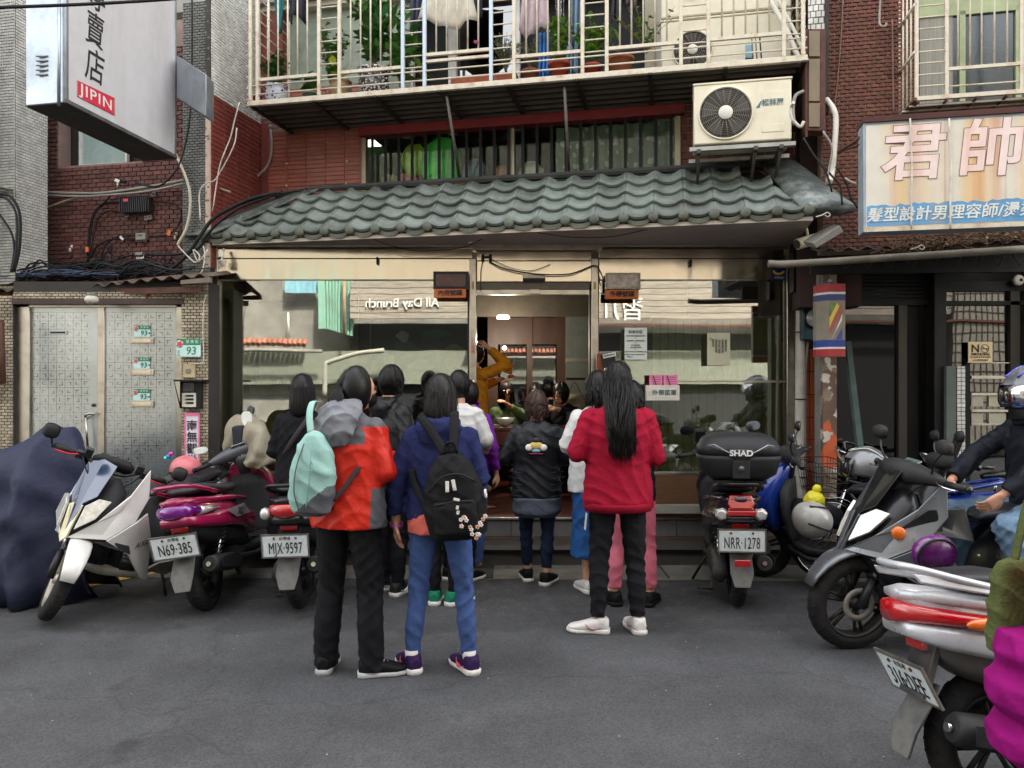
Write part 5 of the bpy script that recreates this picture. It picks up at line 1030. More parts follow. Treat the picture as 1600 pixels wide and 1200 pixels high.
cable('conduit_pipe',[P(-20,352,5.8)]+[PU(x,y,BW-.12)for x,y in((20,343),(70,326),(120,309),(180,301),(250,295),(300,291),(325,290),(360,300))],.011,M('pipe_beige',(150,140,120),.6),'beige pipe rising across the brick wall')
cable('bent_pipe',[PU(x,y,PF-.06)for x,y in((275,242),(284,262),(292,282),(297,305),(296,335),(290,360),(280,378),(278,383))],.014,M('pipe_ivory',(178,172,150),.5),'ivory pipe curving down beside the grey pillar')
cable('bent_pipe',[PU(x,y,WO-.04)for x,y in((422,195),(424,215),(424,240),(416,262),(395,282),(378,300))],.014,cable_grey,'grey conduit bending down along the red tiles')
wc([(300,0),(300,100),(297,180),(286,240),(272,270),(250,290),(228,290),(212,284)],.009,cable_black,'black cable falling behind the sign and curving back to the clamp',PF-.1)
wc([(181,295),(165,315),(150,328),(141,350),(137,385),(137,400)],.008,cable_black,'black cable from the clamp down to the western tap')
wc([(188,316),(165,318),(148,335),(142,360),(139,390)],.009,cable_black,'black cable from the amplifier top down to the tap')
wc([(190,331),(168,330),(152,345),(146,370),(139,400),(130,415),(105,425)],.007,cable_black,'black cable from the amplifier bottom into the bundle')
wc([(246,315),(270,318),(283,330),(280,350),(268,364),(250,369),(235,369)],.007,cable_black,'black cable looping east from the amplifier to the splitter')
wc([(210,368),(185,370),(168,380),(160,395),(160,405)],.009,cable_black,'black cable from the splitter down to the bundle')
wc([(210,375),(175,374),(152,385),(142,400),(138,412),(160,414),(185,405),(212,397)],.008,cable_black,'thick black cable looping round the tap box')
wc([(230,397),(255,398),(285,396),(310,388),(325,366),(345,345),(380,322),(430,305),(470,297)],.012,cable_black,'thick black cable rising over the roof corner',PF-.1)
wc([(245,430),(270,418),(295,395),(312,370),(330,345),(355,328),(395,310),(440,300)],.018,cable_black,'fat black cable bundle sleeve climbing to the roof ridge',PF-.12)
for i,(lab)in enumerate(('black cable lying along the roof ridge','second black cable lying along the roof ridge','thin black cable along the roof ridge')):
 cable('ridge_cable',[PU(x,y+i*2.4+2*math.sin(x*.03+i),RO-.0+.05-i*.03)for x,y in((430,303),(470,296),(560,291),(640,293),(700,291),(800,285),(900,277),(1000,273),(1100,265),(1180,262),(1240,258),(1270,275),(1290,300))],.016-.004*i,cable_black,lab)
cable('street_wire',[P(-40,13,4.6),P(100,8,4.7),P(200,3,4.8),P(275,-2,4.9)],.011,cable_black,'black overhead wire crossing in front of the hanging sign')
cable('loop_cable',[P(x,y,5.95)for x,y in((-5,303),(15,306),(28,325),(32,350),(30,390),(22,425))],.012,cable_black,'black cable loop hanging down the white tile column')
cable('loop_cable',[P(x,y,5.9)for x,y in((-5,308),(10,310),(24,330),(27,360),(24,400),(18,425))],.01,cable_black,'second black loop hanging down the white tile column')
cable('loop_cable',[P(x,y,5.9)for x,y in((-5,330),(10,350),(20,370),(22,395),(17,425))],.009,cable_black,'short black loop at the edge of the white tile column')
for i,(pts,lab)in enumerate((([(374,160),(366,190),(360,215),(350,240),(342,265),(332,330)],'white wire hanging straight down beside the red side tiles'),([(370,200),(366,225),(352,255),(335,282),(325,285),(312,300),(313,345)],'white wire swinging across the pillar top'),([(278,384),(288,395),(305,410),(312,400),(302,390),(310,408),(325,390)],'white wire curled at the pillar foot'),([(300,430),(315,425),(320,400),(318,385)],'white wire bending under the roof corner'))):
 cable('white_wire',[PU(x,y,PF-.15)for x,y in pts],.006,cable_white,lab)
rnd=random.Random(4);b=MB()
for i in range(64):
 x0=rnd.uniform(-30,160);x1=x0+rnd.uniform(80,200);x1=min(x1,318);y0=rnd.uniform(424,443);off=rnd.uniform(C0+.12,C1-.08)
 pts=[]
 for k in range(8):
  u=k/7;pts.append(PU(x0+(x1-x0)*u+rnd.uniform(-6,6),y0-10*u+rnd.uniform(-7,7)-(14*math.sin(u*3.1)if i%4==0 else 0),off))
 b.tube(catmull(pts,4),rnd.choice((.004,.006,.008,.011)),5)
for i in range(26):
 x0,y0=rnd.uniform(125,290),rnd.uniform(405,432);x1,y1=x0+rnd.uniform(-45,45),rnd.uniform(395,436);off=rnd.uniform(BW-.25,BW-.06)
 b.tube(catmull([PU(x0,y0,off),PU((x0+x1)/2+rnd.uniform(-15,15),min(y0,y1)-rnd.uniform(-14,22),off),PU(x1,y1,off)],6),rnd.choice((.003,.004,.006)),5)
tag(b.build('cable_tangle',cable_black),'tangle of thin black cables heaped on the rusty canopy',kind='stuff')
b=MB()
for i in range(9):
 x0=rnd.uniform(-30,40);b.tube(catmull([PU(x0+k*30,428+rnd.uniform(-5,6)-k*.5,C0+.1+.1*rnd.random())for k in range(6)],4),.005,5)
tag(b.build('blue_cable_strands',M('cable_blue',(66,80,108),.5)),'faded blue cable strands lying on the canopy',kind='stuff')
for i,(x,y,lab)in enumerate(((216,427,'white plastic cable tag in the tangle, the eastern one'),(140,430,'white plastic cable tag in the tangle, the western one'),(190,372,'white tag on the cable beside the splitter box'))):
 o=MB().box((0,0,0),(.045,.006,.022),rot=Euler((0,.4*i,0))).build('cable_tag',plastic_white);o.location=PU(x,y,BW-.2);tag(o,lab,'tag')
for i,(x,y,lab)in enumerate(((137,390,'orange tape ring round the western cables'),(265,364,'orange tape flag on the eastern cable loop'))):
 o=MB().box((0,0,0),(.03,.03,.05),rot=Euler((0,.3*i,0))).build('cable_tag',M('tag_orange',(222,110,60),.6));o.location=PU(x,y,BW-.07);tag(o,lab,'tag')
for(x,y,lab)in((112,388,'small white pipe clip on the dark bricks'),(276,368,'small grey pipe clip near the pillar')):
 o=MB().tube([(0,0,.03),(0,0,-.0)],.012,8);o.tube([(-.015,0,-.0),(-.015,0,-.04)],.012,8);o=o.build('pipe_clip',plastic_white);o.location=PU(x,y,BW-.03);tag(o,lab,'clip')
 # EAST SIDE: pipes, tiled pier, painted post, barber shop
er=thing('tiled_pier','orange red tiled pier between the restaurant and the barber shop','pier',P(1262,700,6.9))
part(frect(MB(),1244,386,1300,905,6.96,.3),'wall_backing',M('pier_dark',(70,40,32),.9,world=True),er)
pieces(er,'pier_tile',orange_tile,P(1250,900,6.95),(1,0,0),(1284-1250)*6.95/F,(900-540)*6.95/F,.088,.205,.006,.012,0,(),300,.03)
tagpipe('white_pipe',[P(1252,440,6.8),P(1250,560,6.8),P(1249,700,6.8),P(1249,860,6.85)],.042,M('pipe_pale',(178,172,162),.5,var=.15,dirt=(120,110,96),dscale=5),'thick off white drain pipe standing beside the steel post')
tagpipe('thin_pipe',[P(1262,532,6.8),P(1258,580,6.8),P(1257,700,6.8),P(1257,860,6.8)],.014,cable_grey,'thin grey pipe beside the thick drain pipe')
tagpipe('rusty_pipe',[P(1256,386,6.5),P(1252,398,6.6),P(1247,420,6.75),P(1250,445,6.8)],.03,rust_brown,'rusty pipe elbow under the roof corner')
for y in(519,624):b=MB();b.tube([P(1242,y,6.75),P(1250,y,6.74),P(1260,y,6.76)],.006,5);tag(b.build('pipe_tie',cable_black),'black tie round the drain pipe, %s'%('the upper one' if y<600 else 'the lower one'),'tie')
mtb=thing('electric_meter','dark teal electric meter with a round glass dial','meter',P(1266,500,6.7));teal=M('meter_teal',(22,56,62),.45,world=True,var=.2)
plate(1255,480,1284,531,6.68,.16,'meter_box',teal,mtb,.008);part(MB().lathe([(.0,-.06),(.07,-.05),(.085,-.02),(.085,.02)],P(1272,497,6.68),(0,1,0),24),'meter_dial',M('dial',(136,142,138),.15,var=.3,scale=30),mtb);part(MB().lathe([(.08,-.03),(.095,-.03),(.095,.02),(.08,.02)],P(1272,497,6.68),(0,1,0),24,closed=True),'dial_rim',M('rim_dark',(30,34,34),.3,metal=.5),mtb)
pp=thing('painted_post','flaking wooden post with blue orange and white paint remains','post',P(1296,700,6.35))
pm_=M('post_paint',(142,124,106),.8,world=True,scale=5,var=.3,bump=.6,bscale=30,bdist=.01)
def patch(m,cols):
 nt=m.node_tree;bs=nt.nodes['Principled BSDF'];ge=nt.nodes.new('ShaderNodeNewGeometry')
 for i,(c,sc,th,off)in enumerate(cols):
  src=bs.inputs['Base Color'].links[0].from_socket;nz=nt.nodes.new('ShaderNodeTexNoise');nz.inputs['Scale'].default_value=sc;nz.inputs['Detail'].default_value=7;mp=nt.nodes.new('ShaderNodeMapping');mp.inputs['Location'].default_value=(off,off,off);nt.links.new(ge.outputs['Position'],mp.inputs[0]);nt.links.new(mp.outputs[0],nz.inputs['Vector'])
  mr=nt.nodes.new('ShaderNodeMapRange');mr.inputs[1].default_value=th;mr.inputs[2].default_value=th+.02;nt.links.new(nz.outputs[0],mr.inputs[0]);mx=nt.nodes.new('ShaderNodeMixRGB');mx.inputs[2].default_value=srgb(c)+(1,);nt.links.new(mr.outputs[0],mx.inputs[0]);nt.links.new(src,mx.inputs[1]);nt.links.new(mx.outputs[0],bs.inputs['Base Color'])
patch(pm_,(((104,84,70),7,.5,1),((84,146,156),3.2,.60,5),((196,92,54),2.8,.62,11),((196,190,180),9,.6,3)))
part(frect(MB(),1286,420,1308,905,6.35,.1),'post',pm_,pp,bevel=.006);part(frect(MB(),1280,420,1287,905,6.40,.1),'side_board',M('post_grey',(120,118,112),.8,world=True,var=.35,scale=4,dirt=(96,140,146),dscale=2),pp,bevel=.004)
bp=thing('barber_lamp','faded barber light box with red white and blue bands','barber lamp',P(1303,500,6.1));bD=6.1
lampm={n:M('lamp_'+n,c,.4,var=.15)for n,c in dict(red=(150,40,46),white=(206,204,200),blue=(36,58,132),navy=(52,58,108),grey=(128,120,106)).items()}
ys=[(443,456,'red'),(456,459.5,'white'),(459.5,469,'navy'),(469,531,'grey'),(531,542,'blue'),(542,545,'white'),(545,557,'red')]
mid=P(1294,0,bD+.02).x
for(y0,y1,c)in ys:
 z0_,z1_=CH+(600-y1)/F*bD,CH+(600-y0)/F*bD;xL,xM,xR=P(1283,0,bD).x,P(1294.5,0,bD).x,P(1321,0,bD).x
 base=[Vector((xL,bD+.10,z0_)),Vector((xM,bD,z0_)),Vector((xR,bD,z0_)),Vector((xR,bD+.16,z0_)),Vector((xL,bD+.16,z0_))];g_=.004 if c=='grey' else 0
 b=MB();b.hexa([v+Vector((0,g_,0))for v in base],[v+Vector((0,g_,z1_-z0_))for v in base]);part(b,'lamp_band',lampm[c],bp)
for i,(pts,c)in enumerate((([(1297,493),(1306,474),(1300,472),(1296,480)],(96,130,70)),([(1296,512),(1312,478),(1308,473),(1296,497)],(206,176,70)),([(1296,524),(1317,486),(1315,476),(1296,514)],(166,80,76)),([(1299,530),(1316,500),(1316,490),(1306,516)],(210,208,202)),([(1306,530),(1316,512),(1316,530)],(60,74,150)))):
 b=MB();b.slab([P(x,y,bD-.0005+.0005*i)for x,y in pts],(0,.0004,0));part(b,'spiral_stripe',M('stripe%d'%i,c,.4,var=.2),bp)
bs_=thing('barber_shop_front','black painted barber shop front with roller shutter and dark glass','shop front',P(1450,700,6.6));BD=6.6
pt=lambda x0,y0,x1,y1,d,dep,n,m_,bev=0:plate(x0,y0,x1,y1,d,dep,n,m_,bs_,bev)
for k in range(8):pt(1302,424+k*6.0,1462,429.4+k*6.0,BD-.01,.03,'shutter_slat',black_paint,.004)
pt(1302,470,1640,477,BD-.02,.06,'dark_rail',black_paint,.003);pt(1240,380,1660,456,BD+.08,.1,'fascia_void',black_paint)
pt(1460,420,1479,905,BD-.12,.14,'black_column',black_paint,.005);pt(1404,475,1418,905,BD-.02,.08,'door_stile',frame_dark,.003);pt(1302,475,1308,905,BD-.0,.1,'door_stile',black_paint);pt(1419,475,1436,905,BD+.03,.08,'dark_jamb',black_paint)
pt(1479,440,1640,455,BD-.02,.08,'window_head',black_paint);pt(1579,455,1594,905,BD-.02,.06,'window_mullion',frame_dark,.003);pt(1508,560,1516,905,BD-.0,.05,'window_mullion',black_paint)
bgl=glassmat('barber_glass',.08,(60,66,66),.015,.75,wav=.08)
pt(1308,477,1404,905,BD+.02,.01,'door_glass',bgl);pt(1436,477,1460,905,BD+.02,.01,'door_glass',bgl);pt(1479,455,1579,905,BD+.02,.01,'window_glass',bgl);pt(1594,455,1640,905,BD+.02,.01,'window_glass',bgl)
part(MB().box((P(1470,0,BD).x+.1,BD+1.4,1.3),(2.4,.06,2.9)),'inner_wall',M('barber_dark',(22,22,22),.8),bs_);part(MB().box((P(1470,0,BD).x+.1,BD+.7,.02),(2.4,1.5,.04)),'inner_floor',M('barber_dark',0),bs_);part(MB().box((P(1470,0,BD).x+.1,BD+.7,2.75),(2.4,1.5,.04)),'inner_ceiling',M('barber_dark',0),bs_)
tl=thing('tube_light','lit fluorescent tube glowing inside the barber shop','lamp',P(1362,482,BD+.5));part(MB().tube([P(1312,482,BD+.5),P(1403,482,BD+.5)],.012,8),'tube',M('tube_lit',(190,240,225),.4,emit=.6),tl)
for k,y in enumerate((566,587,614,640,662)):
 h=(2,5,4,4,3)[k];pt(1518,y,1578,y+h,BD-.01,.03,'louver_rail',steel_plain,.002)
for(x0,x1)in((1518,1536),(1545,1572)):
 for y in(617,644):pt(x0,y+2,x1,y+18,BD+.012,.004,'frosted_pane',M('frost_pane',(170,170,150),.3,metal=.3),0)
t=thing('no_smoking_sign','square cream NO SMOKING sign stuck on the dark window','sign',P(1532,550,BD-.02));plate(1513,534,1551,567,BD-.03,.008,'sign_board',M('sign_cream',(212,190,148),.6,var=.05),t)
text('N',.095,P(1524,545,BD-.032),FBASIS,ink,t,True,bold=.001);text('SMOKING',.03,P(1532,553.5,BD-.032),FBASIS,ink,t,True,spacing=1.25,bold=.0006)
part(MB().lathe([(.031,-.001),(.036,-.001),(.036,.001),(.031,.001)],P(1539,544.5,BD-.032),(0,1,0),28,closed=True),'ban_ring',ink_soft,t);part(MB().tube([P(1534.5,541,BD-.032),P(1543.5,548,BD-.032)],.003,5),'ban_bar',ink_soft,t);part(frect(MB(),1534,544,1544,545.5,BD-.0325,.001),'cigarette',ink_soft,t)
text('禁止吸煙 違者依法處罰',.017,P(1532,558,BD-.032),FBASIS,ink_soft,t,True,ext=.0005);text('◎全面禁煙場所',.019,P(1532,563,BD-.032),FBASIS,ink_soft,t,True,ext=.0005)
t=thing('exhaust_fan','small round white ventilator on the dark fascia','fan',P(1591,438,BD));part(MB().lathe([(0,-.03),(.035,-.03),(.045,-.02),(.05,0)],P(1590,438,BD-.06),(0,1,0),20),'fan_disc',plastic_white,t);part(MB().lathe([(0,-.035),(.012,-.035),(.014,-.03)],P(1592,438,BD-.06),(0,1,0),12),'fan_hub',plastic_black,t)
b=MB();a=[P(1322,535,6.35),P(1330,533,6.35),P(1350,700,6.15),P(1341,702,6.15)];b.slab(a,(0,.05,0));tag(b.build('leaning_plank',M('plank_teal',(58,74,70),.8,world=True,var=.35,scale=12)),'weathered dark teal plank leaning beside the painted post','plank')
t=thing('tiled_stub','pale tiled stub wall behind the bicycles','wall',P(1488,700,6.5));part(frect(MB(),1479,572,1494,905,6.44,.1),'plaster_edge',M('grey_wall_in',0),t);part(frect(MB(),1494.5,572,1508,905,6.455,.1),'wall_backing',grout,t);pieces(t,'wall_tile',white_tile,P(1494.5,905,6.45),(1,0,0),13.5*6.45/F,333*6.45/F,.036,.036,.005,.008,0,(),150,.07)
tagpipe('gutter_pipe',[P(1200,412,5.75),P(1240,412,5.72),P(1400,402,5.6),P(1620,388,5.4)],.027,M('gutter_grey',(112,106,94),.6,var=.25,dirt=(70,60,48),dscale=6),'long grey gutter pipe running in front of the barber shop')
ec=thing('barber_canopy','dark corrugated canopy over the barber shop with dry creeper on top','canopy',P(1450,385,6))
b=MB();NN=90;vs=[]
for i in range(NN+1):
 px=1268+(1640-1268)*i/NN;w=.014*math.cos(i*.9)
 a=P(px,392-(px-1268)*.05,5.85-(px-1268)*.0008);c2=P(px,0,6.6);c2.z=a.z+.16
 vs+=[a+Vector((0,0,w)),c2+Vector((0,0,w))]
b.add(vs,[(2*i,2*i+2,2*i+3,2*i+1)for i in range(NN)],smooth=True);o=part(b,'corrugated_sheet',M('dark_sheet',(48,46,42),.7,world=True,var=.4,dirt=(90,78,62),dscale=5),ec);q=o.modifiers.new('t','SOLIDIFY');q.thickness=.006
part(MB().slab([P(1268,428,6.1),P(1640,424,6.0),P(1640,392,6.0),P(1268,402,6.1)],(0,.05,0)),'fascia_board',black_paint,ec)
for i in range(9):x=1310+i*34;part(MB().tube([P(x,404-i,5.95),P(x+12,420-i*.5,5.98),P(x+24,403-i,5.95)],.006,5),'truss_rod',frame_dark,ec)
part(MB().slab([P(1276,388,5.75),P(1318,362,5.75),P(1312,352,5.75),P(1270,380,5.75)],(0,.2,.05)),'bent_sheet',grey_paint,ec,bevel=.004)
rnd=random.Random(12);b=MB();lv=MB();lf=leafmesh(.03,.022,None)
for i in range(420):
 px=1395+215*rnd.random()**.8;y=385-(px-1395)*.06+rnd.uniform(-13,5);d=5.75+rnd.uniform(-.12,.2);p=P(px,y,d);pts=[p]
 for k in range(3):pts.append(pts[-1]+Vector((rnd.uniform(-.06,.06),rnd.uniform(-.03,.03),rnd.uniform(-.035,.03))))
 b.tube(pts,.0028,4)
 if rnd.random()<.5:lv.add(lf.v,lf.f,Matrix.Translation(pts[-1])@Euler((rnd.uniform(-1,1),rnd.uniform(-1,1),rnd.uniform(0,6))).to_matrix().to_4x4())
cp=thing('creeper','dry brown creeper with a few small green leaves over the barber canopy','creeper',P(1500,378,5.75));o=part(b,'stem',M('dry_stem',(104,76,56),.9,rnd=.3),cp);o['kind']='stuff';o=part(lv,'foliage',M('dry_leaf',(96,96,56),.8,rnd=.4,hue=.04),cp);o['kind']='stuff'
for(x,y,lab)in((1440,387,'white hook wire on the gutter near the creeper'),(1293,336,'white cable clip beside the roof corner'),(1378,393,'rusty hook on the gutter pipe')):
 b=MB();b.tube(catmull([P(x-18,y+3,5.5),P(x-8,y,5.48),P(x,y-4,5.48),P(x+4,y,5.48),P(x,y+3,5.48),P(x-4,y,5.48)],5),.005,6);tag(b.build('hook_wire',cable_white if x!=1378 else rust_brown),lab,'hook')
SO=5.6
bs2=thing('barber_sign','rust streaked barber sign with pink characters 君帥 and a blue strip','sign',uorg(1470,SO,3.2));z0_,z1_=ZU(1350,363,SO),ZU(1350,190,SO)
sfm=M('barber_face',(208,202,188),.45,world=True,var=.05)
nt=sfm.node_tree;bsd=nt.nodes['Principled BSDF'];ge=nt.nodes.new('ShaderNodeNewGeometry')
for(c,sx_,th,k)in(((212,168,92),3.2,.46,1),((190,106,36),5.5,.55,7),((120,52,30),14,.64,3)):
 mp=nt.nodes.new('ShaderNodeMapping');mp.inputs['Scale'].default_value=(sx_,0,.12);mp.inputs['Location'].default_value=(k,k,0);nt.links.new(ge.outputs['Position'],mp.inputs[0]);nz=nt.nodes.new('ShaderNodeTexNoise');nz.inputs['Scale'].default_value=1.;nz.inputs['Detail'].default_value=3;nt.links.new(mp.outputs[0],nz.inputs['Vector']);mr=nt.nodes.new('ShaderNodeMapRange');mr.inputs[1].default_value=th;mr.inputs[2].default_value=th+.12;mr.inputs[4].default_value=.6;nt.links.new(nz.outputs[0],mr.inputs[0]);mx=nt.nodes.new('ShaderNodeMixRGB');mx.inputs[2].default_value=srgb(c)+(1,);src=bsd.inputs['Base Color'].links[0].from_socket;nt.links.new(mr.outputs[0],mx.inputs[0]);nt.links.new(src,mx.inputs[1]);nt.links.new(mx.outputs[0],bsd.inputs['Base Color'])
s0,s1=SU(1349,SO),SU(1660,SO)
part(urect(MB(),s0,z0_,s1,z1_,SO,.15),'sign_box',M('sign_side',(150,160,170),.5,metal=.3),bs2,bevel=.003);part(urect(MB(),s0+.015,z0_+.03,s1,z1_-.03,SO-.004,.004),'sign_face',sfm,bs2)
part(urect(MB(),s0-.01,z1_-.01,s1,z1_+.025,SO-.02,.2),'top_rail',M('dark_rust',(74,40,34),.8,world=True,var=.3),bs2);part(urect(MB(),s0,z0_-.0,s1,z0_+.028,SO-.01,.02),'bottom_rail',cream_paint,bs2)
b=MB();pts=[];n_=40;zz0,zz1=z0_+.035,z0_+.175;rnd=random.Random(3)
for i in range(n_+1):s=s0+.02+(s1-s0-.02)*i/n_;x=s/cs;pts.append(Vector((x,SO-.006-T*x,zz1+rnd.uniform(-.012,.010))))
low=[Vector((p.x,p.y,zz0))for p in pts]
for i in range(n_):b.hexa([low[i],low[i+1],pts[i+1],pts[i]],[v+UB*.0015 for v in(low[i],low[i+1],pts[i+1],pts[i])])
part(b,'blue_strip',M('strip_blue',(84,146,190),.5,world=True,var=.12,dirt=(170,150,110),dirt_amt=.5,dscale=7,streak=True),bs2)
text('髮型設計男理容師/燙染',.100,uorg(1484,SO-.009,(zz0+zz1)/2-.002),UBASIS,paper,bs2,True,ext=.001,shear=.15,spacing=1.0,bold=.0015,sx=.98)
pk=M('sign_pink',(224,204,198),.6,world=True,var=.06,dirt=(200,130,90),dirt_amt=.5,dscale=6,streak=True);olm=M('outline_grey',(128,96,90),.7)
for(ch,px,py)in(('君',1425,243),('帥',1546,237)):
 for(m_,bo,of)in((olm,.012,.006),(pk,.008,.009)):text(ch,.39,PU(px,py,SO-of),UBASIS,m_,bs2,True,ext=.0006,shear=.10,bold=bo,name='painted_character')
for px in(1422,1483):part(MB().tube(catmull([PU(px,185,SO-.02),PU(px+3,260,SO-.02),PU(px+2,300,SO-.02),PU(px+2,357,SO-.02)],4),.006,6),'tie_wire',cable_white,bs2)
for k in(0,):part(MB().tube([PU(1310,238,6.1),PU(1346,214,SO+.1)],.014,6),'fixing_arm',rust_brown,bs2);part(MB().tube([PU(1312,236,6.1),PU(1346,225,SO+.1)],.01,6),'fixing_arm',rust_brown,bs2)
for i,(pts,m_,lab)in enumerate((([(1285,258),(1300,275),(1312,290),(1316,320)],cable_black,'black cable hanging between the roof end and the barber sign'),([(1286,205),(1300,230),(1296,260),(1290,290)],cable_grey,'grey cable beside the white wrapped pipe'),([(1306,260),(1322,285),(1330,310),(1340,325)],cable_black,'black cable crossing to the barber sign foot'),([(1320,278),(1330,284),(1338,287)],cable_white,'short white cable stub by the barber sign'),([(1255,215),(1270,240),(1290,268),(1300,300)],cable_black,'thin black cable under the brown duct'))):
 cable('cable',[PU(x,y,5.95-.03*i)for x,y in pts],.007,m_,lab)
for(x0,x1,lab)in((4.55,13,'plain grey plastered house front beyond the barber shop'),(-13,-4.75,'plain grey plastered house front beyond the tiled column')):
 t=thing('plastered_house',lab,'house',((x0+x1)/2,6.3,0));part(MB().box(((x0+x1)/2,6.9,2.65),(x1-x0,1.2,5.3)),'wall',concrete,t);part(MB().box(((x0+x1)/2,6.28,1.3),(2.2,.05,2.4)),'shutter_door',M('shutter_grey',(110,112,112),.5,metal=.4,world=True),t)
 # ACROSS THE STREET (behind the camera: what the panes reflect)
OY=-3.0;VD=2*D0-OY
def O(px,py,y=OY):vd=2*D0-y;return Vector(((px-800)/F*vd,y,CH+(600-py)/F*vd))
op=thing('opposite_house','grey concrete house across the street seen only as a reflection, raised to cut skylight','house',(0,OY,0))
def ob(px0,py0,px1,py1,y,dep):a,c=O(px0,py1,y),O(px1,py0,y);return MB().box(((a.x+c.x)/2,y-dep/2,(a.z+c.z)/2),(abs(c.x-a.x),dep,c.z-a.z))
part(MB().box((0,OY-.3,3.75),(24,.3,7.5)),'wall',concrete,op);part(MB().box((7.7,OY+.02,1.5),(2.2,.2,2.6)),'opening_shade_panel',M('void_dark',0),op)  # wall raised past its reflected part to narrow the skylight on the street
part(ob(340,548,1700,600,OY+.1,.1),'lower_wall',M('wall_greygreen',(120,124,112),.9,world=True),op)
part(ob(545,505,740,700,OY-.05,.08),'opening_shade_panel',M('void_dark',0),op);part(ob(935,520,1500,720,OY-.05,.08),'opening_shade_panel',M('void_dark',0),op);part(ob(740,620,935,720,OY-.05,.08),'opening_shade_panel',M('void_dark',0),op)  # solid dark panels; the shade inside the openings is put into their colour
planks=M('grey_planks',(142,134,124),.8,world=True,var=.3,stretch=(.6,1,9),scale=5,rnd=.12)
pf=thing('plank_fascia','weathered grey plank fascia with white letters All Day Brunch across the street','fascia',O(900,470,OY+.5))
for k in range(6):part(ob(545,440+k*9.6,1560,449+k*9.6,OY+.5-.01*(k%2),.05),'fascia_plank',planks,pf,bevel=.006)
FB2=basis((-1,0,0),(0,0,1));lw=M('letter_white',(226,226,220),.5)
q=O(627,473,OY+.52);text('All Day Brunch',.27,q,FB2,lw,pf,True,ext=.02,sx=.95)
text('習川',.55,O(968,485,OY+.52),FB2,lw,pf,True,ext=.02)
part(ob(936,505,1560,508,OY+.6,.1),'fascia_edge',M('band_brown',(100,58,44),.7),pf)
rw=thing('red_tile_row','row of terracotta roof tiles with a white gutter across the street','roof',O(600,535,OY+.4))
for i in list(range(20))+list(range(52,76)):
 x=-6.6+i*.11;o=bpy.data.objects.new('roof_tile',bpy.data.meshes.get('terra_tile')or MB().tube([(0,0,0),(0,-.16,.12)],[.055,.045],8).data('terra_tile',M('terra_roof',(146,92,72),.8,world=True,rnd=.2)));COL.objects.link(o);o.location=(x,OY+.42,2.40+random.uniform(-.008,.008));child_world(o,rw)
 o.data['n']=1
part(MB().tube([(-6.6,OY+.5,2.28),(-4.1,OY+.5,2.27)],.04,10),'gutter',concrete,rw);part(MB().tube([(-.9,OY+.5,2.28),(1.8,OY+.5,2.28)],.04,10),'gutter',concrete,rw)
part(MB().tube(catmull([O(505,620,OY+.5),O(507,575,OY+.5),O(515,565,OY+.5),O(560,552,OY+.5),O(600,548,OY+.5)],5),.05,10),'down_pipe',M('pipe_dull',(150,148,138),.7),rw)
tg=M('sheet_mint',(126,170,152),.6,world=True,var=.12,dirt=(96,120,104));ts=M('sheet_sky',(120,168,184),.6,world=True)
gs=thing('green_sheet_wall','mint green corrugated sheet cladding across the street','cladding',O(520,480))
part(ob(495,430,507,513,OY+.25,.1),'edge_sheet',tg,gs)
for k in range(9):part(ob(508+k*4.7,430,511.5+k*4.7,514+k*1.3,OY+.3,.1),'sheet_rib',tg,gs)
part(ob(508,430,550,512,OY+.22,.05),'back_sheet',ts,gs);part(MB().tube([O(536,430,OY+.45),O(537,525,OY+.45)],.03,8),'thin_pipe',M('pipe_rusty',(146,110,84),.7),gs)
bs3=thing('blue_cladding','small pale blue corrugated cladding high on the concrete wall across the street','panel',O(470,447));
for k in range(6):part(ob(444+k*8.5,430,452+k*8.5,457,OY+.1,.05),'panel_rib',ts,bs3)
tagpipe('wall_pipe',[O(450,488,OY+.1),O(450,527,OY+.1)],.02,white_paint,'short white pipe on the concrete wall across the street')
tp=thing('tiled_house','white tiled neighbouring house across the street, seen in the barber window','house',(9.9,OY,0));part(MB().box((9.9,OY+.35,2.6),(1.8,.4,4.6)),'wall',M('opp_tile',(140,138,128),.5,world=True),tp)
for k in range(22):part(MB().box((9.9,OY+.555,.8+k*.2),(1.8,.012,.02)),'grout_line',grout,tp)
for k in range(14):part(MB().box((9.05+k*.13,OY+.556,2.6),(.02,.012,4.4)),'grout_line',grout,tp)
# SCOOTERS (local axes: x forward, y to the rider's left hand, z up)
tyrem=M('tyre',(24,24,25),.8,spec=.25,var=.25,bump=.5,bscale=60,dirt=(74,70,64),dirt_amt=.35,dscale=6)
rimb=M('rim_black',(34,34,36),.4,metal=.4,dirt=(84,76,66),dirt_amt=.4);rims=M('rim_pale',(176,170,156),.4,metal=.5,dirt=(110,100,86),dirt_amt=.5)
engm=M('engine_grey',(62,60,58),.6,metal=.5,var=.35,dirt=(96,84,70),dirt_amt=.5,dscale=9);chrome=M('chrome',(200,200,200),.12,metal=1.,bump=0)
seatm=M('seat_vinyl',(34,35,40),.42,spec=.4,var=.15,bump=.25,bscale=180,dirt=(92,90,86),dirt_amt=.2);blk=M('scooter_black',(18,19,21),.35,spec=.4,var=.2,coat=.2,dirt=(70,66,60),dirt_amt=.3,dscale=5)
matb=M('scooter_matt',(30,31,33),.6,spec=.3,var=.15,bump=.3,bscale=220,dirt=(84,80,72),dirt_amt=.3,dscale=5)
redl=M('lens_red',(172,14,20),.12,coat=.8,var=.1,spec=.8);redd=M('lens_dark_red',(96,12,16),.15,coat=.8);orl=M('lens_orange',(214,100,16),.15,coat=.8,var=.15);clr=M('lens_clear',(196,196,190),.1,coat=1.,metal=.35,var=.25,scale=30,bump=.3,bscale=40)
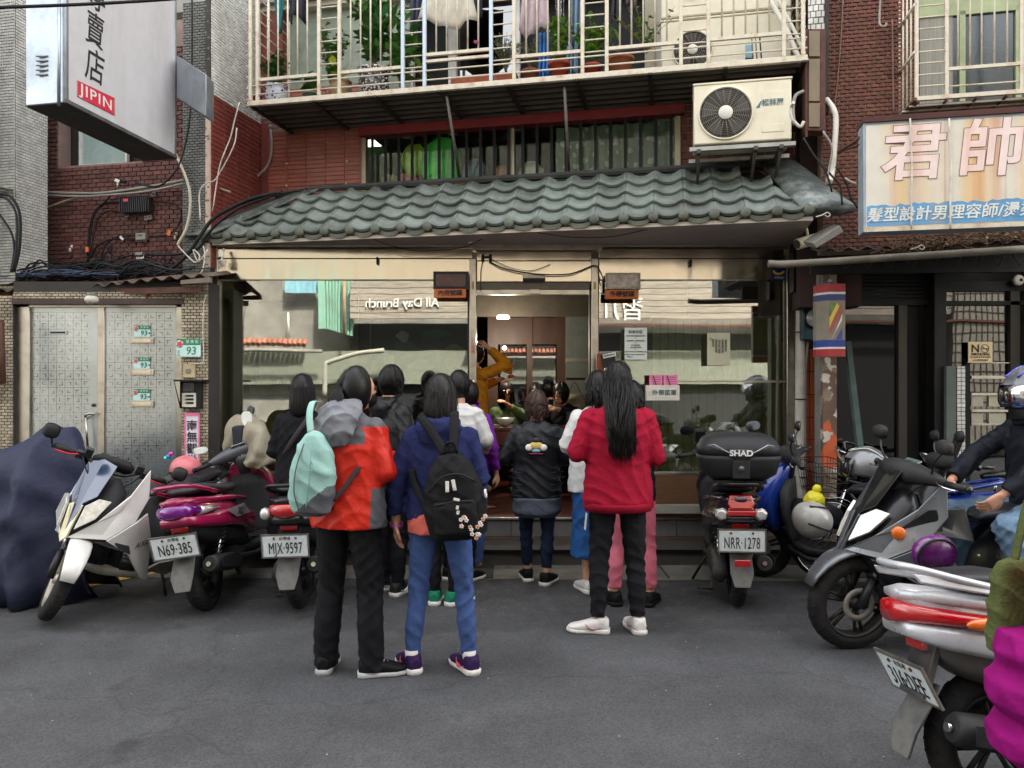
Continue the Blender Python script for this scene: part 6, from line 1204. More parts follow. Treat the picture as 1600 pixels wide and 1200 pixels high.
platem=M('licence_white',(214,222,224),.35,var=.03,dirt=(150,140,120),dirt_amt=.3,dscale=14);mirm=M('mirror_glass',(225,235,245),.03,metal=1.,bump=0,var=.02)
smoked=M('smoked_screen',(44,58,84),.06,coat=1.,bump=0,spec=1.)
def wheel(t,x,R_,tw,rim,ns=5,M4=None,disc=True):
 w=MB();M4=M4 or Matrix()
 c=Vector((x,0,R_));r1=R_-.075
 w.lathe([(r1-.012,-tw*.36),(r1,-tw*.4),(r1+.006,-tw*.3),(r1-.008,0),(r1+.006,tw*.3),(r1,tw*.4),(r1-.012,tw*.36),(r1-.016,0)],c,(0,1,0),36,closed=True)
 w.lathe([(0,-.05),(.035,-.045),(.04,0),(.035,.045),(0,.05)],c,(0,1,0),16)
 for k in range(ns):
  a=k*2*math.pi/ns+.3;d=Vector((math.cos(a),0,math.sin(a)));e=Vector((-math.sin(a),0,math.cos(a)))
  for s in(-.3,.3):w.tube([c+d*.03+e*s*.02,c+d*(r1-.005)+e*s*.07],.011,6)
 w.v=[tuple(M4@Vector(v))for v in w.v];o=w.build('wheel',rim,t)
 q=MB();prof=[]
 for k in range(13):
  a=math.pi*(k/12);prof.append((r1+.004+(R_-r1-.004)*math.sin(a)**.75,-tw/2*math.cos(a)*(1. if 2<k<10 else.92)))
 n=64;q.lathe(prof+[(r1+.006,0)],c,(0,1,0),n,closed=True);q.v=[tuple(M4@Vector(v))for v in q.v]
 q.build('tyre',tyrem,o)
 g=MB()
 for k in range(34):
  a=k*2*math.pi/34
  for s in(-1,1):
   pts=[]
   for u in(.04,.4,.8):yy=s*tw*.46*u;rr_=R_+.0002-(R_-r1)*.40*u**2.6;aa=a+u*.13+(s>0)*.09;pts.append(c+Vector((math.cos(aa)*rr_,yy,math.sin(aa)*rr_)))
   g.tube(pts,.0028,4,flat=1.)
 g.v=[tuple(M4@Vector(v))for v in g.v];g.build('tyre_tread',M('tread_rub',(22,22,23),.85),o)
 if disc:
  d_=MB();d_.lathe([(.06,.050),(.095,.050),(.095,.053),(.06,.053)],c,(0,1,0),28,closed=True);d_.v=[tuple(M4@Vector(v))for v in d_.v];d_.build('brake_disc',grey_paint,o)
def lp_(b,t,name,m,M4=None,**k):
 if M4 is not None:b.v=[tuple(M4@Vector(v))for v in b.v]
 return b.build(name,m,t,**k)
def xl(rows,n=24,e=2.4):
 b=MB();return b.loft([((r[0],0,r[1]),r[2],r[3],r[4]if len(r)>4 else e)for r in rows],n)
def zl(rows,n=24,e=2.6):
 b=MB();return b.loft([((r[1],0,r[0]),r[2],r[3],e,(0,1,0),(-1,0,0))for r in rows],n)
def pair(pts,th,bu,t,name,m,bevel=.004):
 for s in(1,-1):lp_(panel([(p[0],p[1]*s,p[2])for p in pts][::s],th,bu),t,name,m,bevel=bevel)
def plate_(t,code,c,tilt=20,extra='台灣省',w=.30,h=.15,yaw=0.):
 m=Matrix.Translation(c)@Euler((0,R(-tilt),0)).to_matrix().to_4x4()@Matrix.Rotation(R(-90)+yaw,4,'Z')
 o=lp_(MB().box((0,0,0),(w,.004,h)),t,'license_plate',platem,m,bevel=.0015)
 fr=MB();
 for(x,z,a,b_)in((0,h/2,w+.012,.01),(0,-h/2,w+.012,.01),(-w/2,0,.01,h),(w/2,0,.01,h)):fr.box((x,.001,z),(a,.01,b_))
 lp_(fr,o,'plate_frame',steel_plain,m)
 b3=m.to_3x3()@basis((1,0,0),(0,0,1));k=h/.15
 text(code,.108*k,m@Vector((0,-.0035,-.018)),b3,ink,o,ext=.001,sx=.262/(len(code)*.068*k),spacing=1.06)
 if extra:text(extra,.026*k,m@Vector((0,-.0035,.05*k)),b3,ink_soft,o,ext=.0008)
 for x in(-.07,.07):lp_(MB().lathe([(0,-.006),(.007,-.005),(.008,0)],(x,-.002,.052*k),(0,1,0),10),o,'plate_bolt',M('bolt_rust',(74,50,36),.7),m)
 return o
def mirror(t,base,tip,m4,face=1,sz=(.06,.04),back=matb,stem=blk):
 o=lp_(MB().tube(catmull([base,(Vector(base)+Vector(tip))/2+Vector((.02,0,.01)),tip],4),.006,8),t,'mirror',stem,m4)
 c=Vector(tip)+Vector((0,0,sz[1]*.4));s=MB();s.loft([(c+Vector((.035,0,0)),sz[0]*.5,sz[1]*.5,2.4),(c+Vector((.02,0,0)),sz[0]*.9,sz[1]*.9,2.6),(c+Vector((-.004,0,0)),sz[0],sz[1],2.8)],20)
 lp_(s,o,'mirror_shell',back,m4)
 s=MB();s.loft([(c+Vector((-.004,0,0)),sz[0]*.93,sz[1]*.92,2.8),(c+Vector((-.0065,0,0)),sz[0]*.93,sz[1]*.92,2.8)],20,smooth=False);lp_(s,o,'mirror_glass',mirm,m4)
def scooter(lab,loc,hd,lean=0.,steer=0.,body=blk,accent=None,inner=matb,seat=seatm,rim=rimb,style='round',code=None,tail='red',extra='台灣省',grab='body',cover=None,sc=1.,mirrors=True,R_=.25,naked=False,top=blk,low=None,fend=None,ptilt=20,plx=-.95,pz=.50,levers=None,screen=smoked,cvt=engm,muff=matb,sig=True,lens=None):
 t=bpy.data.objects.new('motor_scooter',None);link(t);tag(t,lab,'scooter');t.location=loc;t.scale=(sc,)*3
 t.rotation_euler=(Matrix.Rotation(R(hd),3,'Z')@Matrix.Rotation(-R(lean),3,'X')).to_euler()
 accent=accent or body;low=low or inner;fend=fend or body
 piv=Vector((.47,0,.8));ax=Vector((-.42,0,.91)).normalized();Ms=Matrix.Translation(piv)@Matrix.Rotation(R(steer),4,ax)@Matrix.Translation(-piv)
 wheel(t,.66,R_,.105,rim,5 if style=='round' else 6,Ms);wheel(t,-.63,R_,.115,rim,5,None,False)
 for s in(-1,1):
  lp_(MB().tube([(.665,s*.072,R_-.01),(.60,s*.072,.42)],[.026,.024],10),t,'fork_slider',M('fork_black',(34,34,36),.45,metal=.3),Ms)
  lp_(MB().tube([(.605,s*.072,.40),(.53,s*.072,.62)],.016,10),t,'fork_tube',chrome,Ms)
 f=MB();sec=[]
 for k in range(11):
  a=R(22+135*k/10);rr_=R_+.028;c=Vector((.66+math.cos(a)*rr_,0,R_+math.sin(a)*rr_));u=Vector((math.cos(a),0,math.sin(a)));w_=.072*(.45+.55*math.sin(math.pi*min(1,(k+.8)/9)))
  sec.append((c,w_,.012+.012*math.sin(math.pi*k/10),2.2,(0,1,0),tuple(u)))
 f.loft(sec,16);lp_(f,t,'front_fender',fend,Ms)
 lp_(xl([(-.74,R_,.05,.05),(-.70,R_+.01,.05,.085),(-.5,R_+.02,.06,.095),(-.25,R_+.01,.06,.09),(-.12,R_,.05,.06)]),t,'transmission_case',cvt,Matrix.Translation((0,.12,0)))
 lp_(MB().tube([(-.02,0,R_+.06),(-.34,0,R_+.08)],.11,14),t,'engine',engm);
 for k in range(4):lp_(MB().lathe([(.05,-.01),(.125,-.01),(.125,.003),(.05,.003)],(-.28+k*.05,0,R_+.08),(1,0,0),16,closed=True),t,'cooling_fin',engm)
 e=lp_(MB().tube([(-.88,-.155,R_+.10),(-.86,-.155,R_+.095),(-.52,-.15,R_+.04),(-.42,-.14,R_)],[.045,.058,.062,.035],18),t,'exhaust',muff)
 lp_(MB().tube([(-.90,-.155,R_+.105),(-.875,-.155,R_+.1)],.016,10),e,'exhaust_tip',chrome);lp_(MB().tube(catmull([(-.42,-.14,R_),(-.3,-.12,R_-.09),(-.05,-.05,R_-.06)],5),.016,8),e,'exhaust_pipe',engm)
 lp_(panel([(-.84,-.222,R_+.13),(-.84,-.218,R_+.06),(-.5,-.215,R_-.01),(-.46,-.215,R_+.06),(-.6,-.222,R_+.11)][::-1],.008,.008),e,'heat_shield',muff,bevel=.003)
 for s in(-1,1):
  lp_(MB().tube([(-.66,s*.11,R_+.06),(-.50,s*.13,.56)],.014,8),t,'shock_rod',chrome);sp=[]
  for k in range(60):a=k*.75;u=k/60;sp.append(Vector((-.655+.145*u,s*(.11+.02*u),R_+.08+(.46-R_)*u))+Vector((math.cos(a)*.026,math.sin(a)*.026,0)))
  lp_(MB().tube(sp,.0045,5),t,'shock_spring',M('spring',(60,60,62),.5,metal=.4))
 lp_(MB().tube(catmull([(-.2,.10,.18),(-.3,.14,.10),(-.38,.16,.04)],4),.012,6).tube([(-.38,.14,.045),(-.38,.22,.05)],.012,6).box((-.38,.23,.05),(.05,.05,.012)),t,'centre_stand',engm)
 lp_(MB().tube([(-.05,.15,.24),(-.0,.27,.02)],.011,6),t,'side_stand',blk)
 tz=.0
 bt=[(-.98,.79,.035,.018),(-.93,.765,.085,.05),(-.80,.715,.13,.085),(-.6,.66,.165,.12),(-.4,.62,.18,.13),(-.2,.56,.175,.13),(-.1,.48,.16,.10),(-.04,.40,.12,.06)]
 lp_(xl(bt,28),t,'tail_body',body if style=='round' else inner)
 lp_(xl([(-.90,.62,.05,.04),(-.75,.56,.12,.08),(-.5,.50,.15,.10),(-.2,.42,.155,.10),(-.05,.36,.13,.06)],20,3.),t,'under_body',inner)
 lp_(xl([(-.80,.835,.06,.012),(-.76,.838,.115,.028),(-.62,.83,.135,.04),(-.42,.795,.145,.042),(-.3,.78,.14,.04),(-.12,.775,.115,.038),(-.04,.765,.085,.03),(.0,.745,.05,.012)],24,2.6),t,'seat',seat)
 lp_(MB().tube([(-.40,-.13,.842),(-.405,-.06,.848),(-.405,.06,.848),(-.40,.13,.842)],.004,5),t,'seat_seam',blk)
 g=MB();g.tube(catmull([(-.62,.155,.80),(-.82,.15,.85),(-.95,.10,.885),(-.985,0,.89),(-.95,-.10,.885),(-.82,-.15,.85),(-.62,-.155,.80)],5),.02,10,flat=.7)
 lp_(g,t,'grab_rail',accent if grab=='body' else blk)
 lp_(xl([(-.12,.30,.12,.03),(.0,.29,.165,.035),(.25,.29,.165,.035),(.36,.32,.14,.04)],20,5.),t,'floorboard',inner)
 for k in range(6):lp_(MB().box((-.05+k*.065,0,.328),(.02,.25,.006)),t,'floor_rib',blk)
 lp_(xl([(-.3,.27,.12,.04),(-.05,.235,.19,.03),(.25,.235,.18,.03),(.4,.29,.13,.04)],20,3.),t,'side_sill',low)
 lp_(zl([(.28,.36,.11,.03),(.40,.38,.16,.035),(.58,.42,.19,.04),(.72,.43,.17,.045),(.82,.42,.10,.04)]),t,'leg_shield',inner)
 if style=='round':
  lp_(zl([(.40,.50,.07,.03),(.46,.53,.13,.07),(.58,.56,.185,.10),(.70,.55,.20,.105),(.80,.52,.175,.10),(.90,.46,.12,.07),(.95,.43,.07,.03)]),t,'front_cowl',body)
  for s in(-1,1):lp_(MB().add(*(lambda p:(p.v,p.f))(panel([(.655,s*.05,.60),(.62,s*.15,.64),(.60,s*.15,.72),(.635,s*.06,.70)][::s],.01,.012))),t,'headlight',clr,bevel=.003)
  lp_(xl([(-.97,.665,.09,.025),(-.85,.64,.145,.045),(-.62,.61,.19,.065),(-.32,.575,.207,.085),(-.05,.50,.20,.10),(.03,.44,.17,.06)],28,4.),t,'side_panel',accent);lp_(xl([(-.975,.785,.06,.018),(-.85,.775,.135,.024),(-.62,.75,.182,.024),(-.38,.72,.2,.024),(-.15,.68,.195,.03)],28,3.4),t,'upper_panel',body)
  if lens:lp_(xl([(-1.0,.725,.05,.04,2.4),(-.955,.722,.105,.038,3),(-.83,.710,.160,.036,3),(-.66,.694,.196,.026,3),(-.44,.675,.208,.008,3)]if lens[1]else[(-1.0,.725,.05,.04,2.4),(-.955,.725,.11,.045,3),(-.87,.715,.15,.043,3)],28),t,'tail_lens',lens[0])
 else:
  up_=([(.745,.03,.575),(.64,.155,.68),(.44,.225,.84),(.30,.245,1.0),(.29,.25,.80),(.42,.265,.66),(.60,.20,.56)][::-1])
  pair(up_,.012,.012,t,'upper_fairing',body)
  pair([(.60,.205,.555),(.42,.27,.655),(.30,.262,.70),(.24,.265,.52),(.21,.25,.20),(.30,.265,.24),(.44,.25,.44)][::-1],.012,.014,t,'lower_fairing',accent,.004)
  lp_(zl([(.34,.44,.08,.04),(.44,.50,.13,.09),(.58,.55,.17,.13),(.70,.51,.185,.12),(.84,.45,.17,.09),(.92,.42,.10,.05)]),t,'front_cowl',inner)
  lp_(panel([(.765,0,.545),(.745,.03,.575),(.665,.05,.77),(.64,.035,.78),(.735,0,.60)][::-1],.012,.004,mirror=True),t,'nose_blade',top if top is not blk else body,bevel=.003)
  lp_(panel([(.735,0,.605),(.655,.045,.785),(.60,.10,.83),(.47,.115,1.02),(.455,0,1.05)][::-1],.006,.012,mirror=True),t,'windscreen',screen,bevel=.002)
  for s in(-1,1):lp_(panel([(.725,s*.055,.625),(.65,s*.145,.695),(.555,s*.175,.80),(.60,s*.115,.815),(.66,s*.065,.77)][::-s],.02,.012),t,'headlight',clr,bevel=.003)
  for s in(-1,1):lp_(panel([(.64,s*.13,.545),(.56,s*.215,.545),(.45,s*.262,.50),(.43,s*.262,.44),(.47,s*.255,.46),(.56,s*.20,.50)][::-s],.02,.006),t,'running_light',M('drl_dark',(60,62,66),.15,coat=1.),bevel=.002)
  pair([(-.97,.08,.86),(-.6,.17,.78),(-.3,.195,.72),(-.12,.2,.60),(-.1,.19,.42),(-.32,.2,.46),(-.40,.2,.60),(-.75,.165,.70),(-.97,.10,.80)][::-1],.012,.012,t,'side_panel',accent if accent else body,.004)
  lp_(panel([(.20,.20,.27),(.10,.22,.30),(-.28,.21,.26),(-.40,.20,.20),(.0,.215,.19)],.02,.008,mirror=True),t,'sill_panel',low,bevel=.003)
 for s in(-1,1)if sig else():lp_(MB().add(*(lambda p:(p.v,p.f))(panel([(-.935,s*.09,.725),(-.88,s*.155,.715),(-.87,s*.15,.665),(-.925,s*.09,.65)][::-s],.02,.008))),t,'turn_signal',clr,bevel=.004)
 if sig:lp_(MB().slab([(-.955,-.088,.65),(-.955,.088,.65),(-.975,.08,.735),(-.975,-.08,.735)],(.05,0,0)),t,'tail_light',redl,bevel=.008)
 lp_(MB().slab([(-.86,-.07,.62),(-.86,.07,.62),(-.93,.075,.42),(-.93,-.075,.42)],(.03,0,.01)),t,'plate_holder',inner,bevel=.004)
 lp_(MB().box((-.895,0,.60),(.02,.11,.032)),t,'reflector',redl,bevel=.003)
 lp_(MB().slab([(-.86,-.07,.46),(-.86,.07,.46),(-.97,.075,.30),(-.985,.05,.21),(-.985,-.05,.21),(-.97,-.075,.30)],(.014,0,.004)),t,'mudguard',M('mud_grey',(84,84,84),.75,var=.2,dirt=(120,114,102),dirt_amt=.5,dscale=9),bevel=.004)
 if code:plate_(t,code,(plx,0,pz),ptilt,extra)
 if naked:
  lp_(MB().tube(catmull([(.28,.36,.99),(.36,.18,1.0),(.40,.08,.96),(.40,-.08,.96),(.36,-.18,1.0),(.28,-.36,.99)],5),.012,10),t,'handlebar',blk,Ms)
  lp_(MB().loft([((.36,0,.97),.12,.03,3,(0,1,0),(1,0,0)),((.38,0,1.02),.14,.045,3,(0,1,0),(1,0,0)),((.40,0,1.06),.10,.03,3,(0,1,0),(1,0,0))]),t,'dash_display',matb,Ms)
  lp_(MB().box((.36,.17,1.03),(.06,.05,.06)).box((.36,-.17,1.03),(.06,.05,.06)),t,'fluid_reservoir',blk,Ms,bevel=.006)
 else:
  cb=MB();cb.loft([((.34,-.26,.99),.02,.02,2.5,(1,0,0),(0,0,1)),((.36,-.2,1.0),.045,.035,2.5,(1,0,0),(0,0,1)),((.40,-.1,1.01),.075,.055,2.5,(1,0,0),(0,0,1)),((.42,0,1.015),.09,.06,2.5,(1,0,0),(0,0,1)),((.40,.1,1.01),.075,.055,2.5,(1,0,0),(0,0,1)),((.36,.2,1.0),.045,.035,2.5,(1,0,0),(0,0,1)),((.34,.26,.99),.02,.02,2.5,(1,0,0),(0,0,1))],18)
  o=lp_(cb,t,'handlebar',cover or matb,Ms);lp_(zl([(.82,.44,.05,.05),(.92,.43,.065,.06),(.98,.41,.085,.07)]),t,'steering_neck',cover or matb,Ms)
  lp_(MB().box((.355,0,1.055),(.06,.12,.012),rot=Euler((0,R(28),0))),o,'speedometer',M('dial_glass',(96,110,108),.1,coat=1.),Ms,bevel=.004)
 for s in(-1,1):
  lp_(MB().tube([(.335,s*.24,.99),(.30,s*.37,.985)],.018,12),t,'grip',black_rub,Ms);lp_(MB().lathe([(0,0),(.02,0),(.022,.012),(0,.018)],(.297,s*.375,.985),(0,s,0),12),t,'bar_end',blk,Ms)
  lp_(MB().tube(catmull([(.37,s*.22,1.0),(.385,s*.28,.985),(.36,s*.36,.975)],4),.006,6),t,'brake_lever',levers or chrome,Ms);lp_(MB().box((.35,s*.215,.995),(.05,.05,.05)),t,'switch_box',blk,Ms,bevel=.006)
  if mirrors and mirrors!='end':mirror(t,(.37,s*.19,1.02),(.36,s*.27,1.17),Ms)
  if mirrors=='end':mirror(t,(.30,s*.39,.985),(.34,s*.43,1.06),Ms,sz=(.052,.052))
 cb=MB()
 for s in(-1,1):cb.tube(catmull([(.37,s*.2,1.0),(.44,s*.14,.93),(.46,s*.06,.86)],5),.005,5)
 lp_(cb,t,'brake_cable',cable_black,Ms)['kind']='stuff'
 return t
white_b=M('body_white',(222,222,218),.22,var=.03,coat=.7,bump=0,dirt=(176,172,160),dirt_amt=.25,dscale=5)
magenta=M('body_magenta',(156,22,74),.22,var=.12,coat=.8,bump=0,dirt=(120,60,70),dirt_amt=.3);silver_b=M('body_silver',(188,190,195),.28,metal=.2,var=.04,coat=.6,bump=0,dirt=(120,112,100),dirt_amt=.3,dscale=4)
gun=M('body_gunmetal',(96,100,104),.3,metal=.5,var=.06,coat=.5,bump=0,dirt=(120,116,106),dirt_amt=.3);blue_b=M('body_blue',(20,52,140),.25,var=.1,coat=.8,bump=0);purp=M('body_plum',(34,24,36),.25,var=.2,coat=.8,bump=0)
levr=M('lever_red',(190,30,52),.35,metal=.3)
s1=scooter('white sports scooter with smoked screen and red levers facing the street',(-2.79,5.68,0),257,lean=8,steer=46,body=white_b,accent=white_b,rim=rims,style='sport',naked=True,mirrors='end',fend=white_b,top=M('nose_cream',(214,206,170),.3,coat=.5),low=M('sill_grey',(150,146,136),.5),levers=levr,grab='x',R_=.265)
text('AUGUR',.05,(.33,.278,.50),basis((-1,0,.1),(.1,0,1)),M('decal_dark',(40,42,50),.4),s1,ext=.001,shear=.5)
tag(MB().ball((0,0,0),.06,16,sc=(1.2,1,.8)).build('amber_reflector',orl,s1),None);bpy.data.objects['amber_reflector'].scale=(.3,.12,.3);bpy.data.objects['amber_reflector'].location=(.66,-.11,.40)
s2=scooter('magenta and black scooter with purple tail lamp and plate N69·385',(-2.09,5.93,0),90,lean=8,steer=28,body=magenta,accent=magenta,code='N69·385',cover=M('cover_grey',(70,72,76),.35,coat=.3,var=.15),ptilt=12,plx=-1.0,pz=.51,mirrors=False,sig=False,lens=(M('lens_purple',(112,18,122),.1,coat=1.,var=.2),0))
lp_(xl([(-.87,.71,.15,.04),(-.80,.70,.17,.036),(-.66,.69,.19,.02)],24,3.),s2,'clear_lens',clr)
lp_(panel([(-.60,-.204,.655),(-.30,-.218,.655),(-.18,-.213,.57),(-.45,-.214,.58)],.006,.004),s2,'decal_panel',M('decal_grey',(130,124,124),.3,coat=.5,var=.3),bevel=.002);text('XG',.075,(-.40,-.226,.615),basis((1,0,-.2),(.2,0,1)),ink,s2,ext=.001,shear=.5)
mirror(s2,(.37,.19,1.0),(.36,.30,1.02),Matrix.Translation((-.03,0,.03)),sz=(.07,.03));mirror(s2,(.37,-.16,1.02),(.36,-.10,1.24),Matrix(),sz=(.045,.06),back=plastic_white)
s3=scooter('black scooter with wide red tail lamp and plate MJX·9597',(-1.475,5.98,0),91,lean=1.5,steer=10,body=blk,accent=blk,code='MJX·9597',grab='body',ptilt=8,plx=-.99,pz=.50,mirrors=False,sig=False,lens=(redl,0))
for s in(-1,1):lp_(MB().ball((-.955,s*.135,.705),.05,14,sc=(.8,.7,.85)),s3,'clear_lens',clr)
s4=scooter('black scooter with a ribbed top case and plate NRR·1278',(1.69,6.02,0),80,lean=1,steer=8,body=purp,accent=purp,code='NRR·1278',extra='',ptilt=6,plx=-.985,pz=.52,mirrors=True,grab='x')
lp_(MB().slab([(-.99,-.065,.73),(-.99,.065,.73),(-.985,.085,.76),(-.965,.07,.815),(-.965,-.07,.815),(-.985,-.085,.76)],(.04,0,0)),s4,'upper_tail_light',redl,bevel=.006);lp_(MB().slab([(-.995,-.09,.685),(-.995,.09,.685),(-.995,.09,.715),(-.995,-.09,.715)],(.04,0,0)),s4,'light_bar',redl,bevel=.004)
for s in(-1,1):lp_(MB().lathe([(0,-.02),(.03,-.018),(.045,0),(.045,.02)],(-.97,s*.125,.69),(1,0,0),6),s4,'signal_lens',clr,bevel=.005)
lp_(MB().box((-1.0,0,.375),(.02,.10,.045)),s4,'low_reflector',redl,bevel=.004);text('▬▬',.02,(-1.0,0,.3),(R(90),0,R(-90)),ink,s4)if False else None
pm=MB();pm.box((.36,.17,1.10),(.02,.08,.14),rot=Euler((0,R(-25),0)));pm.box((.37,.17,1.16),(.02,.1,.02)).box((.35,.17,1.05),(.02,.1,.02));pm.tube([(.36,.17,1.02),(.36,.17,1.08)],.01,6);lp_(pm,s4,'phone_mount',plastic_black,bevel=.003)
tc2=thing('top_case','matt black top case with silver arrow stripes and SHAD lettering','top case',s4.matrix_basis@Vector((-.86,0,.93))if False else Matrix.LocRotScale(s4.location,s4.rotation_euler,s4.scale)@Vector((-.80,0,.92)),R(80))
cbm=M('case_matt',(34,35,37),.55,spec=.35,var=.06,bump=.3,bscale=200)
lo_=MB();lo_.loft([((0,0,0),.19,.16,4,(0,1,0),(1,0,0)),((0,0,.03),.245,.19,3.4,(0,1,0),(1,0,0)),((0,0,.13),.275,.205,3.2,(0,1,0),(1,0,0)),((0,0,.155),.277,.207,3.2,(0,1,0),(1,0,0))],36);lo_.build('case_tub',cbm,tc2)
lo_=MB();lo_.loft([((0,0,.160),.277,.207,3.2,(0,1,0),(1,0,0)),((0,0,.21),.27,.2,3.2,(0,1,0),(1,0,0)),((.01,0,.265),.235,.175,3.,(0,1,0),(1,0,0)),((.02,0,.295),.17,.12,2.6,(0,1,0),(1,0,0)),((.03,0,.303),.08,.05,2.4,(0,1,0),(1,0,0))],36);lo_.build('case_lid',cbm,tc2)
for s in(-1,1):
 lp_(panel([(-.212,s*.08,.185),(-.213,s*.03,.165),(-.178,s*.215,.225),(-.196,s*.17,.235)][::s],.004,.001),tc2,'silver_stripe',M('stripe_silver',(176,180,186),.25,metal=.5),bevel=.001)
lp_(MB().box((-.211,0,.178),(.012,.15,.045)),tc2,'name_plate',M('smoke_plate',(58,58,58),.15,coat=1.),bevel=.004);text('SHAD',.052,(-.218,0,.176),basis((0,-1,0),(0,0,1)),M('badge',(222,222,218),.3),tc2,ext=.0015,bold=.0015,sx=1.1)
lp_(MB().box((-.207,0,.07),(.01,.11,.12)),tc2,'latch_panel',cbm,bevel=.006);lp_(MB().lathe([(0,-.01),(.018,-.01),(.02,0)],(-.212,0,.075),(1,0,0),16),tc2,'case_lock',M('lock_grey',(96,96,92),.4,metal=.6));lp_(MB().lathe([(.03,0),(.055,0),(.055,.004)],(-.21,0,.155),(1,0,0),20),tc2,'handle_recess',plastic_black)
MB().box((0,0,-.02),(.3,.34,.02)).tube([(0,.1,-.02),(.05,.1,-.09)],.01,6).tube([(0,-.1,-.02),(.05,-.1,-.09)],.01,6).build('case_rack',blk,tc2)
s5=scooter('blue and black scooter parked sideways with helmets hung on it',(2.53,5.80,0),146,lean=2,steer=10,body=blue_b,accent=blue_b,mirrors=True,sc=1.0)
lp_(MB().lathe([(.028,0),(.038,0),(.038,.006),(.028,.006)],(.22,0,.65),(0,0,1),24,closed=True),s5,'cap_ring',steel_plain);lp_(xl([(.04,.52,.06,.08),(.15,.56,.10,.09),(.30,.58,.12,.08),(.38,.6,.10,.06)]),s5,'tank_tunnel',matb)
s6=scooter('gunmetal and silver scooter with ABS lettering and a round orange reflector',(2.68,4.54,0),183,lean=3,steer=6,body=M('body_greysilver',(122,126,132),.28,metal=.4,coat=.6,bump=0,var=.05,dirt=(96,92,86),dirt_amt=.3),accent=gun,inner=blk,rim=rimb,style='sport',fend=gun,low=gun,top=gun,screen=blk,mirrors=True,R_=.27,sc=1.04)
text('ABS',.045,(.40,.282,.50),basis((-1,0,.08),(.08,0,1)),MATS['badge'],s6,ext=.001,shear=.4)
lp_(MB().lathe([(.036,-.02),(.036,0),(.03,.008),(0,.011)],(.55,.238,.715),(.25,1,0),20),s6,'round_reflector',orl)
pair([(.56,.19,.70),(.40,.245,.84),(.18,.22,.84),(.12,.22,.66),(.30,.262,.70)][::-1],.012,.01,s6,'dark_side_panel',blk,.004)
s7=scooter('silver scooter in front with long red and amber tail lamp and plate 316·DEE',(2.385,2.83,0),4,lean=6,steer=0,body=silver_b,accent=silver_b,code='316·DEE',extra='台北市',ptilt=26,plx=-.94,pz=.48,mirrors=False,sig=False,lens=(redl,1),inner=M('inner_grey',(58,57,58),.6,var=.2,dirt=(98,84,70)))
for s in(-1,1):lp_(MB().ball((-.72,s*.178,.698),.09,18,sc=(1.1,.2,.27)),s7,'amber_lens',orl)
pair([(-.97,.12,.865),(-.60,.17,.815),(-.25,.19,.745),(-.28,.195,.72),(-.60,.185,.775),(-.95,.13,.835)][::-1],.014,.006,s7,'rail_blade',silver_b)
s8=scooter('black scooter standing behind the rider beside the bicycles',(3.42,5.42,0),178,lean=2,steer=-12,body=blk,accent=blk,mirrors=True)
lp_(MB().box((.36,.1,1.13),(.03,.09,.16),rot=Euler((0,R(-20),0))),s8,'phone_holder',plastic_black,bevel=.008)
cv=MB();rows=[(-4.9,5.9,.45,.5),(-4.45,5.85,.82,.46),(-4.0,5.75,.98,.42),(-3.62,5.68,1.12,.36),(-3.38,5.62,1.27,.27),(-3.22,5.60,1.25,.17),(-3.12,5.6,1.05,.10)]
rows=[((Vector(a[:2]).lerp(Vector(b_[:2]),u)),a[2]+(b_[2]-a[2])*u,a[3]+(b_[3]-a[3])*u)for a,b_ in zip(rows,rows[1:])for u in(0,.2,.4,.6,.8)]+[(Vector(rows[-1][:2]),rows[-1][2],rows[-1][3])]
vs=[];na=60
for i,(c,h,w)in enumerate(rows):
 for j in range(na+1):
  a=math.pi*j/na;ca,sa=math.cos(a),math.sin(a);y=-math.copysign(abs(ca)**.75,ca)*w*(1+.25*(1-sa));z=h*sa**.62 if sa>0 else 0
  k=1-sa;fold=.05*k*math.sin(c.x*16+3*k+.6*math.sin(j*.2))+.028*(1-2*abs(math.sin(c.x*17+4*z)))*k+.012*math.sin(z*14+c.x*9);dr_=(1-z/1.3)
  vs.append((c.x+.10*dr_*math.sin(j*.3+i*.1)*.4+(.14*dr_ if i>22 else 0),c.y+y+(fold if ca>-2 else 0),max(.015,z+.01*math.sin(i*.9+j*.3)-.02)))
vs=[(x-.0,y-.045*(1-2*abs(math.sin(5.2*(x*.7+z*1.5)+1.2*math.sin(2.2*x)+.5*math.sin(9*z))))*(.35+.65*min(1,max(0,1.3-z)))-.02*(1-2*abs(math.sin(11*(x*1.1-z*.6)+math.sin(7*z)))),z)for x,y,z in vs]
cv.add(vs,[(i*(na+1)+j,i*(na+1)+j+1,(i+1)*(na+1)+j+1,(i+1)*(na+1)+j)for i in range(len(rows)-1)for j in range(na)],smooth=True)
cvm=M('cover_navy',(40,44,66),.62,var=.1,bump=.5,bscale=11,bdist=.02,spec=.3);o=cv.build('motorbike_cover',cvm);tag(o,'navy cloth cover draped over a parked motorbike','cover');q=o.modifiers.new('t','SOLIDIFY');q.thickness=.006
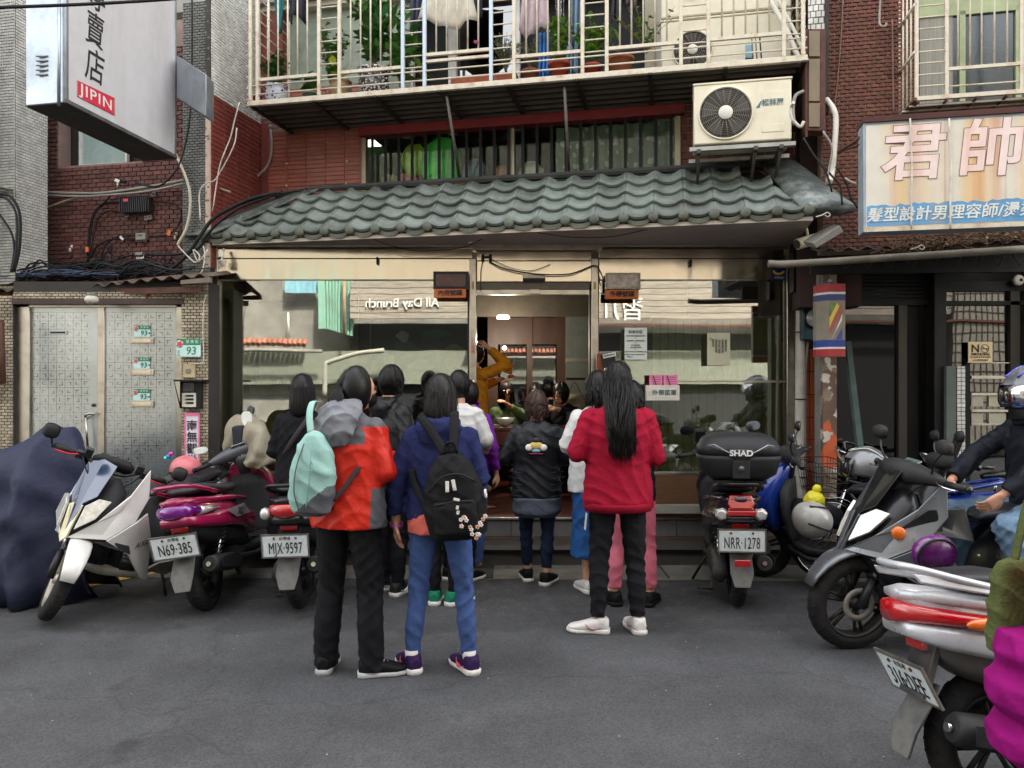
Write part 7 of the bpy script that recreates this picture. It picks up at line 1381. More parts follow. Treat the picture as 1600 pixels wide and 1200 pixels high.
# things on the scooters
def helmet(loc,rot,col,lab,visor=None,r=.135,stripe=None,full=False,sx=1.):
 t=thing('helmet',lab,'helmet',loc,rot=rot);q=MB();prof=[]
 for k in range(15):a=math.pi*(.0+.66*k/14);prof.append((max(1e-6,r*math.sin(a)),r*math.cos(a)))
 q.lathe(prof[::-1]+[(max(0,x-.012)+1e-6,z)for x,z in prof],n=30);q.v=[(v[0]*1.12*sx,v[1]*.94,v[2])for v in q.v];q.build('helmet_shell',col,t)
 lp_(MB().lathe([(r*.92,-.04),(r*.93,-.055),(r*.84,-.06),(r*.83,-.04)],n=26,closed=True),t,'helmet_trim',plastic_black,Matrix.Diagonal((1.1,.93,1,1)))
 if visor:
  v=MB();n_=14;pts=[]
  for zz,rr_ in((.045,1.03),(.0,1.09),(-.05,1.10),(-.085,1.06)):
   for j in range(n_+1):a=R(-62+124*j/n_);pts.append((math.cos(a)*r*1.14*rr_,math.sin(a)*r*.96*rr_,zz))
  v.add(pts,[(i*(n_+1)+j,i*(n_+1)+j+1,(i+1)*(n_+1)+j+1,(i+1)*(n_+1)+j)for i in range(3)for j in range(n_)],smooth=True);o=v.build('visor',visor,t);s=o.modifiers.new('t','SOLIDIFY');s.thickness=.003
 if stripe:
  for s in(-1,1):lp_(MB().tube(catmull([(r*.9,s*.05,.09),(0,s*.075,r*.93),(-r*.9,s*.06,.07)],6),.006,6),t,'stripe',stripe)
 if full:lp_(MB().loft([((.0,-.125,-.09),.06,.03,2.5,(1,0,0),(0,0,1)),((.09,-.10,-.12),.04,.035,2.5,(.7,.7,0),(0,0,1)),((.145,0,-.125),.035,.04,2.5,(0,1,0),(0,0,1)),((.09,.10,-.12),.04,.035,2.5,(-.7,.7,0),(0,0,1)),((.0,.125,-.09),.06,.03,2.5,(-1,0,0),(0,0,1))],16),t,'chin_bar',plastic_black)
 return t
helmet(P(1354,728,5.35),(R(0),R(-8),R(150)),M('helm_silver',(120,122,124),.3,metal=.4,coat=.5),'grey silver half helmet resting on the blue scooter seat',M('visor_dark',(26,28,30),.1,coat=1.),stripe=M('stripe_white',(190,190,186),.4))
helmet(P(1268,812,5.35),(R(80),R(20),R(30)),M('helm_pale',(170,168,162),.3,coat=.5,var=.3,scale=9),'pale and black patterned helmet hanging from the blue scooter hook',M('visor_dark',0),stripe=plastic_black)
helmet(P(1456,862,4.25),(R(78),R(0),R(185)),M('helm_purple',(98,26,104),.25,coat=.8,var=.08),'glossy purple helmet hanging behind the gunmetal scooter',None,r=.115,stripe=None)
helmet(P(291,735,6.2),(0,R(-20),R(240)),M('helm_pink',(206,110,116),.4,coat=.3),'pink helmet behind the white scooter seat',None,r=.12)
b=MB();rnd=random.Random(2);n_=14;vs=[]
yb=blob('plastic_bag',P(1272,782,5.55),(.075,.06,.07),M('bag_yellow',(214,204,30),.4,var=.15,bump=1.,bscale=16,bdist=.02),'crumpled yellow plastic bag hung on the blue scooter','bag',4);c=yb.location
tag(blob('bag_knot',c+Vector((.02,0,.085)),(.035,.02,.03),MATS['bag_yellow'],'yellow knotted handles above the yellow bag','bag',6),None)
for(x,y,c,lab)in((263,713,(60,130,200),'blue toy bead on the mirror stem'),(267,709,(200,60,170),'pink toy bead on the mirror stem'),(259,716,(70,190,190),'teal toy bead on the mirror stem')):
 o=MB().ball((0,0,0),.016,12).build('bead',M('bead%d'%x,c,.3));o.location=P(x,y,5.6);tag(o,lab,'bead')
def drape(name,rows,mat,lab,cat,fold=.02,seed=0,thick=.01,ph=9.):
 """rows of picture points with distances, each row one line of cloth"""
 b=MB();m_=len(rows);G=[]
 for r_ in rows:G.append(catmull([P(*p)for p in r_],5))
 n_=len(G[0]);cols=[catmull([G[i][j]for i in range(m_)],4)for j in range(n_)];k=len(cols[0]);vs=[]
 for j in range(n_):
  for i in range(k):q=cols[j][i];vs.append(q+Vector((0,-fold*math.sin(j*ph/n_*3+seed+i*.25)*(.3+i/k)+fold*.5*noise.noise(q*14),fold*.3*math.sin(i*.8+j))))
 b.add(vs,[(j*k+i,j*k+i+1,(j+1)*k+i+1,(j+1)*k+i)for j in range(n_-1)for i in range(k-1)],smooth=True);o=b.build(name,mat);s=o.modifiers.new('t','SOLIDIFY');s.thickness=thick;return tag(o,lab,cat)
khaki=M('coat_khaki',(150,142,122),.75,var=.12,bump=.6,bscale=12,bdist=.015)
drape('rain_coat',[((362,652,6.5),(380,646,6.45),(400,650,6.45),(415,662,6.5)),((352,668,6.5),(380,662,6.3),(410,672,6.25),(428,690,6.4)),((348,690,6.5),(372,690,6.35),(405,700,6.2),(438,716,6.35)),((346,700,6.5),(368,706,6.4),(400,722,6.2),(440,720,6.35)),((352,712,6.5),(370,714,6.4),(392,732,6.22),(425,726,6.35))],khaki,'khaki rain coat draped over the black scooter handlebar','coat',fold=.035,seed=2)
drape('rain_coat_lining',[((362,668,6.33),(376,664,6.3),(386,670,6.3)),((364,690,6.33),(376,690,6.28),(384,692,6.3)),((366,705,6.33),(376,712,6.28),(384,706,6.3))],M('coat_dark',(34,36,44),.9),'dark lining of the khaki rain coat','lining',fold=.01)
# bicycles
def bicycle(lab,loc,hd,frame,rimc,basket=False,lean=3):
 t=bpy.data.objects.new('bicycle',None);link(t);tag(t,lab,'bicycle');t.location=loc;t.rotation_euler=(Matrix.Rotation(R(hd),3,'Z')@Matrix.Rotation(-R(lean),3,'X')).to_euler();r=.30
 for x in(-.48,.50):
  o=MB().lathe([(r-.012,-.012),(r,-.012),(r,.012),(r-.012,.012)],(x,0,r+.02),(0,1,0),40,closed=True).build('wheel',rimc,t);MB().lathe([(r,-.016),(r+.02,-.008),(r+.02,.008),(r,.016)],(x,0,r+.02),(0,1,0),40,closed=True).build('tyre',tyrem,o)
  s=MB()
  for k in range(16):a=k*math.pi/8;s.tube([(x+.02*math.cos(a),0,r+.02+.02*math.sin(a)),(x+r*math.cos(a),0,r+.02+r*math.sin(a))],.0015,4)
  s.build('spoke',chrome,o)['kind']='stuff';MB().loft([((x+(r+.04)*math.cos(a),0,r+.02+(r+.04)*math.sin(a)),.025,.003,2.4,(0,1,0),(math.cos(a),0,math.sin(a)))for a in np.linspace(R(20),R(175),14)],10).build('fender',rimc,t)
 f=MB();bb=(-.05,0,.28);hd_=(.36,0,.72);st_=(-.16,0,.66)
 for a,b_ in((bb,hd_),(st_,(.34,0,.78)),(bb,st_),(bb,(-.48,0,.32)),(st_,(-.48,0,.32)),(hd_,(.34,0,.82))):f.tube([a,b_],.015,8)
 f.build('frame',frame,t);MB().tube([hd_,(.50,0,.32)],.013,8).build('fork',chrome,t);MB().tube([st_,(-.18,0,.82)],.012,8).build('seat_post',chrome,t)
 MB().loft([((-.32,0,.85),.07,.03,2.5),((-.2,0,.86),.07,.03,2.5),((-.06,0,.84),.025,.02,2.5)],14).build('saddle',blk,t)
 MB().tube(catmull([(.18,.27,.96),(.30,.22,.99),(.34,.05,.92),(.34,-.05,.92),(.30,-.22,.99),(.18,-.27,.96)],5),.011,8).build('handlebar',chrome,t)
 for s in(-1,1):MB().tube([(.18,s*.27,.96),(.08,s*.28,.955)],.016,8).build('grip',blk,t)
 MB().lathe([(.03,-.004),(.075,-.004),(.075,.004),(.03,.004)],(-.05,-.04,.28),(0,1,0),24,closed=True).build('chain_ring',chrome,t)
 if basket:
  k=MB()
  for i in range(9):y=-.16+.04*i;k.tube([(.42,y,.95),(.44,y*.8,.70),(.66,y*.8,.70),(.70,y,.95)],.003,4)
  for z,w,x0,x1 in((.95,.17,.42,.70),(.87,.155,.425,.69),(.79,.145,.43,.675),(.72,.135,.44,.66)):k.tube([(x0,-w,z),(x1,-w,z),(x1,w,z),(x0,w,z),(x0,-w,z)],.004,4)
  k.build('basket',blk,t)['kind']='stuff'
 return t
bicycle('bicycle with a wire basket parked by the barber shop door',(3.0,6.22,0),190,blk,chrome,True)
bicycle('red framed bicycle with pale fenders behind the rider',(3.55,5.95,0),187,M('bike_red',(176,26,34),.3,coat=.6),rims)
# PEOPLE (local axes: y the way they face, x to their right)
skin=M('skin',(196,146,120),.5,var=.08,bump=.1,bscale=300,sub=.12)
hairm=M('hair_black',(17,15,15),.42,var=.3,spec=.3,bump=0,rnd=.3);hairb=M('hair_brown',(62,44,38),.45,spec=.3,var=.3,bump=0,rnd=.3)
def cloth_m(n,c,rough=.8,bump=.35,bs=60,**k):return M('cloth_'+n,tuple(x*(.8 if max(c)<60 else.94)for x in c),rough,bump=min(1,bump*1.6),bscale=bs if bs<50 else bs*.35,bdist=.006,spec=.15 if rough>.5 else.35,**k)
def wrinkle(co,amp,seed,f=1.):
 x,y,z=co[:,0],co[:,1],co[:,2];s=seed*1.7
 w=np.sin(z*38*f+3*np.sin(x*11+s)+2.6*np.sin(y*14+2*s));m=.5+.5*np.sin(x*8+s*3+2*np.sin(z*6+s))*np.sin(z*7+s*2+y*5)
 w2=np.sin((x+z*.8)*30*f+2.4*np.sin(y*17+s)+2*np.sin(z*9));w3=np.sin(x*66+z*30+3*np.sin(z*23+s)+2*np.sin(y*31))
 return amp*1.25*((1-2*np.abs(w)**.6)*m+.8*(1-2*np.abs(w2)**.7)*(1-m)+.25*w3)
def skinned(b,name,mats,parent,vox=.009,it=6,amp=0.,seed=1,f=1.,pick=None,dec=0.,amask=None):
 me=b.data('tmp');o=bpy.data.objects.new('tmp',me);COL.objects.link(o)
 r=o.modifiers.new('r','REMESH');r.mode='VOXEL';r.voxel_size=vox;r.use_smooth_shade=True
 s=o.modifiers.new('s','SMOOTH');s.factor=.5;s.iterations=it
 if dec:d=o.modifiers.new('d','DECIMATE');d.ratio=dec
 dg=bpy.context.evaluated_depsgraph_get();m2=bpy.data.meshes.new_from_object(o.evaluated_get(dg));bpy.data.objects.remove(o);m2.name=name
 n=len(m2.vertices);co=np.empty(n*3);m2.vertices.foreach_get('co',co);co=co.reshape(-1,3)
 if amp:
  no=np.empty(n*3);m2.vertex_normals.foreach_get('vector',no);no=no.reshape(-1,3);w=wrinkle(co,amp,seed,f)
  if amask:w=w*amask(co)
  m2.vertices.foreach_set('co',(co+no*w[:,None]).ravel())
 m2.materials.clear()
 for m_ in(mats if isinstance(mats,(list,tuple))else[mats]):m2.materials.append(m_)
 k=len(m2.polygons);m2.polygons.foreach_set('use_smooth',[True]*k)
 if pick:
  c=np.empty(k*3);m2.polygons.foreach_get('center',c);m2.polygons.foreach_set('material_index',pick(c.reshape(-1,3)).astype(int))
 m2.update();return mesh_obj(name,m2,parent)
def cap(b,p,q,r0,r1,n=12,e0=True,e1=True):
 p,q=Vector(p),Vector(q);b.tube([p,q],[r0,r1],n)
 if e0:b.ball(p,r0,10)
 if e1:b.ball(q,r1,10)
def hand(b,w,d,nrm_,s=1.,curl=.5,side=1):
 """palm from wrist w along d, palm facing nrm_"""
 w,d,n=Vector(w),Vector(d).normalized(),Vector(nrm_).normalized();n=(n-d*n.dot(d)).normalized();a=d.cross(n)*side
 b.loft([(w-d*.01,.024*s,.017*s,2.4,a,n),(w+d*.03*s,.034*s,.016*s,2.6,a,n),(w+d*.075*s,.040*s,.014*s,2.6,a,n),(w+d*.088*s,.036*s,.010*s,2.6,a,n)],16)
 for i,(o,L_)in enumerate(((-.030,.062),(-.010,.072),(.010,.067),(.029,.052))):
  p=w+d*.08*s+a*o*s;dd=d+a*o*2.2;r_=(.0088,.009,.0086,.0076)[i]*s;th=0
  for j,(fr_,k)in enumerate(((.45,curl),(.32,curl*1.2),(.23,curl*.8))):
   th+=k;v=(dd*math.cos(th)+n*math.sin(th)).normalized();q=p+v*L_*fr_*s*1.15;cap(b,p,q,r_,r_*.93,8);p=q;r_*=.93
 p=w+d*.025*s-a*.028*s;q=p+(d*.7-a*.75+n*.35)*.034*s;cap(b,p,q,.0125*s,.0105*s,8);cap(b,q,q+(d*.95-a*.15+n*.3)*.034*s,.0105*s,.009*s,8)
def shoe(t,ank,ang,up,sole,L_=.26,w=.048,high=.10,name='shoe',extra=None):
 """ank: ankle point; ang: toe direction in degrees from y, clockwise"""
 d=Vector((math.sin(R(ang)),math.cos(R(ang)),0));a=Vector((d.y,-d.x,0));g=Vector((ank[0],ank[1],ank[2]));h=Vector((0,0,1));z=lambda k,u:g+d*k*L_+h*u
 b=MB();b.loft([(z(-.27,.05),w*.55,.035,2.4,a,h),(z(-.2,.052),w*.82,.042,2.4,a,h),(z(0,.058),w*.92,.046,2.3,a,h),(z(.25,.046),w*.98,.034,2.3,a,h),(z(.5,.036),w*1.05,.024,2.4,a,h),(z(.66,.032),w*.8,.018,2.4,a,h),(z(.73,.028),w*.35,.010,2.2,a,h)],20);b.tube([z(-.09,.07),z(-.1,high)],[w*.95,w*.82],14)
 o=skinned(b,name,up,t,.006,3)
 b=MB();b.loft([(z(-.29,.016),w*.55,.016,4,a,h),(z(-.2,.016),w*.95,.017,5,a,h),(z(.1,.013),w*.9,.013,5,a,h),(z(.48,.013),w*1.14,.013,5,a,h),(z(.66,.015),w*.9,.013,4,a,h),(z(.75,.018),w*.4,.010,3,a,h)],20);b.build('sole',sole,o)
 if extra:
  for s in(-1,1):
   q=MB();q.tube(catmull([z(-.12,.045)+a*s*(w+.003),z(.08,.036)+a*s*(w+.004),z(.2,.045)+a*s*(w+.002),z(.3,.062)+a*s*(w-.01)],4),[.003]*4+[.009,.01,.009,.008]+[.004]*5,6);q.build('side_stripe',extra,o)
 q=MB()
 for k in range(4):q.tube([z(.16+k*.07,.086-k*.008)+a*.022,z(.18+k*.07,.089-k*.008),z(.16+k*.07,.086-k*.008)-a*.022],.0028,5)
 q.build('shoe_lace',sole,o)['kind']='stuff'
def hair(t,hc,rx,ry,rz,length,mat,seed,n=300,fr=55,mode='long',width=1.,wave=.008,back=0.,yaw=0.,pitch=0.):
 """locks laid over the skull, then hanging to height length; fr = half angle kept free at the face"""
 rnd=random.Random(seed);b=MB();hc=Vector(hc);Rm=Matrix.Rotation(yaw,3,'Z')@Matrix.Rotation(-pitch,3,'X');fy=Rm@Vector((0,1,0))
 inner=MB();inner.ball(hc-fy*.014+Vector((0,0,.008)),1.,18,sc=(rx*1.08,ry*1.05,rz*1.05));b.add(inner.v,inner.f,smooth=True)
 n=int(n*1.6)
 for i in range(n):
  phi=R(rnd.uniform(fr,360-fr))if rnd.random()>.10 or mode in('short','tail')else R(rnd.choice((-1,1))*rnd.uniform(20,fr));crown=rnd.uniform(.03,.75);pts=[];out=rnd.uniform(1.03,1.10);w_=rnd.uniform(-1,1);top=rnd.uniform(R(80),R(100))
  if mode=='short':end=R(rnd.uniform(85,118 if abs(math.degrees(phi)-180)<100 else 90));L_=0
  else:end=top;L_=1
  for k in range(8):th=crown+(end-crown)*k/7;v=Vector((math.sin(phi)*math.sin(th)*rx,math.cos(phi)*math.sin(th)*ry,math.cos(th)*rz))*out;pts.append(hc+Rm@v-fy*.008+Vector((rnd.uniform(-1,1),rnd.uniform(-1,1),0))*.0015)
  if mode=='long':
   e=pts[-1].copy();zb_=length+rnd.uniform(-.04,.13)+.05*abs(math.sin(phi));m_=7
   for k in range(1,m_+1):
    u=k/m_;p=e.lerp(Vector((hc.x+(e.x-hc.x)*width+.01*w_,e.y+(hc.y+back-e.y)*(min(1,u*1.6)*.85 if back else.3*u),zb_)),u)+Vector((wave*math.sin(u*7+w_*3+phi*2),-.02*math.sin(u*3.14)+wave*math.cos(u*6+w_*4),0));pts.append(p)
  elif mode=='bob':
   e=pts[-1].copy()
   for k in range(1,6):u=k/5;pts.append(Vector((hc.x+(e.x-hc.x)*(1.0+.08*math.sin(u*2.6)-.1*u*u),e.y-.012*math.sin(u*3),e.z+(length+rnd.uniform(-.008,.012)-e.z)*u)))
  elif mode=='tail':
   tp=hc+Rm@Vector((0,-ry*1.08,.02));e=pts[4];pts=pts[:5]+[e.lerp(tp,.5)+(e-hc)*.06,tp+(e-hc)*.1];
   for k in range(1,5):u=k/4;pts.append(tp+Vector((w_*.03*math.sin(u*2.5),-.035*math.sin(u*2.4)-.01+rnd.uniform(-.006,.006),(length-tp.z)*u))+(e-hc)*.22*math.sin(u*2.8))
  if i%12==0 and mode!='short':pts=[p+(p-hc).normalized()*.012*rnd.random()+Vector((.006*math.sin(k),0,0))for k,p in enumerate(pts)]
  r_=rnd.uniform(.003,.0062)if i%12 else.0014*(.8 if mode=='short' else 1);b.tube(pts,[r_*(1-.75*(k/(len(pts)-1))**3)for k in range(len(pts))],5,flat=.55)
 return b.build('hair',mat,t)
def person(lab,loc,rz,H,top,bot,hairs=None,arms=None,legs=None,stance=.10,toes=(-8,8),hem=.47,tw=1.,fit=1.,sleeve=1.,shoes=None,hood=None,pick=None,tmats=None,bmat=None,boot=.06,hz=0.,head=(0,0,0),lean=0.,sit=None,skirt=None,flare=1.,vox=.009,bvox=.009,amp=.0035,tseed=1,hands=(.35,.35),bside=1.,tlen=None,upn='jacket',slv=.03,hatp=None,face=True,knee=0.,tamp=None,tf=1.):
 t=thing('person',lab,'person',loc,R(rz));sh=.82*H;hp=.52*H;S_=H/1.65;sw=.152*S_*tw;hc=Vector((head[0],head[1]+lean+.012,.925*H+head[2]));yaw=R(-hz);pit=0
 if sit:dz=sit-hp;legsit=True;sh+=dz;hc.z+=dz;hp=sit
 Z_=lambda k:k*H+((sit-.52*H)if sit else 0)
 sx,sy,sz_=.068*S_,.088*S_,.112*S_;Rm=Matrix.Rotation(yaw,3,'Z')
 arms=arms or{};A_={}
 for s,k in((-1,'L'),(1,'R')):
  a=arms.get(k);s0=Vector((s*sw,lean*.85,sh-.015))
  if a is None or a=='down':el,wr=s0+Vector((s*.05,-.02,-.27*S_)),s0+Vector((s*.065,.05,-.50*S_))
  elif a=='fwd':el,wr=s0+Vector((s*.045,-.01,-.26*S_)),s0+Vector((-s*.03,.22,-.20*S_))
  else:el,wr=Vector(a[0]),Vector(a[1])
  A_[k]=(s0,el,wr)
 lg={}
 for s,k in((-1,'L'),(1,'R')):
  if sit:hpj=Vector((s*.09,0,hp));kn=(legs or{}).get(k,(Vector((s*.13,.40*S_,hp-.02)),))[0];an=(legs or{}).get(k,(0,Vector((s*.13,.42,hp-.42))))[1]
  else:hpj=Vector((s*.085*S_,0,hp));an=Vector((s*stance,0+(legs or{}).get(k,0.),.0));kn=hpj.lerp(an,.48)+Vector((s*.008,.025+knee,0));kn.z=.27*H
  lg[k]=(hpj,Vector(kn),Vector(an))
 b=MB();b.ball(hc,1,20,sc=(sx,sy,sz_),rot=Rm.to_4x4()if False else Matrix.Rotation(yaw,4,'Z'));F_=lambda x,y,z:hc+Rm@Vector((x*S_,y*S_,z*S_))
 b.ball(F_(0,.028,-.055),.048*S_,12,sc=(1,1,1.05));b.ball(F_(0,.090,-.012),.012*S_,8,sc=(1,1.2,1.4));b.tube([F_(0,.082,.025),F_(0,.098,-.012)],[.006,.011],8);b.ball(F_(0,.078,-.05),.016,8,sc=(1.3,.7,.6))
 for s in(-1,1):b.ball(F_(s*.068,0,-.008),.022*S_,10,sc=(.35,.75,1.3));b.ball(F_(s*.03,.07,.025),.013,8,sc=(1.4,.6,.5))
 cap(b,(hc.x*.6,hc.y-.02,hc.z-.06),(0,lean*.8-.01,sh),.052*S_,.058*S_);b.loft([((0,lean*.8,sh-.02),.11,.06),((0,lean*.5,Z_(.68)),.12,.075),((0,0,hp),.13,.08)],16)
 for k,s in(('L',-1),('R',1)):
  s0,el,wr=A_[k];cap(b,s0+Vector((-s*.035,0,-.05)),el,.036,.034);cap(b,el,wr,.036,.024);d=(wr-el).normalized();hand(b,wr,d,Vector((-s,.15,.1))if d.z<-.5 else Vector((-s*.5,0,-.8))if arms.get(k)!='up' else(0,1,0),S_,hands[0 if s<0 else 1],side=s if d.z<-.5 else-s)
  h_,kn,an=lg[k];cap(b,h_,kn,.07,.045);cap(b,kn,an+Vector((0,0,.09)),.045,.033);cap(b,an+Vector((0,0,.09)),an+Vector((0,.02,.04)),.033,.028)
 skinned(b,'body',skin,t,bvox,3,dec=.6 if bvox<.008 else 0)
 if face:
  for s in(-1,1):MB().ball(F_(s*.03,.079,.006),.011,10,sc=(1.2,.6,.7)).build('eye',M('eye_dark',(30,24,22),.2),t);MB().tube([F_(s*.017,.086,.026),F_(s*.045,.078,.027)],.003,5).build('eyebrow',hairm,t)
  MB().tube([F_(-.018,.089,-.052),F_(0,.094,-.051),F_(.018,.089,-.052)],.0045,6).build('lips',M('lips',(160,84,76),.5),t)
 if bot:
  b=MB();w_=.165*S_*fit**.5;b.loft([((0,.0,hp+.06),w_*.75,.08*S_),((0,-.008,hp),w_*.94,.108*S_),((0,-.01,hp-.07),w_*.99,.112*S_)],22)
  for k in 'LR':
   h_,kn,an=lg[k];r0,r1,r2=.088*S_*fit**.5,.058*S_*fit,.043*S_*fit*flare;e=an+Vector((0,0,boot));cap(b,h_+Vector((0,0,-.02)),kn,r0,r1,14);m_=kn.lerp(e,.45)+Vector((0,-.012,0));cap(b,kn,m_,r1,(r1*1.02+r2)/2+.004,14);cap(b,m_,e,(r1*1.02+r2)/2+.004,r2,14,True,False)
  kz=lg['L'][1].z
  skinned(b,'trousers',bot,t,.009,3,tamp if tamp is not None else amp,tseed+3,tf,amask=lambda c:.5+1.1*np.exp(-((c[:,2]-kz)/.13)**2)+.8*np.exp(-((c[:,2]-boot-.05)/.08)**2))
 if skirt:b=MB();m_,z1,w1=skirt;b.loft([((0,0,hp+.1),.15,.11),((0,-.01,hp-.05),.19,.15),((0,0,z1),w1,w1*.7)],30);skinned(b,'skirt',m_,t,.01,4,.006,4,.6)
 hz_=hem*H+((sit-.52*H)if sit else 0);b=MB();q=tlen or 1.
 b.loft([((0,-.005,hz_),.178*S_*q,.135*S_),((0,-.005,hz_+.05),.18*S_*q,.137*S_),((0,lean*.4,Z_(.62)),.165*S_*q,.122*S_),((0,lean*.7-.005,Z_(.73)),.178*S_*tw*1.0,.127*S_),((0,lean*.85-.01,sh-.04),.155*S_*tw,.105*S_),((0,lean*.9-.01,sh+.015),.105*S_*tw,.075*S_),((0,lean*.95-.005,sh+.045),.068*S_,.06*S_)],26)
 for k,s in(('L',-1),('R',1)):
  s0,el,wr=A_[k];e=el.lerp(wr,max(.0,sleeve));cap(b,s0+Vector((-s*.018,0,-.035)),el,.060*S_*tw,.053*S_*tw);cap(b,el,e-(e-el).normalized()*slv if sleeve>.1 else e,.055*S_*tw,.042*S_*tw,14,True,False)
 if hood:b.loft([((0,lean-.02,sh+.07),.085,.075),((0,lean-.07,sh+.045),.12,.075,2.2),((0,lean-.10,sh-.0),.13,.06),((0,lean-.10,sh-.07),.10,.045),((0,lean-.09,sh-.11),.05,.02)],22)
 skinned(b,upn,tmats or top,t,vox,3,amp,tseed,tf,pick=pick)
 if hood:b=MB();b.lathe([(.078,-.012),(.098,-.004),(.102,.012),(.09,.02),(.076,.01)],n=24,closed=True);b.v=[(v[0],v[1]*.9+lean-.005,v[2]+sh+.065+v[1]*.35)for v in b.v];skinned(b,'hood_rim',hood,t,.007,3,.002,5)
 if shoes:
  for i,k in enumerate('LR'):an=lg[k][2];shoe(t,an,toes[i],shoes[0],shoes[1],extra=shoes[2]if len(shoes)>2 else None)
 if hairs:m_,md,ln,fr=hairs[:4];kw=hairs[4]if len(hairs)>4 else{};hair(t,hc,sx*1.14,sy*1.10,sz_*1.08,ln+((sit-.52*H)if sit else 0),m_,tseed,mode=md,fr=fr,yaw=yaw,**kw)
 t['hc']=0;del t['hc'];return t,hc,A_,sh
def strap(t,pts,w,mat,name='strap',th=.004,up=(0,0,1)):b=MB();b.tube(catmull(pts,6),w,8,flat=.28,up=up);return b.build(name,mat,t)
sock=M('sock_white',(206,200,196),.9);wsole=M('sole_white',(214,210,204),.5,var=.04,dirt=(150,144,132),dirt_amt=.4,dscale=12);bsh=cloth_m('shoe_black',(24,24,26),.6)
# woman in the red jacket
redj=cloth_m('red',(206,40,22),.45,.5,30,var=.06);greyj=cloth_m('grey',(96,98,104),.6,.4,30)
def pkA(c):return((c[:,2]>1.325)|((c[:,0]>.165)&(c[:,2]<1.0))|((np.hypot(c[:,0],c[:,1]+.08)<.135)&(c[:,2]>1.235)&(c[:,1]<-.08)))
blkt=cloth_m('black',(26,27,31),.75);
tA,hcA,_,shA=person('woman in a red and grey hooded rain jacket with a mint backpack',(-.875,4.12,0),-14,1.66,redj,blkt,(hairm,'tail',1.38,62,dict(n=260)),{'L':'fwd','R':'fwd'},stance=.135,toes=(-14,62),hem=.475,tw=1.12,fit=1.22,flare=1.25,boot=.03,shoes=(bsh,M('sole_grey',(170,170,172),.5,var=.2)),tmats=[redj,greyj],pick=pkA,hz=38,head=(.03,.05,-.02),tseed=2,amp=.005,tlen=1.2,bvox=.008,slv=.0)
for(p)in([(-.075,-.05,1.38),(-.03,-.12,1.42),(.03,-.12,1.42),(.075,-.05,1.38)],):pass
b=MB();b.loft([((0,-.015,1.47),.075,.06),((0,-.06,1.44),.11,.085),((-.0,-.125,1.37),.125,.075),((-.01,-.145,1.29),.115,.055),((-.015,-.14,1.22),.06,.025)],22);skinned(b,'hood',cloth_m('hoodgrey',(122,124,130),.55,.5,24),tA,.008,4,.008,6,.8)
MB().tube([hcA+Vector((.045,.06,-.03)),hcA+Vector((.075,.03,-.045)),hcA+Vector((.068,-.01,-.0))],.003,5).build('mask_loop',blkt,tA)
b=MB();b.ball(hcA+Matrix.Rotation(R(-38),3,'Z')@Vector((0,.05,-.05)),.055,14,sc=(1,.95,.85));b.build('face_mask',blkt,tA)
mint=cloth_m('mint',(150,190,182),.7,.4,60,var=.06)
bpA=thing('backpack','small mint green backpack slung on the red jacket','backpack',Matrix.LocRotScale(tA.location,tA.rotation_euler,tA.scale)@Vector((-.10,-.20,1.10)),R(-14)+R(8));bpA.rotation_euler=(R(3),R(4),R(-6))
b=MB();b.loft([((0,.0,-.215),.07,.045,2.6),((0,0,-.19),.115,.07,2.8),((0,-.005,-.05),.125,.08,2.6),((0,-.0,.08),.11,.07,2.5),((0,.01,.17),.075,.05,2.4),((0,.02,.215),.035,.025,2.2)]and[((0,0,z),hx,hy,e,(1,0,0),(0,1,0))for z,hx,hy,e in((-.225,.06,.04,2.6),(-.205,.105,.065,2.8),(-.12,.122,.08,2.6),(.02,.118,.08,2.5),(.12,.092,.06,2.4),(.19,.055,.035,2.2),(.215,.02,.012,2))],28)
skinned(b,'bag_body',[mint,greyj],bpA,.007,3,.005,3,.7,pick=lambda c:(c[:,2]<-.12+.9*(c[:,0]-.03))&(c[:,2]<-.06))
MB().tube(catmull([(.01,-.07,.13),(.015,-.088,.05),(.012,-.088,-.08),(.0,-.082,-.17)],6),.003,6).build('zip',M('zip_mint',(110,150,146),.5),bpA);MB().tube(catmull([(.012,-.085,.05),(.03,-.1,.07),(.035,-.1,.03),(.02,-.09,.02)],5),.003,5).build('zip_pull',mint,bpA)
b=MB();b.tube(catmull([(-.035,-.055,.15),(-.06,-.085,.02),(-.065,-.08,-.1),(-.04,-.07,-.19)],6),.0035,6);b.build('seam',greyj,bpA)
strap(bpA,[(-.02,-.01,.20),(-.05,.04,.29),(-.06,.10,.345),(-.06,.16,.34)],.018,mint,up=(0,-1,.3));strap(bpA,[(.11,0,-.14),(.17,.03,-.06),(.225,.07,.04),(.26,.13,.10)],.013,M('strap_brown',(46,38,40),.8),up=(0,-1,0))
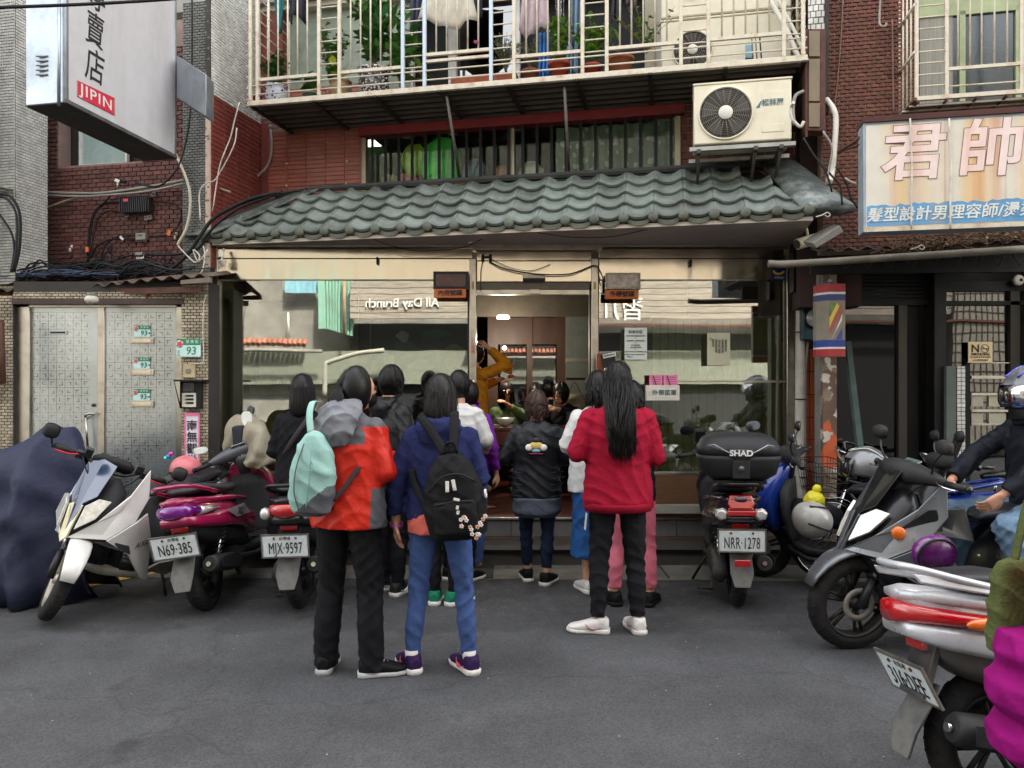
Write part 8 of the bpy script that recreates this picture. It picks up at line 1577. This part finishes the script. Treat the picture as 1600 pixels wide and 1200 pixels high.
# woman in the navy hoodie
navy=cloth_m('navy',(38,44,86),.85,.4,200,var=.08);jean=cloth_m('jean_blue',(66,88,138),.8,.35,160,var=.12);corl=cloth_m('coral',(210,104,92),.85)
tB,hcB,aB,shB=person('woman in a navy hoodie and blue jeans with a black backpack',(-.385,4.15,0),-2,1.60,navy,jean,(hairm,'bob',1.315,50,dict(n=320,width=1.1)),{'L':((-.235,-.03,1.05),(-.245,.02,.80)),'R':'fwd'},stance=.155,toes=(-28,-32),hem=.515,tw=1.12,fit=1.0,boot=.085,shoes=(cloth_m('purple_shoe',(50,30,74),.6),wsole,M('coral_strp',(206,84,92),.5)),hood=navy,tseed=5,tf=1.,amp=.0045,bvox=.005,sleeve=.93,tlen=1.06,hands=(.3,.3))
b=MB();b.loft([((0,-.01,.755),.178,.14),((0,-.01,.80),.18,.142),((0,-.005,.88),.17,.13)],26);skinned(b,'shirt_hem',corl,tB,.008,3,.003,2)
MB().lathe([(.031,-.012),(.036,-.01),(.036,.01),(.031,.012)],(-.246,.03,.785),(-.1,.3,-1),20,closed=True).build('wristband',M('band_purple',(150,60,150),.4),tB)
for k in 'LR':s=-1 if k=='L' else 1;MB().tube([(s*.155,-.01,.07),(s*.155,-.01,.12)],[.036,.038],16).build('sock',sock,tB)
bkb=cloth_m('bag_black',(27,27,30),.7,.3,200);bpB=thing('backpack','black backpack with white zip pulls and embroidered flowers on the navy hoodie','backpack',Matrix.LocRotScale(tB.location,tB.rotation_euler,tB.scale)@Vector((.095,-.215,1.0)),0);bpB.rotation_euler=(R(2),R(-6),R(-4))
b=MB();b.loft([((0,0,z),hx,hy,e,(1,0,0),(0,1,0))for z,hx,hy,e in((-.245,.10,.05,2.8),(-.225,.145,.08,3),(-.1,.16,.1,2.8),(.02,.15,.095,2.6),(.12,.115,.075,2.4),(.19,.07,.045,2.2),(.205,.03,.02,2))],30);skinned(b,'bag_body',bkb,bpB,.007,3,.004,9,.7)
b=MB();b.loft([((.01,-.085,z),hx,hy,3,(1,0,0),(0,1,0))for z,hx,hy in((-.215,.09,.02),(-.19,.115,.045),(-.06,.11,.045),(-.03,.10,.02))],24);skinned(b,'front_pocket',bkb,bpB,.007,2,.003,4)
for(pts)in([(-.12,-.075,.02),(-.04,-.10,.09),(.05,-.095,.10),(.13,-.06,.05)],[(-.09,-.11,-.045),(.02,-.128,-.03),(.11,-.105,-.04)]):MB().tube(catmull(pts,6),.004,6).build('zip',plastic_black,bpB)
for(x,z,r_)in((-.012,.045,.1),(.022,.05,-.1)):b=MB();b.box((x,-.112,z),(.018,.006,.055),rot=Euler((0,r_,0)));b.box((x+.002,-.116,z-.015),(.008,.006,.02));b.build('zip_pull',wsole,bpB,bevel=.002)
for k,z in enumerate((-.02,-.06,-.085)):MB().box((.03,-.128,z),(.03 if k==0 else.014,.006,.012 if k==0 else.018),rot=Euler((0,.3,0))).build('white_tab',wsole,bpB)
rnd=random.Random(6);b=MB();b2=MB()
for k in range(17):c=Vector((.035+k*.0075+rnd.uniform(-.008,.008),-.136+max(0,k-8)*.0022,-.165+.045*math.sin(k*.5)+rnd.uniform(-.02,.02)));[(b if k%3 else b2).ball(c+Vector((math.cos(j*1.26)*.007,0,math.sin(j*1.26)*.007)),.005,6,sc=(1,.5,1))for j in range(5)]
b.build('embroidered_flower',M('emb_white',(220,206,200),.8),bpB)['kind']='stuff';b2.build('embroidered_flower',M('emb_tan',(190,150,120),.8),bpB)['kind']='stuff'
strap(bpB,[(-.02,-.02,.20),(-.08,.04,.30),(-.13,.09,.37),(-.16,.15,.40)],.024,bkb,up=(0,-1,0));strap(bpB,[(.02,-.02,.20),(.03,.03,.30),(.035,.09,.40)],.024,bkb,up=(0,-1,0));strap(bpB,[(-.14,.0,-.16),(-.17,.05,-.06),(-.22,.1,.05),(-.23,.12,.12)],.018,bkb,up=(0,-1,0));MB().tube(catmull([(-.03,-.02,.2),(-.01,-.02,.25),(.03,-.02,.25),(.045,-.02,.2)],5),.007,7).build('grab_loop',bkb,bpB);MB().lathe([(.017,-.005),(.023,-.005),(.023,.005),(.017,.005)],(.165,-.03,-.02),(1,0,0),16,closed=True).build('white_ring',wsole,bpB)
# woman in the crimson sweatshirt
crim=cloth_m('crimson',(158,20,48),.8,.35,200,var=.05);jog=cloth_m('charcoal',(38,38,42),.85,.4,160,var=.1)
tC,hcC,_,_=person('long haired woman in a crimson sweatshirt, charcoal joggers and white sneakers',(.66,4.80,0),2,1.685,crim,jog,(hairm,'long',1.10,48,dict(n=560,width=.85,wave=.014,back=-.21)),{'L':((-.255,-.02,1.13),(-.13,.24,1.12)),'R':'fwd'},stance=.125,toes=(-78,-8),hem=.46,tw=1.22,fit=1.12,flare=.95,boot=.10,shoes=(M('leather_white',(214,210,206),.4,var=.04,dirt=(170,160,150)),wsole,M('pink_strp',(170,130,140),.5)),tseed=8,amp=.0045,tlen=1.22,bvox=.009,upn='sweatshirt')
b=MB();b.box((-.205,-.03,.70),(.004,.05,.10),rot=Euler((0,R(6),0)));b.build('white_patch',wsole,tC);MB().loft([((0,-.005,.765),.208,.15),((0,-.005,.80),.214,.152),((0,-.005,.815),.21,.15)],30).build('ribbed_hem',cloth_m('crimson_rib',(140,16,40),.85),tC)
# woman in the black quilted jacket
puf=cloth_m('puffer',(27,30,38),.42,.3,40);slt=cloth_m('slate',(84,90,102),.8);nvt=cloth_m('navy_trouser',(30,40,62),.8)
tD,hcD,_,shD=person('brown haired woman in a black quilted jacket with a printed back, at the steps',(.19,5.95,0),-3,1.50,puf,nvt,(hairb,'long',1.27,55,dict(n=320,width=1.15,wave=.006)),{'L':((-.245,.0,.98),(-.13,.2,.92)),'R':((.245,0,.98),(.13,.2,.92))},stance=.075,legs={'L':.12},toes=(-10,20),hem=.44,tw=1.18,fit=1.05,boot=.13,shoes=(bsh,wsole),tseed=11,amp=.004,tlen=1.2,hz=-6)
b=MB();b.loft([((0,0,.53),.16,.12),((0,0,.56),.19,.15),((0,0,.68),.19,.145)],26);skinned(b,'shirt_hem',slt,tD,.009,3,.004,3)
b=MB()
for z in(.70,.745,.79,.835,.88):
 for s in(-1,1):b.tube([(s*.215,.0,z),(s*.19,-.095,z+.004),(s*.11,-.152,z)],.003,5)
b.build('quilt_seam',blk,tD)['kind']='stuff'
for(x,z,a,c_,m_)in((0,1.085,.055,.028,(206,178,96)),(-.055,1.07,.028,.026,(216,212,200)),(.055,1.07,.028,.026,(216,212,200)),(0,1.045,.034,.014,(110,160,190)),(0,1.125,.03,.02,(40,38,42)),(0,1.024,.06,.005,(150,44,60))):
 MB().ball((x,-.143,z),1,14,sc=(a,.012+.001*(c_<.02),c_)).build('back_print',M('print%d'%m_[1],m_,.6),tD)
 # others in the queue
whs=cloth_m('white',(208,208,206),.8);den=cloth_m('denim_skirt',(40,84,140),.85)
person('long haired woman in a white shirt and denim skirt beside the crimson sweatshirt',(.64,5.74,0),10,1.645,whs,None,(hairm,'long',1.28,50,dict(n=240)),{'L':((-.24,0,1.1),(-.12,.2,1.02)),'R':'fwd'},hem=.455,tw=1.1,tlen=1.3,stance=.08,shoes=(wsole,wsole),skirt=(den,.27,.21),tseed=14,upn='shirt')
person('person in pink trousers and black shoes behind the crimson sweatshirt',(.84,5.40,0),-4,1.57,cloth_m('ink_top',(34,34,50),.8),cloth_m('pink_trouser',(206,110,128),.85),(hairm,'long',1.2,55,dict(n=160)),{'L':'fwd','R':'fwd'},stance=.125,toes=(-30,20),fit=1.15,flare=1.15,boot=.12,shoes=(bsh,bsh),tseed=15)
person('short haired man in a black jacket with black and white sneakers',(-.90,5.72,0),-48,1.69,cloth_m('black_shell',(27,28,32),.45,.3,40),blkt,(hairm,'short',1.5,45),{'L':'fwd','R':'fwd'},hem=.46,tw=1.15,stance=.09,toes=(-2,-25),fit=1.1,shoes=(cloth_m('bw_shoe',(30,30,32),.5),wsole,wsole),hood=blkt,tseed=17,hz=-20,tlen=1.1)
person('small black haired girl in black with green shoes beside the navy hoodie',(-.475,5.42,0),-10,1.49,blkt,blkt,(hairm,'bob',1.28,50,dict(n=240)),{'L':'fwd','R':'fwd'},stance=.07,shoes=(cloth_m('green_shoe',(30,120,90),.6),wsole),tseed=18,fit=1.1,toes=(-10,30))
person('short haired man in a white shirt near the door post',(-.42,6.08,0),-25,1.655,whs,blkt,(hairm,'short',1.5,42),{'L':'fwd','R':((.235,.02,1.12),(.13,.22,1.05))},stance=.09,hem=.5,tw=1.12,tseed=19,upn='shirt',shoes=(bsh,wsole))
ppl=cloth_m('purple',(112,34,140),.6,.35,40)
tI,hcI,_,_=person('person in a purple jacket and white patterned cap beside the doorway',(-.36,6.46,0),-15,1.58,ppl,jean,(hairm,'short',1.4,45),{'L':'fwd','R':'down'},hem=.5,tw=1.08,tseed=20,stance=.08,hood=ppl)
hx=Matrix.LocRotScale(tI.location,tI.rotation_euler,tI.scale)@hcI;b=MB();b.lathe([(.094,.0),(.098,.03),(.085,.08),(.05,.11),(0,.12)],n=24);b.ball((0,.1,.01),.06,12,sc=(1.1,1,.15));o=b.build('sun_cap',dotmat('cap_print',(206,206,200),(110,170,160),22));o.location=hx+Vector((-.04,0,.01));tag(o,'white cap with a pale green print worn by the person in purple','cap')
mus=cloth_m('mustard',(176,112,20),.8)
tJ,hcJ,_,_=person('person in a mustard top with a hand raised to the head, inside the doorway',(-.37,7.55,.335),-62,1.64,mus,cloth_m('jean_dark',(52,76,94),.8),(hairm,'short',1.5,48),{'R':((.20,.26,1.40),(.10,.10,1.57)),'L':((-.20,.12,1.16),(-.12,.34,1.26))},stance=.08,hem=.47,tw=1.08,tlen=1.1,fit=1.1,boot=.16,tseed=22,bvox=.006,hands=(.25,.5))
for k in range(2):MB().tube([(-.08+.16*k,-.08,.012),(-.08+.16*k,.17,.012)],.04,12,flat=.25).build('sandal',M('sandal_tan',(150,110,80),.6),tJ);MB().tube(catmull([(-.12+.16*k,.06,.03),(-.08+.16*k,.05,.075),(-.04+.16*k,.06,.03)],5),.007,6).build('sandal_strap',MATS['sandal_tan'],tJ)
o=MB().box((0,0,0),(.07,.004,.05),rot=Euler((.3,.4,.2))).build('paper_slip',paper);o.location=P(788,586,7.45);tag(o,'white paper slip held by the person in mustard','paper')
tK,hcK,_,_=person('woman with dark sunglasses in a sage green top seated at the table',(-.06,8.72,.335),172,1.62,cloth_m('sage',(98,122,84),.85),blkt,(hairm,'long',1.15,42,dict(n=220)),{'L':((-.22,.1,.84),(-.06,.24,.98)),'R':'fwd'},sit=.46,tseed=24,bvox=.006,tw=1.05,upn='sweater',hz=-14)
for s in(-1,1):MB().lathe([(0,-.004),(.026,-.003),(.027,.003),(0,.004)],hcK+Matrix.Rotation(R(14),3,'Z')@Vector((s*.032,.092,.006)),tuple(Matrix.Rotation(R(14),3,'Z')@Vector((0,1,0))),18).build('sunglass_lens',M('lens_brown',(26,16,14),.08),tK)
tL,hcL,_,_=person('seated young man in black looking down at his phone',(.56,8.35,.335),150,1.68,blkt,blkt,(hairm,'short',1.4,42),{'L':((-.22,.08,.86),(-.05,.26,.95)),'R':((.22,.08,.84),(.05,.26,.93))},sit=.46,tseed=25,bvox=.006,head=(0,.06,-.03))
o=MB().box((0,0,0),(.075,.01,.14),rot=Euler((R(-40),0,R(-20)))).build('mobile_phone',plastic_black,bevel=.004);o.location=P(889,652,8.02);tag(o,'mobile phone in the hands of the seated young man','phone')
person('dark haired diner in black seated at the back of the room',(.28,9.0,.335),180,1.6,blkt,blkt,(hairm,'short',1.4,44),None,sit=.46,tseed=26)
t=thing('shoulder_bag','beige and olive striped bag standing beside the seated young man','bag',P(898,633,8.5));b=MB();b.loft([((0,0,z),w,.07,2.6,(1,0,0),(0,1,0))for z,w in((-.2,.1),(-.1,.14),(.05,.13),(.12,.09))],20);b.build('bag_body',M('stripe_bag',(138,128,104),.8,var=.5,stretch=(1,1,6),scale=4),t);strap(t,[(-.08,0,.1),(0,0,.25),(.08,0,.1)],.01,blkt)
tM,hcM,_,_=person('bob haired woman in black sitting on the black scooter with her back turned',(-1.50,5.50,0),2,1.58,cloth_m('knit_black',(30,31,35),.9),blkt,(hairm,'bob',1.27,50,dict(n=320)),{'L':'fwd','R':'fwd'},sit=.86,tseed=28,tlen=1.15,legs={'L':(Vector((-.24,.32,.78)),Vector((-.24,.22,.32))),'R':(Vector((.24,.32,.78)),Vector((.24,.22,.32)))},amp=.004,upn='sweater',tw=1.05,hem=.50,shoes=(bsh,bsh))
strap(tM,[(-.14,-.05,1.0),(-.04,-.135,1.15),(.06,-.125,1.3),(.1,-.02,1.42)],.016,M('strap_brown',0),up=(0,-1,0))
shell=cloth_m('rider',(32,36,46),.55,.35,50);jw=cloth_m('faded_jean',(104,130,154),.85,.4,120,var=.25,scale=5)
tN,hcN,_,_=person('rider in a dark jacket, faded jeans and a full face helmet on the gunmetal scooter',(3.07,4.50,0),92,1.66,shell,jw,None,{'L':((-.27,.14,1.12),(-.22,.36,.93)),'R':((.26,.20,1.12),(.12,.44,.97))},sit=.84,tseed=30,bvox=.005,tw=1.18,tlen=1.2,fit=1.25,flare=1.2,legs={'L':(Vector((-.25,.36,.76)),Vector((-.27,.20,.30))),'R':(Vector((.25,.36,.76)),Vector((.25,.22,.30)))},amp=.005,hands=(.45,.2),shoes=(bsh,bsh),face=False,tamp=.006)
hx=Matrix.LocRotScale(tN.location,tN.rotation_euler,tN.scale)@hcN
b=MB();b.ball((.055,0,-.045),.05,12,sc=(1,1.1,.8));
hN=helmet(hx+Vector((0,0,-.0)),(0,R(4),R(183)),M('helm_graphic',(112,114,120),.2,coat=.8,var=.7,scale=9),'white and grey graphic full face helmet worn by the rider',glassmat('visor_blue',.5,(110,130,190),.03,.9),r=.155,full=True,stripe=M('stripe_blue',(60,70,200),.2,coat=1.))
b.build('blue_mask',M('mask_blue',(60,140,186),.7),hN);text('/zeus',.045,(.06,.135,-.12),basis((-1,0,.25),(.25,0,1)),wsole,hN,ext=.001)if False else None;text('Jiecomm',.04,(.05,.158,-.125),basis((-1,.3,.25),(.25,0,1)),wsole,hN,ext=.001,shear=.4)
b=MB();b.loft([((0,0,z),w,.12,2.4,(1,0,0),(0,1,0))for z,w in((-.03,.12),(.04,.10),(.08,.095))],22);o=skinned(b,'collar',shell,tN,.009,3,.003,2);o.location=(0,0,1.34)
mag=cloth_m('magenta',(178,8,92),.6,.3,60);magp=cloth_m('magenta_cuff',(140,12,106),.8,.4,120)
tO,_,_,_=person('person in a magenta padded coat cut by the picture edge',(1.60,1.93,0),5,1.60,mag,nvt,(hairm,'long',1.3,50,dict(n=120)),{'L':((-.26,-.02,1.06),(-.12,.22,1.0)),'R':'fwd'},hem=.42,tw=1.15,tlen=1.3,tseed=33,amp=.006,tf=.7,shoes=(bsh,bsh))
b=MB();b.loft([((-.09,0,z),w*1.2,.18,2.3,(1,0,0),(0,1,0))for z,w in((.60,.22),(.64,.262),(.69,.262),(.72,.235),(.76,.265),(.81,.265),(.84,.235),(.88,.25),(.93,.23))],30);skinned(b,'quilted_hem',magp,tO,.008,2,.004,3,.6)
t=thing('canvas_bag','olive canvas bag hanging beside the magenta coat','bag',P(1583,945,2.02));olv=cloth_m('olive',(84,92,52),.85,.5,200)
b=MB();b.loft([((0,0,z),w,d,3,(1,.3,0),(0,1,0))for z,w,d in((-.125,.055,.03),(-.11,.08,.045),(0,.075,.045),(.10,.06,.03),(.12,.05,.02))],24);skinned(b,'bag_body',olv,t,.005,3,.004,5);MB().tube(catmull([(-.08,-.045,-.085),(0,-.06,-.09),(.08,-.03,-.09)],4),.002,5).build('stitch_line',M('stitch',(140,146,96),.8),t);strap(t,[(.0,0,.1),(.05,.02,.26),(.12,.05,.40)],.012,olv)
